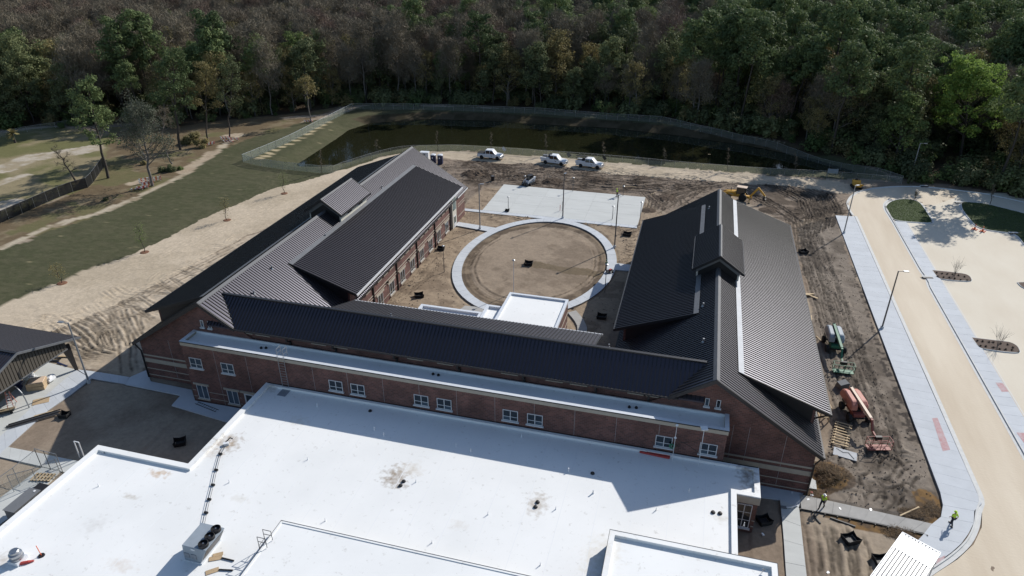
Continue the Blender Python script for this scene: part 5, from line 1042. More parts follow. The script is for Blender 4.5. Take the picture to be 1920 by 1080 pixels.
def backhoe(px, rz, label):
    b = G(*px); t = empty('backhoe_loader', (b[0], b[1], .02), rz, label, 'backhoe')
    MB().obox((.2, 0, .85), (4.6, .8, .45)).build('chassis', M['yellow'], t, bevel=.05)
    loft([(.5, sec(.5, 1.05, 1.75)), (1.4, sec(.5, 1.05, 1.7)), (2.5, sec(.46, 1.05, 1.5)), (2.6, sec(.4, 1.1, 1.4))], M['yellow'], 'bonnet', t)
    MB().obox((2.62, 0, 1.2), (.06, .7, .4)).build('grille', M['dark'], t); MB().tube((1.6, .25, 1.6), (1.6, .25, 2.4), .05).build('exhaust', M['dark'], t)
    for s in (-1, 1):
        wheel(t, -.9, s*.85, .78, .48, 'yellow'); wheel(t, 1.9, s*.8, .52, .36, 'yellow')
        for x in (-1.2, .45): MB().bar((x, s*.6, 1.1), (x*.92, s*.56, 2.65), .1).build('cab_post', M['dark'], t)
        MB().bar((.7, s*.6, 1.6), (2.9, s*.6, 1.3), .14, .26).build('loader_arm', M['yellow'], t); MB().bar((2.9, s*.6, 1.3), (3.6, s*.6, .4), .12, .24).build('loader_link', M['yellow'], t); MB().bar((1.0, s*.6, 1.1), (2.2, s*.6, 1.35), .1).build('hydraulic_ram', M['chrome'], t)
        MB().bar((-2.2, s*.7, .9), (-2.35, s*1.4, .15), .14, .2).build('stabiliser_leg', M['yellow'], t); MB().obox((-2.35, s*1.45, .1), (.45, .4, .08)).build('stabiliser_foot', M['dark'], t)
    MB().obox((-.4, 0, 2.72), (2.0, 1.4, .12)).build('cab_roof', M['boomcream'], t, bevel=.04); MB().obox((-.38, 0, 1.95), (1.55, 1.15, 1.3)).build('cab_glass', M['carglass'], t); MB().obox((-.38, 0, 1.15), (1.7, 1.2, .35)).build('cab_base', M['yellow'], t)
    bk = MB(); bk.extrude([(3.5, .1), (4.3, .0), (4.3, .08), (3.75, .2), (3.6, .9), (3.45, .9)], 'y', -1.15, 1.15); bk.build('front_bucket', M['yellow'], t)
    MB().bar((-2.2, 0, 1.0), (-3.6, 0, 3.0), .26, .36).build('boom', M['yellow'], t); MB().bar((-3.5, 0, 3.05), (-5.0, 0, 1.5), .2, .3).build('dipper_stick', M['yellow'], t); MB().bar((-2.6, 0, 1.9), (-3.4, 0, 2.5), .1).build('boom_ram', M['chrome'], t)
    bk = MB(); bk.extrude([(-5.0, 1.5), (-4.6, 1.2), (-4.7, .7), (-5.1, .55), (-5.3, .9), (-5.15, 1.0), (-5.0, .85), (-4.9, 1.1), (-5.15, 1.4)], 'y', -.35, .35); bk.build('digging_bucket', M['dark'], t)
    return t
backhoe((1384, 374), R(168), 'yellow backhoe loader working in the dirt behind the right wing')
b = G(1605, 352); t = empty('mini_dumper', tuple(b), R(100), 'small yellow tracked dumper in tree shade by the pond fence', 'dumper')
for s in (-1, 1): q = MB(); q.extrude([(-1.1, 0), (1.1, 0), (1.3, .28), (1.1, .5), (-1.1, .5), (-1.3, .28)], 'y', s*.45, s*.85); q.build('track', M['tyre'], t)
MB().obox((0, 0, .65), (2.2, 1.2, .3)).build('chassis', M['yellow'], t); q = MB(); q.extrude([(-1.5, 1.1), (-1.2, .8), (.3, .8), (.5, 1.5), (.4, 1.5), (.2, .9), (-1.15, .9), (-1.4, 1.2)], 'y', -.85, .85); q.build('skip', M['yellow'], t)
MB().obox((.95, 0, 1.1), (.8, 1.2, .7)).build('engine_cover', M['yellow'], t, bevel=.06); MB().obox((.6, 0, 1.55), (.1, .6, .6)).build('seat', M['dark'], t); [MB().bar((.75, s*.6, 1.3), (.75, s*.6, 2.3), .07).build('roll_bar', M['dark'], t) for s in (-1, 1)]; MB().bar((.75, -.6, 2.3), (.75, .6, 2.3), .07).build('roll_bar', M['dark'], t)
def boom_lift(px, rz, label, hood, frame, boomm, jibm, swing=0., ext=5.6):
    b = G(*px); t = empty('boom_lift', (b[0], b[1], .02), rz, label, 'boom lift')
    MB().obox((0, 0, .75), (2.3, 1.3, .45)).build('chassis', M[frame], t, bevel=.05); MB().tube((0, 0, .9), (0, 0, 1.2), .6, n=18).build('turntable', M['dark'], t)
    for x in (-1.15, 1.15):
        MB().bar((x, -1.0, .5), (x, 1.0, .5), .18).build('axle', M['dark'], t)
        for s in (-1, 1): wheel(t, x, s*1.05, .48, .38, frame)
    tt = t
    rot = lambda x, y, z: (x*math.cos(swing)-y*math.sin(swing), x*math.sin(swing)+y*math.cos(swing), z)
    def hoodpart(s):
        mb = MB(); prof = [(-2.3, 1.2), (-2.45, 1.55), (-2.2, 2.15), (-1.6, 2.35), (.3, 2.25), (.75, 1.9), (.8, 1.2)]
        mb.extrude(prof, 'y', s*.22, s*1.18); mb.v = [rot(x, y*(1 if abs(y) < .5 else (1-.25*(z-1.2) if z > 1.9 else 1)*(.82 if x < -2.2 or x > .7 else 1)), z) for x, y, z in mb.v]; mb.build('engine_hood', M[hood], t, bevel=.1)
        MB().obox(rot(-.7, s*1.19, 1.45), (.9, .02, .3), swing).build('side_grille', M['dark'], t)
    hoodpart(1); hoodpart(-1); MB().obox(rot(-2.0, 0, 1.7), (.5, .44, .9), swing).build('counterweight', M[hood], t, bevel=.08)
    p0 = rot(-2.2, 0, 2.35); p1 = rot(-2.2+ext, 0, 2.05); MB().bar(p0, p1, .3, .36).build('boom', M[boomm], t); MB().bar(rot(-2.2+ext*.5, 0, 2.2), rot(-2.2+ext+.35, 0, 2.03), .22, .27).build('boom_extension', M[jibm], t)
    MB().bar(rot(-2.2, 0, 2.55), rot(-1.6, 0, 1.3), .2, .3).build('boom_riser', M['dark'], t); MB().bar(rot(-.9, 0, 1.4), rot(.6, 0, 2.0), .12).build('lift_ram', M['chrome'], t)
    e = -2.2+ext; MB().bar(rot(e+.3, 0, 2.0), rot(e+.9, 0, 1.1), .2).build('jib_knuckle', M[jibm], t); MB().bar(rot(e+.8, 0, 1.1), rot(e+2.1, 0, .95), .16, .2).build('jib', M[jibm], t)
    bx = e+2.6; cx, cy, _ = rot(bx, 0, 0); fl = MB(); fl.obox((cx, cy, .3), (.9, 2.4, .06), swing); bo = fl.build('platform', M[jibm], t)
    rl = MB()
    def rp(u, v, z): x, y, _ = rot(bx+u, v, 0); return (x, y, z)
    for z in (.85, 1.4): [rl.bar(rp(*a, z), rp(*c, z), .05) for a, c in (((-.45, -1.2), (.45, -1.2)), ((.45, -1.2), (.45, 1.2)), ((.45, 1.2), (-.45, 1.2)), ((-.45, 1.2), (-.45, -1.2)))]
    rl.build('guard_rail', M[jibm], t)
    for u, v in ((-.45, -1.2), (.45, -1.2), (.45, 0), (.45, 1.2), (-.45, 1.2), (-.45, .4), (-.45, -.4)): MB().bar(rp(u, v, .3), rp(u, v, 1.4), .05).build('rail_post', M[jibm], t)
    MB().obox(rp(-.42, 0, 1.25), (.3, .7, .4), swing).build('control_box', M['dark'], t); return t
boom_lift((1562, 652), R(-87), 'green and grey boom lift parked beside the right wing', 'greyhood', 'green', 'green', 'green')
boom_lift((1601, 779), R(-78), 'faded orange boom lift with basket lowered by the timber frame', 'orange', 'oranged', 'boomcream', 'oranged', swing=.05, ext=5.4)
def sloping_box(px, rz, label, m='greytrim', s=1.0):
    b = G(*px); t = empty('equipment_box', tuple(b), rz, label, 'box'); q = MB(); q.extrude([(-.6*s, 0), (.6*s, 0), (.6*s, .95*s), (-.5*s, .7*s)], 'y', -.5*s, .5*s); q.build('body', M[m], t, bevel=.03); MB().obox((0, 0, .86*s), (1.05*s, .9*s, .03), 0, 0, -.22).build('lid', M['greytrim'], t)
sloping_box((1578, 728), .4, 'grey-brown covered box on the dirt between the two boom lifts', 'pole')
# ------------------------------------------------------------------ drain inlets wrapped in black fabric
def inlet(px, label, s=1., rz=.3, flare=.06):
    b = G(*px); t = empty('drain_inlet', tuple(b), rz, label, 'drain inlet', 'black fabric wrapped drain inlets in the dirt'); rg = random.Random(int(px[0]))
    s *= .86; c = [(-.7*s, -.6*s), (.7*s, -.6*s), (.7*s, .6*s), (-.7*s, .6*s)]; hs = [.52+rg.uniform(-.05, flare) for _ in c]; mb = MB()
    for i in range(4):
        j = (i+1) % 4; a, d = c[i], c[j]; m_ = ((a[0]+d[0])/2, (a[1]+d[1])/2); k = 1.12
        mb.add([(*a, 0), (*d, 0), (d[0]*k, d[1]*k, hs[j]), (m_[0]*.95, m_[1]*.95, min(hs[i], hs[j])-.05), (a[0]*k, a[1]*k, hs[i])], [(0, 1, 2, 3, 4)])
    o = mb.build('fabric_screen', M['black'], t); md = o.modifiers.new('thick', 'SOLIDIFY'); md.thickness = .03
    for i, a in enumerate(c): MB().bar((*a, 0), (a[0]*1.12, a[1]*1.12, hs[i]+.08), .05).build('stake', M['dark'], t)
    MB().box((-.55*s, -.45*s, 0), (.55*s, .45*s, .12)).build('grate', M['dark'], t)
for px, lb, s, rz in [((991, 496), 'black fabric drain inlet in the middle of the oval dirt bed', 1.0, .1), ((786, 556), 'black drain inlet low in the courtyard left of the annex roofs', 1.0, .5), ((827, 468), 'black drain inlet just left of the oval walk near a short lamp post', .9, .2),
        ((1176, 441), 'square black drain inlet on dirt right of the oval, under the shed roof edge', 1.1, .0), ((1506, 474), 'black drain inlet among tyre ruts right of the east wing', 1.0, .4), ((1128, 596), 'black drain inlet in the shade between oval and east wing', 1.0, 0.),
        ((122, 781), 'small black drain inlet at the shadow edge near the yard walk', .75, .2), ((338, 832), 'black drain inlet in the shaded yard above the white hall roof', .9, .6), ((1594, 1014), 'black drain inlet with flared corners on dirt below the narrow walk', 1., .5), ((1432, 979), 'black drain inlet in the shade beside the hall corner window', .9, .5), ((951, 397), 'small black inlet cover at the near left edge of the court', .55, 0), ((1652, 1055), 'black-screened pit beside the white metal canopy', 1., .3)]: inlet(px, lb, s, rz)
for px, lb in (((1739, 522), 'open black kerb inlet at the bulge of the lane kerb'), ((1798, 381), 'open black kerb inlet at the tip of the large turf island'), ((1901, 439), 'open black kerb inlet at the lower corner of the large turf island'), ((1733, 350.5), 'dark kerb inlet on the far rim of the car park')):
    b = G(*px); t = empty('kerb_inlet', (b[0], b[1], .02), .2, lb, 'kerb inlet'); MB().box((-.75, -.28, 0), (.75, .28, .17)).build('throat', M['dark'], t); MB().box((-.8, .05, .172), (.8, .5, .22)).build('top_slab', M['kerb'], t)
# ------------------------------------------------------------------ timber frame, panel, lumber
b = G(1577, 818); t = empty('timber_ladder_grid', tuple(b), R(-14), 'ladder-like frame of pale timber lying beside the orange boom lift', 'timber frame')
for s in (-1, 1): MB().obox((s*.62, 0, .2), (.12, 4.3, .2)).build('rail', M['wood'], t)
for i in range(9): MB().obox((0, -2.0+i*.5, .34), (1.75, .13, .07), random.uniform(-.05, .05)).build('cross_batten', M['wood'], t)
b = G(1584, 853); t = empty('insulation_board', tuple(b), R(-12), 'flat white insulated panel lying on the dirt below the timber frame', 'panel'); MB().obox((0, 0, .12), (2.3, 1.35, .1)).build('sheet', M['flash'], t); [MB().obox((x, 0, .03), (.1, 1.3, .06)).build('skid', M['wood'], t) for x in (-.8, .8)]; MB().path([(-.9, .5, .2), (-.2, .1, .2), (.3, .3, .2), (.9, -.5, .2)], .02, 5).build('strap', M['dark'], t)
def plank_pile(px, lens, label, rz=0., m='wood'):
    b = G(*px); t = empty('plank_pile', tuple(b), rz, label, 'planks')
    for i, l in enumerate(lens): MB().obox((random.uniform(-.5, .5), random.uniform(-.5, .5), .1+.05*i), (l, .3, .05), random.uniform(-.6, .6)).build('plank', M[m], t)
plank_pile((1517, 555), [1.6, 1.2, 2.3, 1.0, 1.4, .8], 'loose heap of pale boards against the right edge of the east wing roof')
for px, rz, l, lb in [((1521, 597), R(85), 1.5, 'single pale stud lying along the east wing edge'), ((1535, 636), R(-65), 1.3, 'thin pale lath on the dirt left of the green lift'), ((1705, 960), R(40), 2.6, 'grey timber lying beside the narrow walk'), ((1522, 790), R(80), 2.6, 'pale timber prop standing low against the east wing corner'), ((1226, 363), R(60), 2.2, 'pale board lying right of the concrete court'), ((1580, 980), R(-15), 2.2, 'dark timber offcut on the dirt below the narrow walk'), ((1532, 975), R(-60), 1.0, 'short dark offcut on dirt below the walking worker'), ((1330, 290), R(10), .6, 'tiny pale scrap by the pond fence')]:
    b = G(*px); t = empty('timber', (b[0], b[1], .05), rz, lb, 'timber'); MB().obox((0, 0, .04), (l, .13, .08)).build('stud', M['wood'] if 'dark' not in lb else M['dark'], t)
b = G(1544, 792); t = empty('timber_trestle', tuple(b), .2, 'rough timber trestle beneath the eave at the east wing corner', 'trestle')
for a, c in (((-.5, 0, 0), (-.5, 0, 2.0)), ((.5, 0, 0), (.5, 0, 2.0)), ((-.5, .9, 0), (-.5, .9, 2.0)), ((.5, .9, 0), (.5, .9, 2.0))): MB().bar(a, c, .1).build('leg', M['wood'], t)
for z in (.7, 2.0): [MB().bar(a, c, .1).build('rail', M['wood'], t) for a, c in (((-.5, 0, z), (.5, 0, z)), ((-.5, .9, z), (.5, .9, z)), ((-.5, 0, z), (-.5, .9, z)), ((.5, 0, z), (.5, .9, z)))]
# downspout / white bent guard on entrance walk
b = G(1495, 950); t = empty('bent_white_pipe', (b[0], b[1], .1), 0, 'bent white pipe lying at the corner of the entrance walk', 'pipe'); MB().path([(0, 0, .1), (-.3, -.35, .25), (-.7, -.55, .2), (-1.1, -.6, .12)], .06, 8).build('pipe', M['white'], t); MB().obox((-1.3, -.62, .1), (.5, .3, .1), .1).build('end_plate', M['greytrim'], t)
for k, px in enumerate([(1522, 930), (1521, 925), (1485, 925), (1515, 938), (1632, 957), (1552, 1075), (1575, 955), (1430, 1003), (1492, 912)]):
    b = G(*px); t = empty('litter', (b[0], b[1], .02), random.uniform(0, 3), ['scrap of white wrapping beside the narrow walk end', 'red bucket lying by the gable corner', 'pale scrap on the entrance apron', 'small white scrap on the red soil by the gable', 'white cup on the dirt beyond the narrow walk', 'white scrap near the bottom of the dirt patch', 'yellow stake scrap on the narrow walk edge', 'white paper on the shaded dirt by the hall corner', 'dark rag in the shade at the gable foot'][k], 'litter'); MB().obox((0, 0, .06), (.28, .2, .1), .3, .2).build('scrap', M['redpaint'] if k == 1 else M['white'] if k != 8 else M['dark'], t)
# ------------------------------------------------------------------ white ribbed canopy, bottom right
b0 = G(1693, 998, 2.9); b1 = G(1763, 1036, 2.9); b2 = G(1655, 1078, 2.9)
u = Vector(b1-b0); v = Vector(b2-b0); wd = u.length; u.normalize(); v.normalize(); v = Vector((0, 0, 1)).cross(u)*-1
ang = math.atan2(u.y, u.x); t = empty('metal_canopy', (b0[0], b0[1], 0), ang, 'white ribbed metal canopy roof at the bottom right beside the pavement', 'canopy')
Lc = 7.5; MB().box((0, -Lc, 2.72), (wd, 0, 2.80)).build('roof_deck', M['dark'], t)
n = 11
for i in range(n):
    x0 = wd*i/n; MB().box((x0+.03, -2.1, 2.802), (x0+wd/n-.05, -.06, 2.90)).build('roof_rib_panel', M['whitemetal'], t)
    MB().box((x0+.04, -Lc, 2.802), (x0+wd/n-.05, -2.25, 2.88)).build('roof_rib_panel', M['whitemetal'], t)
MB().box((-.03, -2.24, 2.86), (wd+.03, -.0+-.3, 2.895)).build('upper_sheet', M['whitemetal'], t)
MB().box((-.05, -.05, 2.5), (wd+.05, .02, 2.93)).build('end_fascia', M['white'], t); MB().box((-.06, -Lc, 2.5), (-.005, -.06, 2.91)).build('side_fascia', M['whitemetal'], t); MB().box((wd+.005, -Lc, 2.5), (wd+.06, -.06, 2.91)).build('side_fascia', M['whitemetal'], t)
for x in (.08, wd-.08):
    for y in (-.1, -3.6, -7.3): MB().box((x-.05, y-.05, 0), (x+.05, y+.05, 2.72)).build('post', M['white'], t)
# ------------------------------------------------------------------ pavilion, left
PV = empty('pavilion', (-71.5, 48.6, 0), label='open-sided pavilion with dark ribbed metal roof and tan gable infill at the left edge', cat='pavilion')
def pvp(mb, name, m): return mb.build(name, m, PV, world=True)
XE, XWst, YR, ZRg, ZE, YE1, YE0 = -70.8, -98, 48.6, 6.98, 4.25, 56.7, 40.5
for s, ye in ((1, YE1), (-1, YE0)):
    mb = MB(); vs = [(XE, YR, ZRg), (XWst, YR, ZRg), (XWst, ye, ZE), (XE, ye, ZE)]; mb.add(vs+[(x, y, z-.12) for x, y, z in vs], [(0, 1, 2, 3), (7, 6, 5, 4), (0, 4, 5, 1), (1, 5, 6, 2), (2, 6, 7, 3), (3, 7, 4, 0)]); ro = pvp(mb, 'roof', M['roof'])
    sb = MB(); 
    for i in range(68): x = XE-.1-i*.4; sb.add([(x-.03, YR, ZRg), (x+.03, YR, ZRg), (x+.03, ye, ZE), (x-.03, ye, ZE), (x-.02, YR, ZRg+.05), (x+.02, YR, ZRg+.05), (x+.02, ye, ZE+.05), (x-.02, ye, ZE+.05)], [(4, 5, 6, 7), (0, 1, 5, 4), (1, 2, 6, 5), (2, 3, 7, 6), (3, 0, 4, 7)])
    me = sb.mesh('roof_rib', M['seam'], off=tuple(PV.location)); so = obj('roof_rib', me, ro); so['kind'] = 'stuff'
    tr = MB(); tr.extrude([(YR, ZRg+.1), (ye, ZE+.1), (ye, ZE-.18), (YR, ZRg-.18)], 'x', XE+.08, XE+.003); pvp(tr, 'rake_trim', M['galv'])
    ev = MB(); ev.box((XWst, ye-.06, ZE-.16), (XE, ye+.06, ZE-.0)); pvp(ev, 'eave_gutter', M['roof_plain'])
mb = MB(); mb.box((XWst, YR-.15, ZRg+.03), (XE+.05, YR+.15, ZRg+.09)); pvp(mb, 'ridge_cap', M['roof_plain'])
YG0, YG1 = 42.3, 54.9; zt = lambda y: ZRg-(ZRg-ZE)/8.1*abs(y-YR)-.3
nr = 32
for i in range(nr):
    ya, yb = YG0+(YG1-YG0)*i/nr, YG0+(YG1-YG0)*(i+1)/nr
    if zt((ya+yb)/2) < 3.72: continue
    mb = MB(); mb.extrude([(ya, 3.62), (yb-.09, 3.62), (yb-.09, zt(yb-.09)), (ya, zt(ya))], 'x', -71.25, -71.40); pvp(mb, 'siding_rib', M['tanwall'])
mb = MB(); mb.extrude([(YG0, 3.6), (YG1, 3.6), (YG1, zt(YG1)), (YR, zt(YR)), (YG0, zt(YG0))], 'x', -71.42, -71.5); pvp(mb, 'gable_backing', M['tanwall'])
mb = MB(); mb.box((-71.55, YG0, 3.48), (-71.2, YG1, 3.61)); pvp(mb, 'gable_trim', M['galv'])
for y, s in ((55.4, 1), (41.8, -1)):
    for x in (-71.6, -79, -87, -95):
        mb = MB(); mb.extrude([(y-.14, 0), (y+.14, 0), (y+.14, 3.9), (y-s*.9, 3.9+.1), (y-s*.9, 3.6)] if s > 0 else [(y+.14, 0), (y-.14, 0), (y-.14, 3.9), (y+.9, 4.0), (y+.9, 3.6)], 'x', x-.12, x+.12); pvp(mb, 'tapered_column', M['dark'])
# things lying in the pavilion's yard
t = empty('crate_stack', tuple(G(72, 726, .09)), R(28), 'stack of tan cardboard and timber crates on the pavilion floor', 'crates')
for i, (x, y, z, a, b_, c) in enumerate([(0, 0, 0, 1.9, 1.5, .5), (0, 0, .5, 1.9, 1.4, .45), (.1, 0, .95, 1.6, 1.3, .12)]): MB().obox((x, y, z+c/2), (a, b_, c), .03*i).build('crate', M['ply'] if i < 2 else M['boomcream'], t, bevel=.01)
t = empty('plywood_sheet', tuple(G(77, 752, .1)), R(40), 'flat tan plywood sheet on the pavement in front of the crates', 'plywood'); MB().obox((0, 0, .02), (1.7, 1.2, .03)).build('sheet', M['ply'], t)
for px, lb, c in [((57, 711), 'white wrapped bundle behind the crate stack', 'white'), ((97, 713), 'white wrapped bundle right of the crate stack', 'white'), ((38, 727), 'dark blue bundle of gear left of the crates', 'blue')]:
    t = empty('wrapped_bundle', tuple(G(*px, .09)), random.uniform(0, 1), lb, 'bundle'); rg = random.Random(px[0])
    for i in range(4): MB().obox((rg.uniform(-.4, .4), rg.uniform(-.3, .3), .2+.12*i), (rg.uniform(.6, 1.1), rg.uniform(.4, .8), .3), rg.uniform(0, 3), rg.uniform(-.2, .2)).build('parcel', M[c], t, bevel=.05)
t = empty('bent_post', tuple(G(55, 764, .1)), 0, 'curved grey steel post standing on the pavement in front of the pavilion', 'post'); MB().path([(0, 0, 0), (-.1, 0, 1.2), (-.25, 0, 2.0), (-.6, 0, 2.5), (-1.1, .1, 2.75)], .07, 8).build('post', M['galv'], t)
t = empty('step_ladder', tuple(G(20, 764, .1)), .5, 'orange-and-white step ladder standing at the pavilion edge', 'ladder')
for s in (-1, 1): MB().bar((s*.3, 0, 0), (s*.2, .5, 1.9), .06).build('stile', M['orange'], t); MB().bar((s*.3, 1.0, 0), (s*.2, .5, 1.9), .05).build('rear_leg', M['orange'], t)
for i in range(5): MB().obox((0, .1*i+.08, .32*(i+1)), (.56-.03*i, .14, .04)).build('tread', M['white'], t)
t = empty('pipe_bundle', tuple(G(68, 786, .12)), R(48), 'long bundle of dark pipes and pale boards lying on the yard walk', 'pipes')
for i in range(6): MB().tube((-2.6+random.uniform(-.4, .2), -.35+.14*i, .1+.05*(i % 2)), (2.4+random.uniform(-.3, .3), -.35+.14*i, .1+.05*(i % 2)), .06).build('pipe', M['dark'] if i % 3 else M['pole'], t)
for i in range(3): MB().obox((random.uniform(-1, 1.4), .4+.12*i, .08), (1.9, .14, .05), random.uniform(-.06, .06)).build('board', M['wood'], t)
t = empty('handcart', tuple(G(10, 775, .1)), .7, 'dark flat cart with tubes at the far left edge of the yard', 'cart')
MB().obox((0, 0, .35), (2.0, .8, .08)).build('deck', M['dark'], t); [MB().tube((x, y-.05, .16), (x, y+.05, .16), .16, n=12).build('wheel', M['tyre'], t) for x in (-.7, .7) for y in (-.38, .38)]; MB().path([(1, .3, .4), (1.3, .3, 1.0), (1.3, -.3, 1.0), (1, -.3, .4)], .03).build('handle', M['galv'], t); [MB().tube((-.9, -.2+.2*i, .45), (1.1, -.2+.2*i, .45), .06).build('tube', M['wood'], t) for i in range(3)]
t = empty('ladder_on_ground', tuple(G(388, 764)), R(-12), 'dark ladder lying on the pavement below the lower windows', 'ladder')
for s in (-1, 1): MB().obox((0, s*.2, .08), (3.4, .07, .08)).build('stile', M['dark'], t)
for i in range(10): MB().obox((-1.5+i*.33, 0, .08), (.05, .4, .04)).build('rung', M['dark'], t)
# planks and teal sheet in the rutted dirt behind the pavilion column
for px, rz, c, lb in [((102, 672), .2, 'dark', 'dark timber laid on sand behind the pavilion'), ((98, 677), .15, 'dark', 'second dark timber in the sand behind the pavilion'), ((121, 669), .25, 'wood', 'pale board in the sand near the pavilion column'), ((117, 684), -.2, 'blue', 'blue tarpaulin strip at the far edge of the pavilion floor')]:
    t = empty('timber', tuple(G(*px, .06)), rz, lb, 'timber' if c != 'blue' else 'tarpaulin'); MB().obox((0, 0, .06), (1.9, .22, .1)).build('piece', M[c], t)
# ------------------------------------------------------------------ generator / switchgear by the hall, gate, fence
t = empty('generator', (-57.0, 34.9, .1), 0, 'long dark grey enclosed generator beside the hall wall', 'generator')
MB().box((-.6, -1.8, .15), (.6, 1.1, 1.75)).build('enclosure', M['greytrim'], t, bevel=.04); MB().box((-.62, 1.12, .15), (.62, 2.1, 1.55)).build('radiator_housing', M['dark'], t, bevel=.03); MB().box((-.66, -1.86, 1.76), (.66, 1.12, 1.80)).build('roof_sheet', M['greytrim'], t)
for y in (-1.5, -.8, -.1, .6): MB().box((.60, y, .3), (.63, y+.5, 1.6)).build('door_panel', M['dark'], t)
MB().box((.1, .75, 1.81), (.3, .95, 1.84)).build('label_plate', M['white'], t); MB().box((-.7, -2.2, 0), (.7, 2.3, .14)).build('skid', M['dark'], t)
t = empty('pallet', tuple(G(81, 896, .1)), .2, 'wooden pallet with dark slats on the generator pad', 'pallet')
for i in range(6): MB().obox((-.9+i*.36, 0, .13), (.2, 1.1, .03)).build('slat', M['wood'], t)
for y in (-.45, 0, .45): MB().obox((0, y, .06), (2.0, .1, .1)).build('bearer', M['dark'], t)
def chain_run(pts, h, label, m='chain', postm='galv', step=3., top=True, name='chain_link_fence', z=None, rail_m=None, cat='fence', group=None, hfun=None, base=True):
    r_ = empty(name, (pts[0][0], pts[0][1], 0), 0, label, cat, group); P_ = np.array(pts, float); s = np.r_[0, np.cumsum(np.hypot(*np.diff(P_, axis=0).T))]; n = max(1, int(round(s[-1]/step))); tt = np.linspace(0, s[-1], n+1)
    Q = np.c_[np.interp(tt, s, P_[:, 0]), np.interp(tt, s, P_[:, 1])]; o = Vector(r_.location)
    zz = [terrain_z(*q) for q in Q]
    pm = MB().tube((0, 0, 0), (0, 0, h+.05), .035, n=6).mesh('post', M[postm])
    for q, zq in zip(Q, zz): obj('post', pm, r_, (q[0]-o.x, q[1]-o.y, zq-.02))
    for i in range(n):
        a, b_ = Q[i]-P_[0], Q[i+1]-P_[0]; za, zb = zz[i], zz[i+1]
        mb = MB(); mb.add([(*a, za+.03), (*b_, zb+.03), (*b_, zb+h), (*a, za+h)], [(0, 1, 2, 3)]); mb.build('mesh_panel', M[m], r_)
        if top: MB().bar((*a, za+h), (*b_, zb+h), .045).build('top_rail', M[rail_m or postm], r_)
    return r_
def terrain_z(x, y):
    i = min(max(np.searchsorted(gx, x), 0), len(gx)-1); j = min(max(np.searchsorted(gy, y), 0), len(gy)-1); return float(H[max(0, j-3):j+4, max(0, i-3):i+4].mean())
gpts = G2([(79, 877), (38, 912), (-10, 947)])
chain_run(gpts, 2.4, 'chain-link fence leaving the yard gate toward the lower left corner', step=3.)
chain_run(G2([(79, 877), (96, 882)]), 2.6, 'left leaf of the open chain-link gate by the hall corner', step=1.5, name='gate', cat='gate')
chain_run(G2([(96, 882), (119, 888)]), 2.6, 'right leaf of the open chain-link gate by the hall corner', step=2, name='gate', cat='gate')
chain_run([(-60.8, 36.5), (-58.8, 38.2), (-58.2, 39.6)], 2.2, 'chain-link panel folded back along the generator pad', step=2)
b = G(150, 858); t = empty('white_bollard_pair', tuple(b), 0, 'small white post frame just beyond the hall parapet corner', 'bollard'); [MB().tube((x, 0, 0), (x, 0, 2.2), .06).build('post', M['white'], t) for x in (0, .6)]; MB().bar((0, 0, 2.2), (.6, 0, 2.2), .08).build('crossbar', M['white'], t)
# pond fences
outer = G2([(456, 304), (500, 286), (540, 269), (573, 252), (620, 227), (662, 205), (800, 206), (1000, 213), (1240, 231), (1450, 271), (1560, 303), (1690, 345)])
chain_run(outer[:6], 1.8, 'pale chain-link fence climbing the grassy west bank of the pond', m='chain2', rail_m='whitemetal', group='fence round the pond'); chain_run(outer[5:], 1.8, 'dim chain-link fence running along the far shaded bank of the pond', m='chain', group='fence round the pond')
chain_run(G2([(456, 304), (480, 311), (530, 318), (602, 325), (625, 324)]), 1.8, 'pale chain-link fence along the near end of the pond, facing the lawn', m='chain2', group='fence round the pond')
chain_run(G2([(625, 324), (640, 317), (680, 304), (730, 289), (760, 284), (850, 282), (930, 287), (1000, 292), (1100, 299), (1200, 307), (1300, 317), (1400, 325), (1560, 333), (1690, 345)]), 1.5, 'chain-link fence between the pond and the dirt road', m='chain', group='fence round the pond')
chain_run(G2([(-40, 435), (0, 419), (52, 396), (98, 375), (130, 362), (165, 352)]), 2.2, 'black screened fence stretching from the left edge to the dead tree', m='silt', rail_m='greytrim', name='screened_fence'); chain_run(G2([(165, 352), (175, 342), (198, 309)]), 2.2, 'grey end run of the black screened fence below the leaning pine', m='silt', rail_m='galv', name='screened_fence')
chain_run(G2([(0, 258), (60, 246), (130, 236)]), 1.5, 'low old wire fence at the back of the sandy clearing')
t = empty('sign_board', tuple(G(1560, 329)), .1, 'small pale sign board fixed low on the pond fence', 'sign'); MB().box((-1.1, -.05, .5), (1.1, .0, 1.5)).build('board', M['greyhood'], t); [MB().tube((x, .03, 0), (x, .03, 1.7), .04).build('post', M['galv'], t) for x in (-.9, .9)]
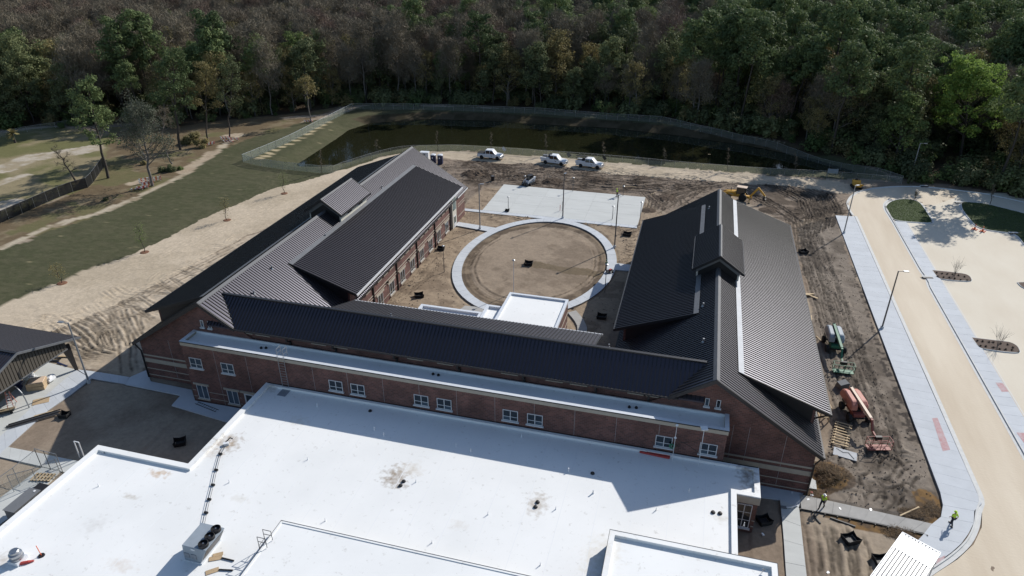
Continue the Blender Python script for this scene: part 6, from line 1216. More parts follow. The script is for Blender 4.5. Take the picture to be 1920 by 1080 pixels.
# ------------------------------------------------------------------ red and white barricades
def barricade(px, rz, label, fallen=0.):
    b = G(*px); t = empty('barricade', (b[0], b[1], terrain_z(b[0], b[1])), rz, label, 'barricade', 'red and white barricades lying along the wood edge', rx=fallen)
    for z in (.35, .75, 1.15):
        for i in range(6): MB().box((-1.2+i*.4, -.03, z-.1), (-.8+i*.4, .03, z+.1)).build('stripe_board', M['redpaint'] if i % 2 else M['white'], t)
    for x in (-1.0, 1.0): MB().bar((x, -.35, 0), (x, 0, 1.35), .07).build('leg', M['white'], t); MB().bar((x, .35, 0), (x, 0, 1.35), .07).build('leg', M['white'], t)
for px, rz, f, lb in [((258, 355), .6, 1.1, 'red-and-white barricade fallen furthest left under the grey bushy tree'), ((268, 353), .7, .9, 'red-and-white barricade leaning in the pile left of the grey bushy tree'), ((272, 343), .9, .3, 'red-and-white barricade standing at the back of the pile by the grey bushy tree'), ((278, 349), .8, .5, 'red-and-white barricade touching the trunk of the grey bushy tree'), ((292, 340), .8, .4, 'red-and-white barricade just right of the grey bushy trunk'), ((393, 272), .9, .7, 'single red-and-white barricade tilted on the sand left of the wood-edge pile'), ((424, 262), .3, .6, 'red-and-white barricade at the left of the wood-edge pile'), ((430, 266), .2, 1.0, 'red-and-white barricade fallen in front of the wood-edge pile'), ((440, 263), .4, .8, 'red-and-white barricade at the right end of the wood-edge pile'), ((580, 229), .2, .9, 'barricade lying at the foot of the lone slim trunk by the pond fence')]: barricade(px, rz, lb, f)
for px, lb in (((1827, 430), 'orange cone with cross base at the turf island edge, left one'), ((1842, 434), 'orange cone with cross base at the turf island edge, right one')):
    t = empty('traffic_cone', tuple(G(*px, .05)), .3, lb, 'traffic cone', 'orange cones by the turf island'); MB().lathe((0, 0, .03), [(.2, 0), (.05, .95), (.04, 1.0)], 12).build('cone', M['orangeplastic'], t); MB().obox((0, 0, .05), (1.2, .12, .1)).build('base_arm', M['orangeplastic'], t); MB().obox((0, 0, .06), (.12, 1.2, .1)).build('base_arm', M['orangeplastic'], t); MB().lathe((0, 0, .5), [(.135, 0), (.10, .2)], 12).build('reflective_band', M['white'], t)
# ------------------------------------------------------------------ on the roofs
t = empty('condenser_unit', (-34.7, 32.2, 4.15), 0, 'grey rooftop condenser unit with three black fans', 'air conditioner')
q = MB(); q.extrude([(-1.15, .12), (.40, .12), (1.22, 1.75), (-.88+.05, 1.75), (-1.0, 1.75)], 'y', -1.15, 1.3); q.build('casing', M['greyhood'], t, bevel=.02)
MB().box((-1.2, -1.2, 0), (.5, 1.35, .12)).build('base_rail', M['whitemetal'], t)
q = MB(); q.add([(.46, -1.0, .28), (.46, 1.15, .28), (1.17, 1.15, 1.65), (1.17, -1.0, 1.65)], [(0, 1, 2, 3)]); q.v = [(x+.03, y, z) for x, y, z in q.v]; q.build('coil_face', M['pole'], t)
for y in (-.72, .08, .88):
    fo = MB().lathe((.72, y, 1.751), [(.40, 0), (.40, .26), (.36, .28), (.36, .10)], 22).build('fan_ring', M['dark'], t, smooth=True)
    MB().lathe((.72, y, 1.80), [(.35, 0), (.34, .03)], 20).build('fan_guard', M['black'], fo); MB().lathe((.72, y, 1.98), [(.07, 0), (.06, .04)], 10).build('fan_hub', M['chrome'], fo)
for x in (-.75, -.1): MB().box((x-.24, -1.20, .45), (x+.22, -1.152, .95)).build('access_panel', M['flash'], t)
MB().box((-.2, -1.19, 1.45), (.15, -1.152, 1.6)).build('rating_plate', M['white'], t)
ps = [G(381, 985, 4.3), G(386, 960, 4.3), G(392, 935, 4.3), G(399, 908, 4.3), G(405, 880, 4.3), G(413, 850, 4.3), G(424, 832, 4.3)]
t = empty('refrigerant_line', tuple(ps[0]), 0, 'pair of thin black pipes on blocks running across the white roof to the condenser', 'pipe run'); o_ = Vector(ps[0]); nn = [Vector(p)-o_ for p in ps]
for dx in (-.12, .1): MB().path([(p.x+dx, p.y, .02) for p in nn], .02, 5).build('pipe', M['dark'], t)
for p in nn[1:-1]: MB().obox((p.x, p.y, -.06), (.36, .16, .16)).build('support_block', M['black'], t)
p = nn[-1]; MB().obox((p.x, p.y, .0), (.5, .35, .25), .6).build('valve_box', M['white'], t); MB().path([(p.x-.1, p.y+.1, .1), (p.x+.1, p.y+.6, .3), (p.x+.3, p.y+.7, .1)], .06, 6).build('elbow', M['dark'], t)
b = G(35, 1052, 4.15); t = empty('exhaust_fan', tuple(b), 0, 'spun metal mushroom exhaust fan on the white roof at lower left', 'roof fan')
MB().box((-.5, -.5, 0), (.5, .5, .35)).build('curb', M['whitemetal'], t); MB().lathe((0, 0, .35), [(.42, 0), (.5, .05), (.52, .2), (.38, .26), (.40, .3), (.50, .36), (.48, .56), (.36, .62), (.36, .8), (.30, .86)], 24).build('spun_hood', M['chrome'], t, smooth=True)
b = G(78, 1042, 4.15); t = empty('safety_flag_post', tuple(b), 0, 'thin orange post on a round black base on the white roof', 'marker post'); MB().lathe((0, 0, 0), [(.26, 0), (.24, .08)], 14).build('base', M['dark'], t); MB().tube((0, 0, .08), (-.12, 0, 1.1), .03).build('post', M['orangeplastic'], t)
b = G(48, 1057, 4.15); t = empty('red_bundle', tuple(b), .5, 'red fabric bundle lying beside the mushroom fan', 'bundle'); MB().path([(-.7, -.1, .08), (-.3, 0, .12), (.2, .03, .12), (.6, .1, .08)], [.03, .13, .13, .06], 8).build('roll', M['redpaint'], t)
b = G(1228, 850, 4.15); t = empty('red_barrier_rail', (b[0], b[1]-.15, 4.16), R(-3), 'long faded red barrier boards lying on the shaded roof by the brick wall', 'barrier')
for y in (-.22, .0, .22): MB().obox((0, y, .12+.05*y), (2.9, .15, .16)).build('board', M['redpaint'], t)
for x in (-1.2, -.6, 0, .6, 1.2): MB().obox((x, 0, .06), (.1, .5, .1), .5).build('batten', M['wood'], t)
for px, rz, lb in (((404, 1047), .5, 'two tan cardboard sheets with a dark tube on the white roof beside the condenser'), ((398, 1071), .7, 'tan cardboard sheet with a dark tube at the bottom of the white roof')):
    b = G(*px, 4.17); t = empty('cardboard_sheet', tuple(b), rz, lb, 'cardboard'); MB().obox((0, 0, .02), (1.0, .45, .02)).build('sheet', M['ply'], t)
    if rz < .6: MB().obox((.15, .35, .03), (.8, .35, .02), .1).build('sheet', M['ply'], t)
    MB().bar((.5, -.1, .05), (1.5, -.65, .05), .09).build('tube', M['dark'], t)
def roof_hoop_ladder(base, top_z, name, label, rungs, w=.5, hoop=1.1, rz=0., m='galv'):
    t = empty(name, base, rz, label, 'ladder')
    hz = top_z-base[2]
    for s in (-1, 1):
        if rungs: MB().bar((s*w/2, 0, 0), (s*w/2, 0, hz), .05).build('stile', M[m], t)
        MB().path([(s*w/2, 0, hz), (s*w/2, 0, hz+hoop), (s*w/2, .75, hz+hoop), (s*w/2, .75, hz)], .03, 6).build('hoop', M[m], t); MB().bar((s*w/2, 0, hz+hoop*.5), (s*w/2, .75, hz+hoop*.5), .04).build('mid_rail', M[m], t)
    for i in range(rungs): MB().bar((-w/2, 0, .3+i*(hz-.3)/max(1, rungs-1)), (w/2, 0, .3+i*(hz-.3)/max(1, rungs-1)), .03).build('rung', M[m], t)
    return t
roof_hoop_ladder((-40.4, 53.85, 4.2), 8.2, 'wall_ladder', 'steel ladder climbing from the white roof to the strip roof with pale hoops', 12, w=.75, m='galv')
roof_hoop_ladder((-30.25, 33.6, 4.2), 5.1, 'step_over_ladder', 'small steel step-over ladder with hoops at the edge of the raised white roof', 3, .8, 1.0, R(-90), 'pole')
b = G(533, 735, 4.2); t = empty('walk_pad', (b[0], b[1], 4.16), 0, 'pale rubber landing pad on the roof at the foot of the wall ladder', 'pad'); MB().box((-.5, -.7, 0), (.5, .5, .03)).build('pad', M['flash'], t)
b = G(195, 851, 4.15); t = empty('small_pipe_stub', tuple(b), .6, 'small grey pipe stub near the parapet corner of the white roof', 'pipe'); MB().bar((0, 0, .1), (.5, .3, .15), .1).build('stub', M['chrome'], t)
b = G(1377, 1014, 4.15); t = empty('rope_coil', tuple(b), 0, 'coil of pale rope on the white roof by its right parapet', 'rope')
for r_ in (.14, .2, .24): MB().path([(r_*math.cos(a), r_*math.sin(a), .04) for a in np.linspace(0, 6.28, 14)], .02, 5).build('rope_loop', M['galv'], t)
b = G(1429, 1073, 5.4); t = empty('roof_marker', (b[0], b[1], 5.4), 0, 'small grey pennant stake on the raised roof at bottom right', 'marker'); MB().tube((0, 0, 0), (0, 0, .4), .02).build('stake', M['galv'], t); MB().obox((.08, 0, .3), (.2, .02, .14)).build('pennant', M['greytrim'], t)
# ------------------------------------------------------------------ vegetation
def quads(C_, Nn, size, aspect=1., rg=None, up=None):
    """leaf sprays: one bent four-sided blade per centre"""
    n = len(C_); Nn = Nn/np.linalg.norm(Nn, axis=1)[:, None]; a = np.cross(Nn, rg.normal(size=(n, 3)) if up is None else up); a /= np.linalg.norm(a, axis=1)[:, None]+1e-9; b = np.cross(Nn, a)
    s = (size if np.ndim(size) else np.full(n, size))[:, None]*rg.uniform(.6, 1.3, (n, 1)); a = a*s*aspect; b = b*s
    k1, k2 = rg.uniform(.35, 1, (n, 1)), rg.uniform(.35, 1, (n, 1))
    return np.stack([C_-a*k1-b*.5, C_+a*.5-b*k2, C_+a*k2+b*.5, C_-a*.4+b*k1], 1).reshape(-1, 3)
def dirs(n, rg):
    v = rg.normal(size=(n, 3)); return v/np.linalg.norm(v, axis=1)[:, None]
def tubes_np(segs, n=5):
    V = []; F = []
    for p, q, r0, r1 in segs:
        p = np.array(p, float); q = np.array(q, float); d = q-p; L_ = np.linalg.norm(d)+1e-9; d /= L_; a = np.cross(d, [0, 0, 1.] if abs(d[2]) < .9 else [1., 0, 0]); a /= np.linalg.norm(a); b = np.cross(d, a); o = len(V)
        for c, r in ((p, r0), (q, r1)):
            for i in range(n): t = 2*math.pi*i/n; V.append(c+(a*math.cos(t)+b*math.sin(t))*r)
        for i in range(n): F.append((o+i, o+(i+1) % n, o+n+(i+1) % n, o+n+i))
    return np.array(V), np.array(F)
def branching(h, crown0, rg, nb=14, spread=3.5, up=.5, lean=(0, 0), r=.2, sub=3, zig=.4):
    segs = []; tips = []; pts = [np.array([0, 0, 0.])]; k = 7
    for i in range(1, k+1): pts.append(np.array([lean[0]*(i/k)**1.3+rg.normal()*zig*.3, lean[1]*(i/k)**1.3+rg.normal()*zig*.3, h*i/k]))
    rr = lambda t: r*(1-.82*t)+.02
    for i in range(k): segs.append((pts[i], pts[i+1], rr(i/k), rr((i+1)/k)))
    for j in range(nb):
        t = crown0+(1-crown0)*((j+rg.uniform(0, .9))/nb); x = t*k; i = min(int(x), k-1); p = pts[i]+(pts[i+1]-pts[i])*(x-i); a = j*2.4+rg.uniform(-.5, .5); u = (t-crown0)/(1-crown0+1e-6)
        L_ = spread*(1.05-.55*u)*rg.uniform(.7, 1.15); e = up+.5*u+rg.uniform(-.15, .15); d = np.array([math.cos(a)*math.cos(e), math.sin(a)*math.cos(e), math.sin(e)])
        m_ = p+d*L_*.5+np.array([0, 0, rg.uniform(-.1, .3)]); q = p+d*L_+np.array([0, 0, .25*L_*rg.uniform(0, 1)]); r_ = rr(t)*.5
        segs += [(p, m_, r_, r_*.7), (m_, q, r_*.7, r_*.3)]; tips += [m_*.5+q*.5, q]
        for s_ in range(sub):
            d2 = d+rg.normal(size=3)*.55; d2 /= np.linalg.norm(d2); b0 = p+(q-p)*rg.uniform(.35, .95); q2 = b0+d2*L_*rg.uniform(.3, .55); segs.append((b0, q2, r_*.4, r_*.15)); tips.append(q2)
    return segs, np.array(tips)
def make_tree(kind, seed, h=None):
    rg = np.random.default_rng(seed)
    if kind == 'pine':
        h = h or rg.uniform(19, 23); segs, tips = branching(h, .60, rg, 17, 4.3, .15, (rg.normal()*.8, rg.normal()*.8), .26, 3); pts = []
        tips = np.vstack([tips, [[segs[6][1][0], segs[6][1][1], h+.2]]])
        for tp in tips: m_ = 46; v = dirs(m_, rg)*rg.uniform(.45, 1, (m_, 1))**.4*np.array([1.3, 1.3, .75])*rg.uniform(.8, 1.35); pts.append(np.c_[tp+v, v+[0, 0, .5]])
        A = np.vstack(pts); V = quads(A[:, :3], A[:, 3:]+rg.normal(size=(len(A), 3))*.35, .29, .8, rg); lm = 'pine'; bm = 'bark'
    elif kind in ('broad', 'olive', 'bright', 'midgreen', 'grey', 'red'):
        h = h or {'broad': 15, 'olive': 15.5, 'bright': 17, 'midgreen': 15, 'grey': 13, 'red': 12}[kind]*rg.uniform(.9, 1.1)
        segs, tips = branching(h*.88, .22, rg, 16, h*.33, .5, (rg.normal()*.7, rg.normal()*.7), .24, 4); pts = []; dens = {'broad': 52, 'olive': 36, 'bright': 44, 'midgreen': 46, 'grey': 40, 'red': 20}[kind]
        for tp in tips: s_ = rg.uniform(.5, 1.35); v = dirs(dens, rg)*rg.uniform(.2, 1.1, (dens, 1))**.5*np.array([1.35, 1.35, .9])*s_; pts.append(np.c_[tp+v, v+[0, 0, .4]])
        A = np.vstack(pts); V = quads(A[:, :3], A[:, 3:]+rg.normal(size=(len(A), 3))*.4, {'broad': .25, 'olive': .21, 'bright': .24, 'midgreen': .24, 'grey': .2, 'red': .18}[kind], .8, rg)
        lm = {'broad': 'broad', 'olive': 'olive', 'bright': 'bright', 'midgreen': 'midgreen', 'grey': 'grey_leaf', 'red': 'redleaf'}[kind]; bm = 'barkpale' if kind in ('olive', 'grey') else 'bark'
    else:                                            # leafless hardwood or cypress: fine twig sprays
        h = h or rg.uniform(15, 19); nar = kind == 'bare_tall'
        segs, tips = branching(h*.95, .34, rg, 20, h*(.22 if nar else .31), .55, (rg.normal()*.6, rg.normal()*.6), .2, 5); n_ = 30; C0 = np.repeat(tips, n_, 0); d = dirs(len(C0), rg)*.9+[0, 0, .7]; d /= np.linalg.norm(d, axis=1)[:, None]
        L_ = rg.uniform(.5, 1.5, (len(C0), 1)); st = C0+rg.normal(size=C0.shape)*np.array([.85, .85, .6]); en = st+d*L_; sd = np.cross(d, rg.normal(size=d.shape)); sd /= np.linalg.norm(sd, axis=1)[:, None]; w = rg.uniform(.02, .05, (len(C0), 1))
        V = np.stack([st-sd*w, st+sd*w, en+sd*w*.4, en-sd*w*.4], 1).reshape(-1, 3); lm = 'twigred' if kind == 'bare_red' else 'twig'; bm = 'barkpale' if nar else 'bark'
    F = np.arange(len(V)).reshape(-1, 4); crown = mesh_np('crown', V, F, M[lm])
    tv, tf = tubes_np(segs); trunk = mesh_np('trunk', tv, tf, M[bm], True)
    return trunk, crown, h
VAR = {}
def variants(kind, n, seed): VAR[kind] = [make_tree(kind, seed+i) for i in range(n)]
variants('pine', 4, 100); variants('broad', 4, 200); variants('olive', 3, 300); variants('bare', 4, 400); variants('bare_tall', 3, 500); variants('bare_red', 2, 600); variants('midgreen', 3, 700); variants('bright', 1, 800); variants('grey', 1, 850); variants('red', 1, 900)
def shrub_mesh(name, seed, m, n=900, r=1.6, h=2.2):
    rg = np.random.default_rng(seed); c = rg.uniform([-r*.6, -r*.6, .2], [r*.6, r*.6, h*.75], (12, 3)); pts = np.repeat(c, n//12, 0); v = dirs(len(pts), rg)*rg.uniform(.3, 1, (len(pts), 1))*.75; A = pts+v; A[:, 2] = np.abs(A[:, 2]); V = quads(A, v+[0, 0, .5], .17, .8, rg); return mesh_np(name, V, np.arange(len(V)).reshape(-1, 4), M[m])
KN = {'pine': ('pine_tree', 'pine tree'), 'broad': ('evergreen_tree', 'tree'), 'olive': ('oak_tree', 'tree'), 'bare': ('bare_tree', 'tree'), 'bare_tall': ('bare_tree', 'tree'), 'bare_red': ('bare_tree', 'tree'), 'midgreen': ('green_tree', 'tree'), 'bright': ('green_tree', 'tree'), 'grey': ('bushy_tree', 'tree'), 'red': ('maple_tree', 'tree')}
def place_tree(kind, v, x, y, z, rz, sc, label, group=None, mesh3=None):
    tr, cr, h = mesh3 or VAR[kind][v % len(VAR[kind])]; nm, cat = KN[kind]; t = empty(nm, (x, y, z), rz, label, cat, group); t.scale = (sc, sc, sc*random.uniform(.94, 1.06)); obj('trunk', tr, t); obj('crown', cr, t); return t
# --- single trees one can point to
def tree_px(kind, px, H_, label, seed, sc=1., tops=None, h=None):
    b = G(*px); m3 = make_tree(kind, seed, h); return place_tree(kind, 0, b[0], b[1], terrain_z(b[0], b[1])-.05, 0, H_/m3[2], label, None, m3)
def lean_tree(kind, px, top, label, seed, crown0=.5, nb=12, spread=3., name=None, dens=26, leaf=None, size=.3, r=.22, sub=3, up=.3, flat=.7, bark='bark', nl=None):
    b = G(*px); z0 = terrain_z(b[0], b[1]); zs = np.linspace(1, 30, 300); P_ = np.c_[np.full(300, b[0]), np.full(300, b[1]), zs]; yy = project(P_)[1]; h = float(zs[np.argmin(abs(yy-top[1]))])
    pt = (b[0], b[1], h); dep = project(np.array([pt]))[2][0]; dx = (top[0]-project(np.array([pt]))[0][0])/FPX*dep; lean = _r[:2]*dx; rg = np.random.default_rng(seed)
    segs, tips = branching(h*.97, crown0, rg, nb, spread, up, (lean[0], lean[1]), r, sub); t = empty(name or KN[kind][0], (b[0], b[1], z0-.05), 0, label, 'tree'); tv, tf = tubes_np(segs, 7); obj('trunk', mesh_np('trunk', tv, tf, M[bark], True), t)
    if leaf:
        pts = []
        for tp in tips: s_ = rg.uniform(.75, 1.3); v = dirs(dens, rg)*rg.uniform(.25, 1, (dens, 1))**.5*np.array([1.1, 1.1, flat])*s_; pts.append(np.c_[tp+v, v+[0, 0, .4]])
        A = np.vstack(pts); V = quads(A[:, :3], A[:, 3:]+rg.normal(size=(len(A), 3))*.5, size, .8, rg)
    else:
        n_ = nl or 14; C0 = np.repeat(tips, n_, 0); d = dirs(len(C0), rg)*.8+[0, 0, .6]; d /= np.linalg.norm(d, axis=1)[:, None]; L_ = rg.uniform(.3, .9, (len(C0), 1))*(spread/3+.3); st = C0; en = st+d*L_; sd = np.cross(d, rg.normal(size=d.shape)); sd /= np.linalg.norm(sd, axis=1)[:, None]; w = .022; V = np.stack([st-sd*w, st+sd*w, en+sd*w*.4, en-sd*w*.4], 1).reshape(-1, 3)
    obj('crown', mesh_np('crown', V, np.arange(len(V)).reshape(-1, 4), M[leaf or 'twig']), t); return t
lean_tree('pine', (203, 334), (160, 150), 'tall leaning pine with long bare trunk at the end of the black screened fence', 1, .36, 17, 4.3, leaf='pine', dens=55, size=.22, r=.3)
lean_tree('grey', (286, 349), (262, 214), 'wide grey-green bushy tree above the barricade pile', 2, .30, 26, 5.6, leaf='grey_leaf', dens=52, size=.15, r=.3, sub=4, up=.6, flat=1., bark='barkpale')
lean_tree('bare', (143, 341), (103, 280), 'small dead twisted tree against the black screened fence', 3, .3, 14, 1.9, r=.2, name='dead_tree', nl=9)
lean_tree('pine', (338, 281), (322, 106), 'tallest pine with straight dark trunk at the wood edge', 4, .42, 19, 5.0, leaf='pine', dens=60, size=.23, r=.32)
lean_tree('olive', (390, 266), (385, 126), 'slim tree with amber-green crown at the wood edge right of the tallest pine', 5, .4, 16, 4.2, leaf='olive', dens=40, size=.2, r=.2, up=.5)
lean_tree('olive', (430, 262), (437, 118), 'slim tree with greyish-green crown over the wood-edge barricades', 6, .42, 16, 4.3, leaf='broad', dens=36, size=.2, r=.2, up=.5)
lean_tree('bare', (583, 230), (571, 148), 'lone slim pale trunk leaning left beside the pond fence corner', 7, .62, 9, 2.8, leaf='olive', dens=26, size=.2, r=.18, bark='barkpale')
lean_tree('bare', (323, 307), (303, 270), 'short bare snapped trunk leaning left behind the grey bushy tree', 8, .9, 3, .6, r=.16, name='dead_tree', bark='barkpale', nl=3)
lean_tree('bare', (305, 262), (308, 212), 'pale bare many-branched tree right behind the grey bushy tree', 9, .3, 18, 3.2, r=.15, bark='barkpale')
lean_tree('bright', (1800, 300), (1818, 140), 'wide bright spring-green tree standing before the dark wood on the right', 10, .28, 34, 8.6, leaf='bright', dens=70, size=.26, r=.35, sub=5, up=.45, flat=.8)
lean_tree('pine', (905, 190), (893, 30), 'flat-topped pine pair rising over the bare trees at centre', 11, .58, 18, 5.5, leaf='pine', dens=60, size=.26, r=.3)
# palm
b = G(29, 268); t = empty('palm_tree', tuple(b), 0, 'small cabbage palm at the far left of the clearing', 'palm'); tv, tf = tubes_np([((0, 0, 0), (0, 0, 2.3), .28, .2)], 8); obj('trunk', mesh_np('trunk', tv, tf, M['bark'], True), t); rg = np.random.default_rng(5); V = []
for i in range(46):
    a = rg.uniform(0, 6.28); e = rg.uniform(-.5, 1.2); d = np.array([math.cos(a)*math.cos(e), math.sin(a)*math.cos(e), math.sin(e)]); s_ = np.array([-math.sin(a), math.cos(a), 0])*.28; p0 = np.array([0, 0, 2.4]); m_ = p0+d*.9; q = p0+d*1.7-[0, 0, .45]; V += [p0-s_*.1, p0+s_*.1, m_+s_, m_-s_, m_-s_, m_+s_, q+s_*.7, q-s_*.7]
obj('crown', mesh_np('crown', np.array(V), np.arange(len(V)).reshape(-1, 4), M['olive']), t)
# saplings with mulch rings
def sapling(px, top, label, leaf=None, seed=1, spread=.55, ringr=.8, group=None, nb=9, stems=1):
    t = lean_tree('bare', px, top, label, seed, .3, nb, spread, name='sapling', leaf=leaf, dens=14, size=.09, r=.045, sub=1, up=1.0, nl=6 if not leaf else 16)
    if group: t['group'] = group
    if ringr: MB().lathe((0, 0, .02), [(ringr, 0), (ringr*.8, .10), (ringr*.3, .13)], 14).build('mulch_ring', M['redmulch'], t)
for k, (px, top, lb, lf) in enumerate([((116, 531), (103, 498), 'thin leafy sapling on a mulch ring, nearest the left edge of the lawn', 'olive'), ((271, 473), (258, 422), 'young pine-like sapling on a mulch ring halfway up the lawn edge', 'midgreen'), ((426, 413), (418, 372), 'thin sapling by the road where the lawn narrows', 'olive'), ((533, 363), (529, 325), 'dark bushy sapling on the lawn near the pond fence corner', 'broad')]): sapling(px, top, lb, lf, 20+k)
for k, (px, top, lb) in enumerate([((604, 325), (601, 282), 'bare sapling at the lawn corner of the pond fence'), ((708, 289), (706, 262), 'bare sapling on the verge left of the wing ridge'), ((821, 284), (819, 246), 'feathery bare sapling on the verge above the portable toilets'), ((922, 285), (921, 250), 'feathery bare sapling on the verge behind the first pickup'), ((1023, 291), (1023, 254), 'feathery bare sapling on the verge behind the middle pickup'), ((1133, 299), (1131, 266), 'bare sapling on the verge right of the last pickup'), ((1247, 307), (1246, 280), 'bare sapling on the verge below the pond reflections'), ((1365, 320), (1366, 280), 'bare sapling on the verge near the shaded pond end'), ((1490, 326), (1492, 290), 'bare sapling on the shaded verge near the sign board'), ((1856, 384), (1862, 350), 'thin young tree on the large turf island'), ((1712, 376), (1719, 362), 'small bare sapling on the small turf island')]): sapling(px, top, lb, None, 40+k, .7, 0, None, 11)
for px, top, lb, sd in (((1790, 516), (1793, 491), 'bare many-stemmed crepe myrtle in the mulch bed nearer the woods', 60), ((1870, 650), (1876, 618), 'bare many-stemmed crepe myrtle in the nearer mulch bed', 61)):
    b = G(*px, .1); t = empty('bare_shrub', tuple(b), 0, lb, 'shrub'); rg = np.random.default_rng(sd); sg = []
    for i in range(11):
        a = rg.uniform(0, 6.28); d = np.array([math.cos(a)*.35, math.sin(a)*.35, 1.]); p = np.array([0, 0, 0.]); q = p+d*rg.uniform(.9, 1.3); sg.append((p, q, .018, .012))
        for _ in range(4): d2 = d+rg.normal(size=3)*.3; q2 = q+d2*rg.uniform(.4, 1.0); sg.append((q, q2, .010, .006)); sg.append((q2, q2+(d2+rg.normal(size=3)*.4)*.35, .006, .004))
    tv, tf = tubes_np(sg, 4); obj('stems', mesh_np('stems', tv, tf, M['barkpale']), t)
# low bushes
for k, (px, lb, m, s_) in enumerate([((308, 322), 'round dark bush left of the sandy track', 'broad', .75), ((322, 321), 'dark bush beside the snapped trunk', 'broad', .8), ((338, 318), 'light green low bush by the sandy track', 'midgreen', .5), ((198, 376), 'small dark bush on the dry verge', 'broad', .45), ((270, 309), 'low bush under the grey bushy tree', 'olive', .5), ((378, 276), 'leafy olive bush at the foot of the amber tree', 'olive', 1.1), ((358, 268), 'tall leafy bush right of the tallest pine', 'olive', 1.5), ((140, 235), 'low green bush at the back of the clearing', 'midgreen', .9), ((115, 240), 'pale green bush on the clearing fence line', 'midgreen', .8)]):
    b = G(*px); t = tag(obj('bush', shrub_mesh('bush', 70+k, m, 1500), None, (b[0], b[1], terrain_z(b[0], b[1])-.1)), lb, 'bush'); t.scale = (s_, s_, s_)
# --- the wood
def kind_at(px, py, rg, wx_, wy_):
    """which trees grow where, read off the photograph"""
    x, y = px, py; u = float(np.clip((vnoise(np.array([wx_+900.]), np.array([wy_+50.]), 30, 303, 2)[0]-.5)*1.9+.5, 0, .999)); u = (u*.62+rg.random()*.38+float(vnoise(np.array([wx_+500.]), np.array([wy_]), 11, 304, 1)[0])) % 1
    if x < 60 and y > 110: tb = [('olive', .35), ('broad', .5), ('grey', .15)]
    elif x < 220 and y > 110: tb = [('bare', .35), ('broad', .3), ('olive', .1), ('grey', .25)]
    elif x < 480 and y > 130: tb = [('pine', .35), ('broad', .25), ('olive', .35), ('midgreen', .05)]
    elif x < 700 and 95 < y: tb = [('olive', .55), ('broad', .2), ('bare_tall', .15), ('midgreen', .1)]
    elif x < 700: tb = [('bare', .52), ('bare_red', .12), ('bare_tall', .28), ('olive', .05), ('broad', .03)]
    elif x < 1150 and y > 110: tb = [('bare_tall', .20), ('bare', .18), ('broad', .30), ('olive', .22), ('grey', .10)]
    elif x < 1000: tb = [('bare_tall', .40), ('bare', .22), ('bare_red', .10), ('pine', .14), ('midgreen', .06), ('broad', .08)]
    elif x < 1250 and y < 60: tb = [('pine', .30), ('midgreen', .35), ('bare', .2), ('broad', .15)]
    elif x < 1330: tb = [('bare_tall', .26), ('bare_red', .12), ('midgreen', .14), ('broad', .26), ('olive', .14), ('pine', .08)]
    elif y > 170: tb = [('broad', .42), ('pine', .18), ('olive', .20), ('bare', .12), ('midgreen', .06), ('red', .02)]
    else: tb = [('pine', .36), ('broad', .20), ('midgreen', .11), ('bare', .15), ('bare_red', .04), ('olive', .11), ('red', .03)]
    s = 0
    for k, p in tb:
        s += p
        if u < s: return k
    return tb[0][0]
rg = np.random.default_rng(77); pts = []
for step, y_lo, y_hi in ((6.0, 125, 265), (6.8, 265, 400), (8.2, 400, 700)):
    for yy in np.arange(y_lo, y_hi, step*.88):
        for xx in np.arange(-560, 360, step):
            x = xx+rg.uniform(-.42, .42)*step+(step/2 if int(yy/step) % 2 else 0); y = yy+rg.uniform(-.42, .42)*step
            pts.append((x, y, rg.uniform(.72, 1.28)))
pts = np.array(pts); bey = beyond(pts[:, 0], pts[:, 1]); P3 = np.c_[pts[:, 0], pts[:, 1], np.full(len(pts), 12.)]; px_, py_, dz = project(P3)
ok = (bey > 1.5) & (px_ > -520) & (px_ < 2350) & (py_ > -70) & (py_ < 620)
ok |= (bey > 1.5) & (pts[:, 0] > 30) & (pts[:, 0] < 120) & (pts[:, 1] > 120) & (pts[:, 1] < 260)
pts, px_, py_, dz, bey = pts[ok], px_[ok], py_[ok], dz[ok], bey[ok]
BT = G(1800, 300); hid = (np.hypot(pts[:, 0]-BT[0], pts[:, 1]-BT[1]) < 7.5) | ((px_ > 1735) & (px_ < 1905) & (pts[:, 1] < BT[1]+2)); pts, px_, py_, dz, bey = pts[~hid], px_[~hid], py_[~hid], dz[~hid], bey[~hid]
order = np.argsort(dz+rg.uniform(0, 1, len(dz))); pts, px_, py_, dz, bey = pts[order], px_[order], py_[order], dz[order], bey[order]
infr = (px_ > -30) & (px_ < 1950) & (py_ > -10); near_idx = np.where(infr)[0][:300]; near = np.zeros(len(pts), bool); near[near_idx] = True
ZN = ['at the far left', 'left of the tallest pine', 'behind the pond corner', "behind the pond's left half", "behind the pond's middle", "behind the pond's right half", "behind the backhoe", 'behind the turf islands', 'at the right edge']
def where_txt(x, y, b):
    return ('front row ' if b < 9 else 'second rank ' if b < 20 else 'deeper wood ')+ZN[int(min(8, max(0, x//214)))]
desc = {'pine': 'dark clumpy-crowned pine', 'broad': 'dense dark evergreen', 'olive': 'amber-olive leaved oak', 'bare': 'leafless brown twiggy tree', 'bare_tall': 'tall narrow leafless grey tree', 'bare_red': 'leafless tree with reddish twigs', 'midgreen': 'fresh green leafy tree', 'grey': 'grey-green bushy tree', 'red': 'small maple with red buds', 'bright': 'bright green tree'}
far = {}; cnt = {}
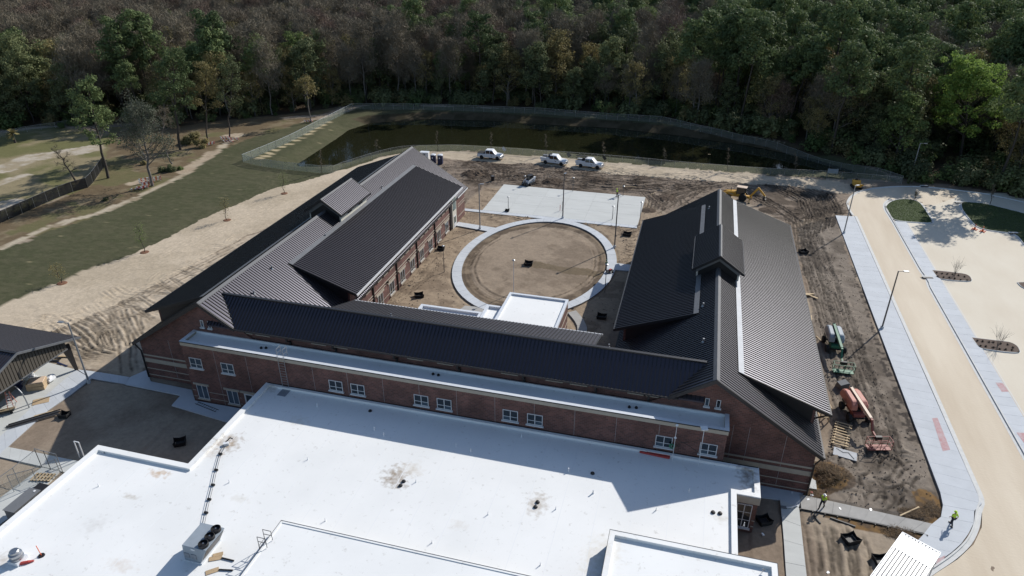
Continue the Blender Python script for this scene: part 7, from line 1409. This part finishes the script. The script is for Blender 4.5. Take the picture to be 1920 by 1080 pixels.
for i in range(len(pts)):
    x, y, s_ = pts[i]; k = kind_at(px_[i], py_[i], rg, x, y)
    if bey[i] < 8: s_ *= .92
    if near[i]:
        z = terrain_z(x, y) if (gx[0] < x < gx[-1] and gy[0] < y < gy[-1]) else -.35
        sz = 'taller ' if s_ > 1.08 else 'lower ' if s_ < .86 else ''
        lb = sz+desc[k]+', '+where_txt(px_[i], py_[i], bey[i])
        t_ = place_tree(k, int(rg.integers(0, 99)), x, y, z-.1, rg.uniform(0, 6.28), s_, lb, 'wood '+ZN[int(min(8, max(0, px_[i]//214)))]); cnt.setdefault(lb, []).append((px_[i], t_))
    else: far.setdefault(k, []).append((x, y, s_))
ORD = ['leftmost', 'second from left', 'third from left', 'fourth from left', 'fifth from left', 'sixth from left', 'seventh from left', 'eighth from left', 'ninth from left', 'tenth from left', 'eleventh from left', 'twelfth from left', 'thirteenth from left', 'fourteenth from left', 'fifteenth from left']
for lb, L_ in cnt.items():
    L_.sort(key=lambda a: a[0]); n_ = len(L_)
    for i, (_, t_) in enumerate(L_):
        if n_ > 1: t_['label'] = lb+', '+('rightmost' if i == n_-1 else ORD[min(i, 14)])
# the rest of the wood: one mass, instanced
def scatter(name, P_, objs, seed, smin=None):
    col = bpy.data.collections.new(name+'_kinds')
    for tr, cr in objs:
        o = bpy.data.objects.new(name+'_kind', joined(tr, cr)); col.objects.link(o)
    me = bpy.data.meshes.new(name); me.from_pydata([(x, y, z) for x, y, z, s in P_], [], []); at = me.attributes.new('sc', 'FLOAT', 'POINT'); at.data.foreach_set('value', [s for *_, s in P_]); o = obj(name, me)
    ng = bpy.data.node_groups.new(name, 'GeometryNodeTree'); ng.interface.new_socket('Geometry', in_out='INPUT', socket_type='NodeSocketGeometry'); ng.interface.new_socket('Geometry', in_out='OUTPUT', socket_type='NodeSocketGeometry')
    n = ng.nodes; l = ng.links; gi = n.new('NodeGroupInput'); go = n.new('NodeGroupOutput'); mp = n.new('GeometryNodeMeshToPoints'); ip = n.new('GeometryNodeInstanceOnPoints'); ci = n.new('GeometryNodeCollectionInfo')
    ci.inputs['Collection'].default_value = col; ci.inputs['Separate Children'].default_value = True; ci.inputs['Reset Children'].default_value = True; ip.inputs['Pick Instance'].default_value = True
    rv = n.new('FunctionNodeRandomValue'); rv.data_type = 'FLOAT_VECTOR'; rv.inputs[0].default_value = (0, 0, 0); rv.inputs[1].default_value = (0, 0, 6.283); na = n.new('GeometryNodeInputNamedAttribute'); na.data_type = 'FLOAT'; na.inputs['Name'].default_value = 'sc'
    l.new(gi.outputs[0], mp.inputs[0]); l.new(mp.outputs[0], ip.inputs['Points']); l.new(ci.outputs[0], ip.inputs['Instance']); l.new(rv.outputs[0], ip.inputs['Rotation']); l.new(na.outputs[0], ip.inputs['Scale']); l.new(ip.outputs[0], go.inputs[0])
    ri = n.new('FunctionNodeRandomValue'); ri.data_type = 'INT'; ri.inputs[4].default_value = 0; ri.inputs[5].default_value = len(objs)-1; ri.inputs['Seed'].default_value = seed; l.new(ri.outputs[2], ip.inputs['Instance Index'])
    md = o.modifiers.new('scatter', 'NODES'); md.node_group = ng; return tag(o, kind='stuff')
def joined(a, b):
    bm = bmesh.new(); bm.from_mesh(a); na = len(bm.faces)
    if b is not None: bm.from_mesh(b)
    me = bpy.data.meshes.new('wood_tree'); bm.to_mesh(me); bm.free(); me.materials.append(a.materials[0])
    if b is not None: me.materials.append(b.materials[0]); mi = np.zeros(len(me.polygons), np.int32); mi[na:] = 1; me.polygons.foreach_set('material_index', mi)
    return me
for k, L_ in far.items():
    if k in VAR: scatter('far_wood_'+{'pine': 'pines', 'broad': 'evergreens', 'olive': 'oaks', 'bare': 'bare_trees', 'bare_tall': 'grey_bare_trees', 'bare_red': 'reddish_bare_trees', 'midgreen': 'green_trees', 'grey': 'bushy_trees', 'red': 'maples', 'bright': 'bright_trees'}[k], [(x, y, -.4, s) for x, y, s in L_], [(a, b_) for a, b_, _ in VAR[k]], 3)
# undergrowth along and inside the edge
ug = []
for _ in range(9000):
    x = rg.uniform(-260, 200); y = rg.uniform(120, 330); ug.append((x, y))
ug = np.array(ug); b_ = beyond(ug[:, 0], ug[:, 1]); keep = (b_ > -.5) & (b_ < 60) & (rg.random(len(ug)) < np.clip(1.1-b_/70, .2, 1)); ug = ug[keep]
UG = [(x, y, (terrain_z(x, y) if gx[0] < x < gx[-1] and gy[0] < y < gy[-1] else -.35)-.1, rg.uniform(.6, 2.3)) for x, y in ug]
scatter('undergrowth', UG, [(shrub_mesh('undergrowth', 91, 'broad', 700), None), (shrub_mesh('undergrowth', 92, 'olive', 500), None), (shrub_mesh('undergrowth', 93, 'midgreen', 500), None), (shrub_mesh('undergrowth', 94, 'broad', 800, 1.8, 3.4), None)], 5)
print('forest', len(pts), 'near', near.sum(), {k: len(v) for k, v in far.items()})
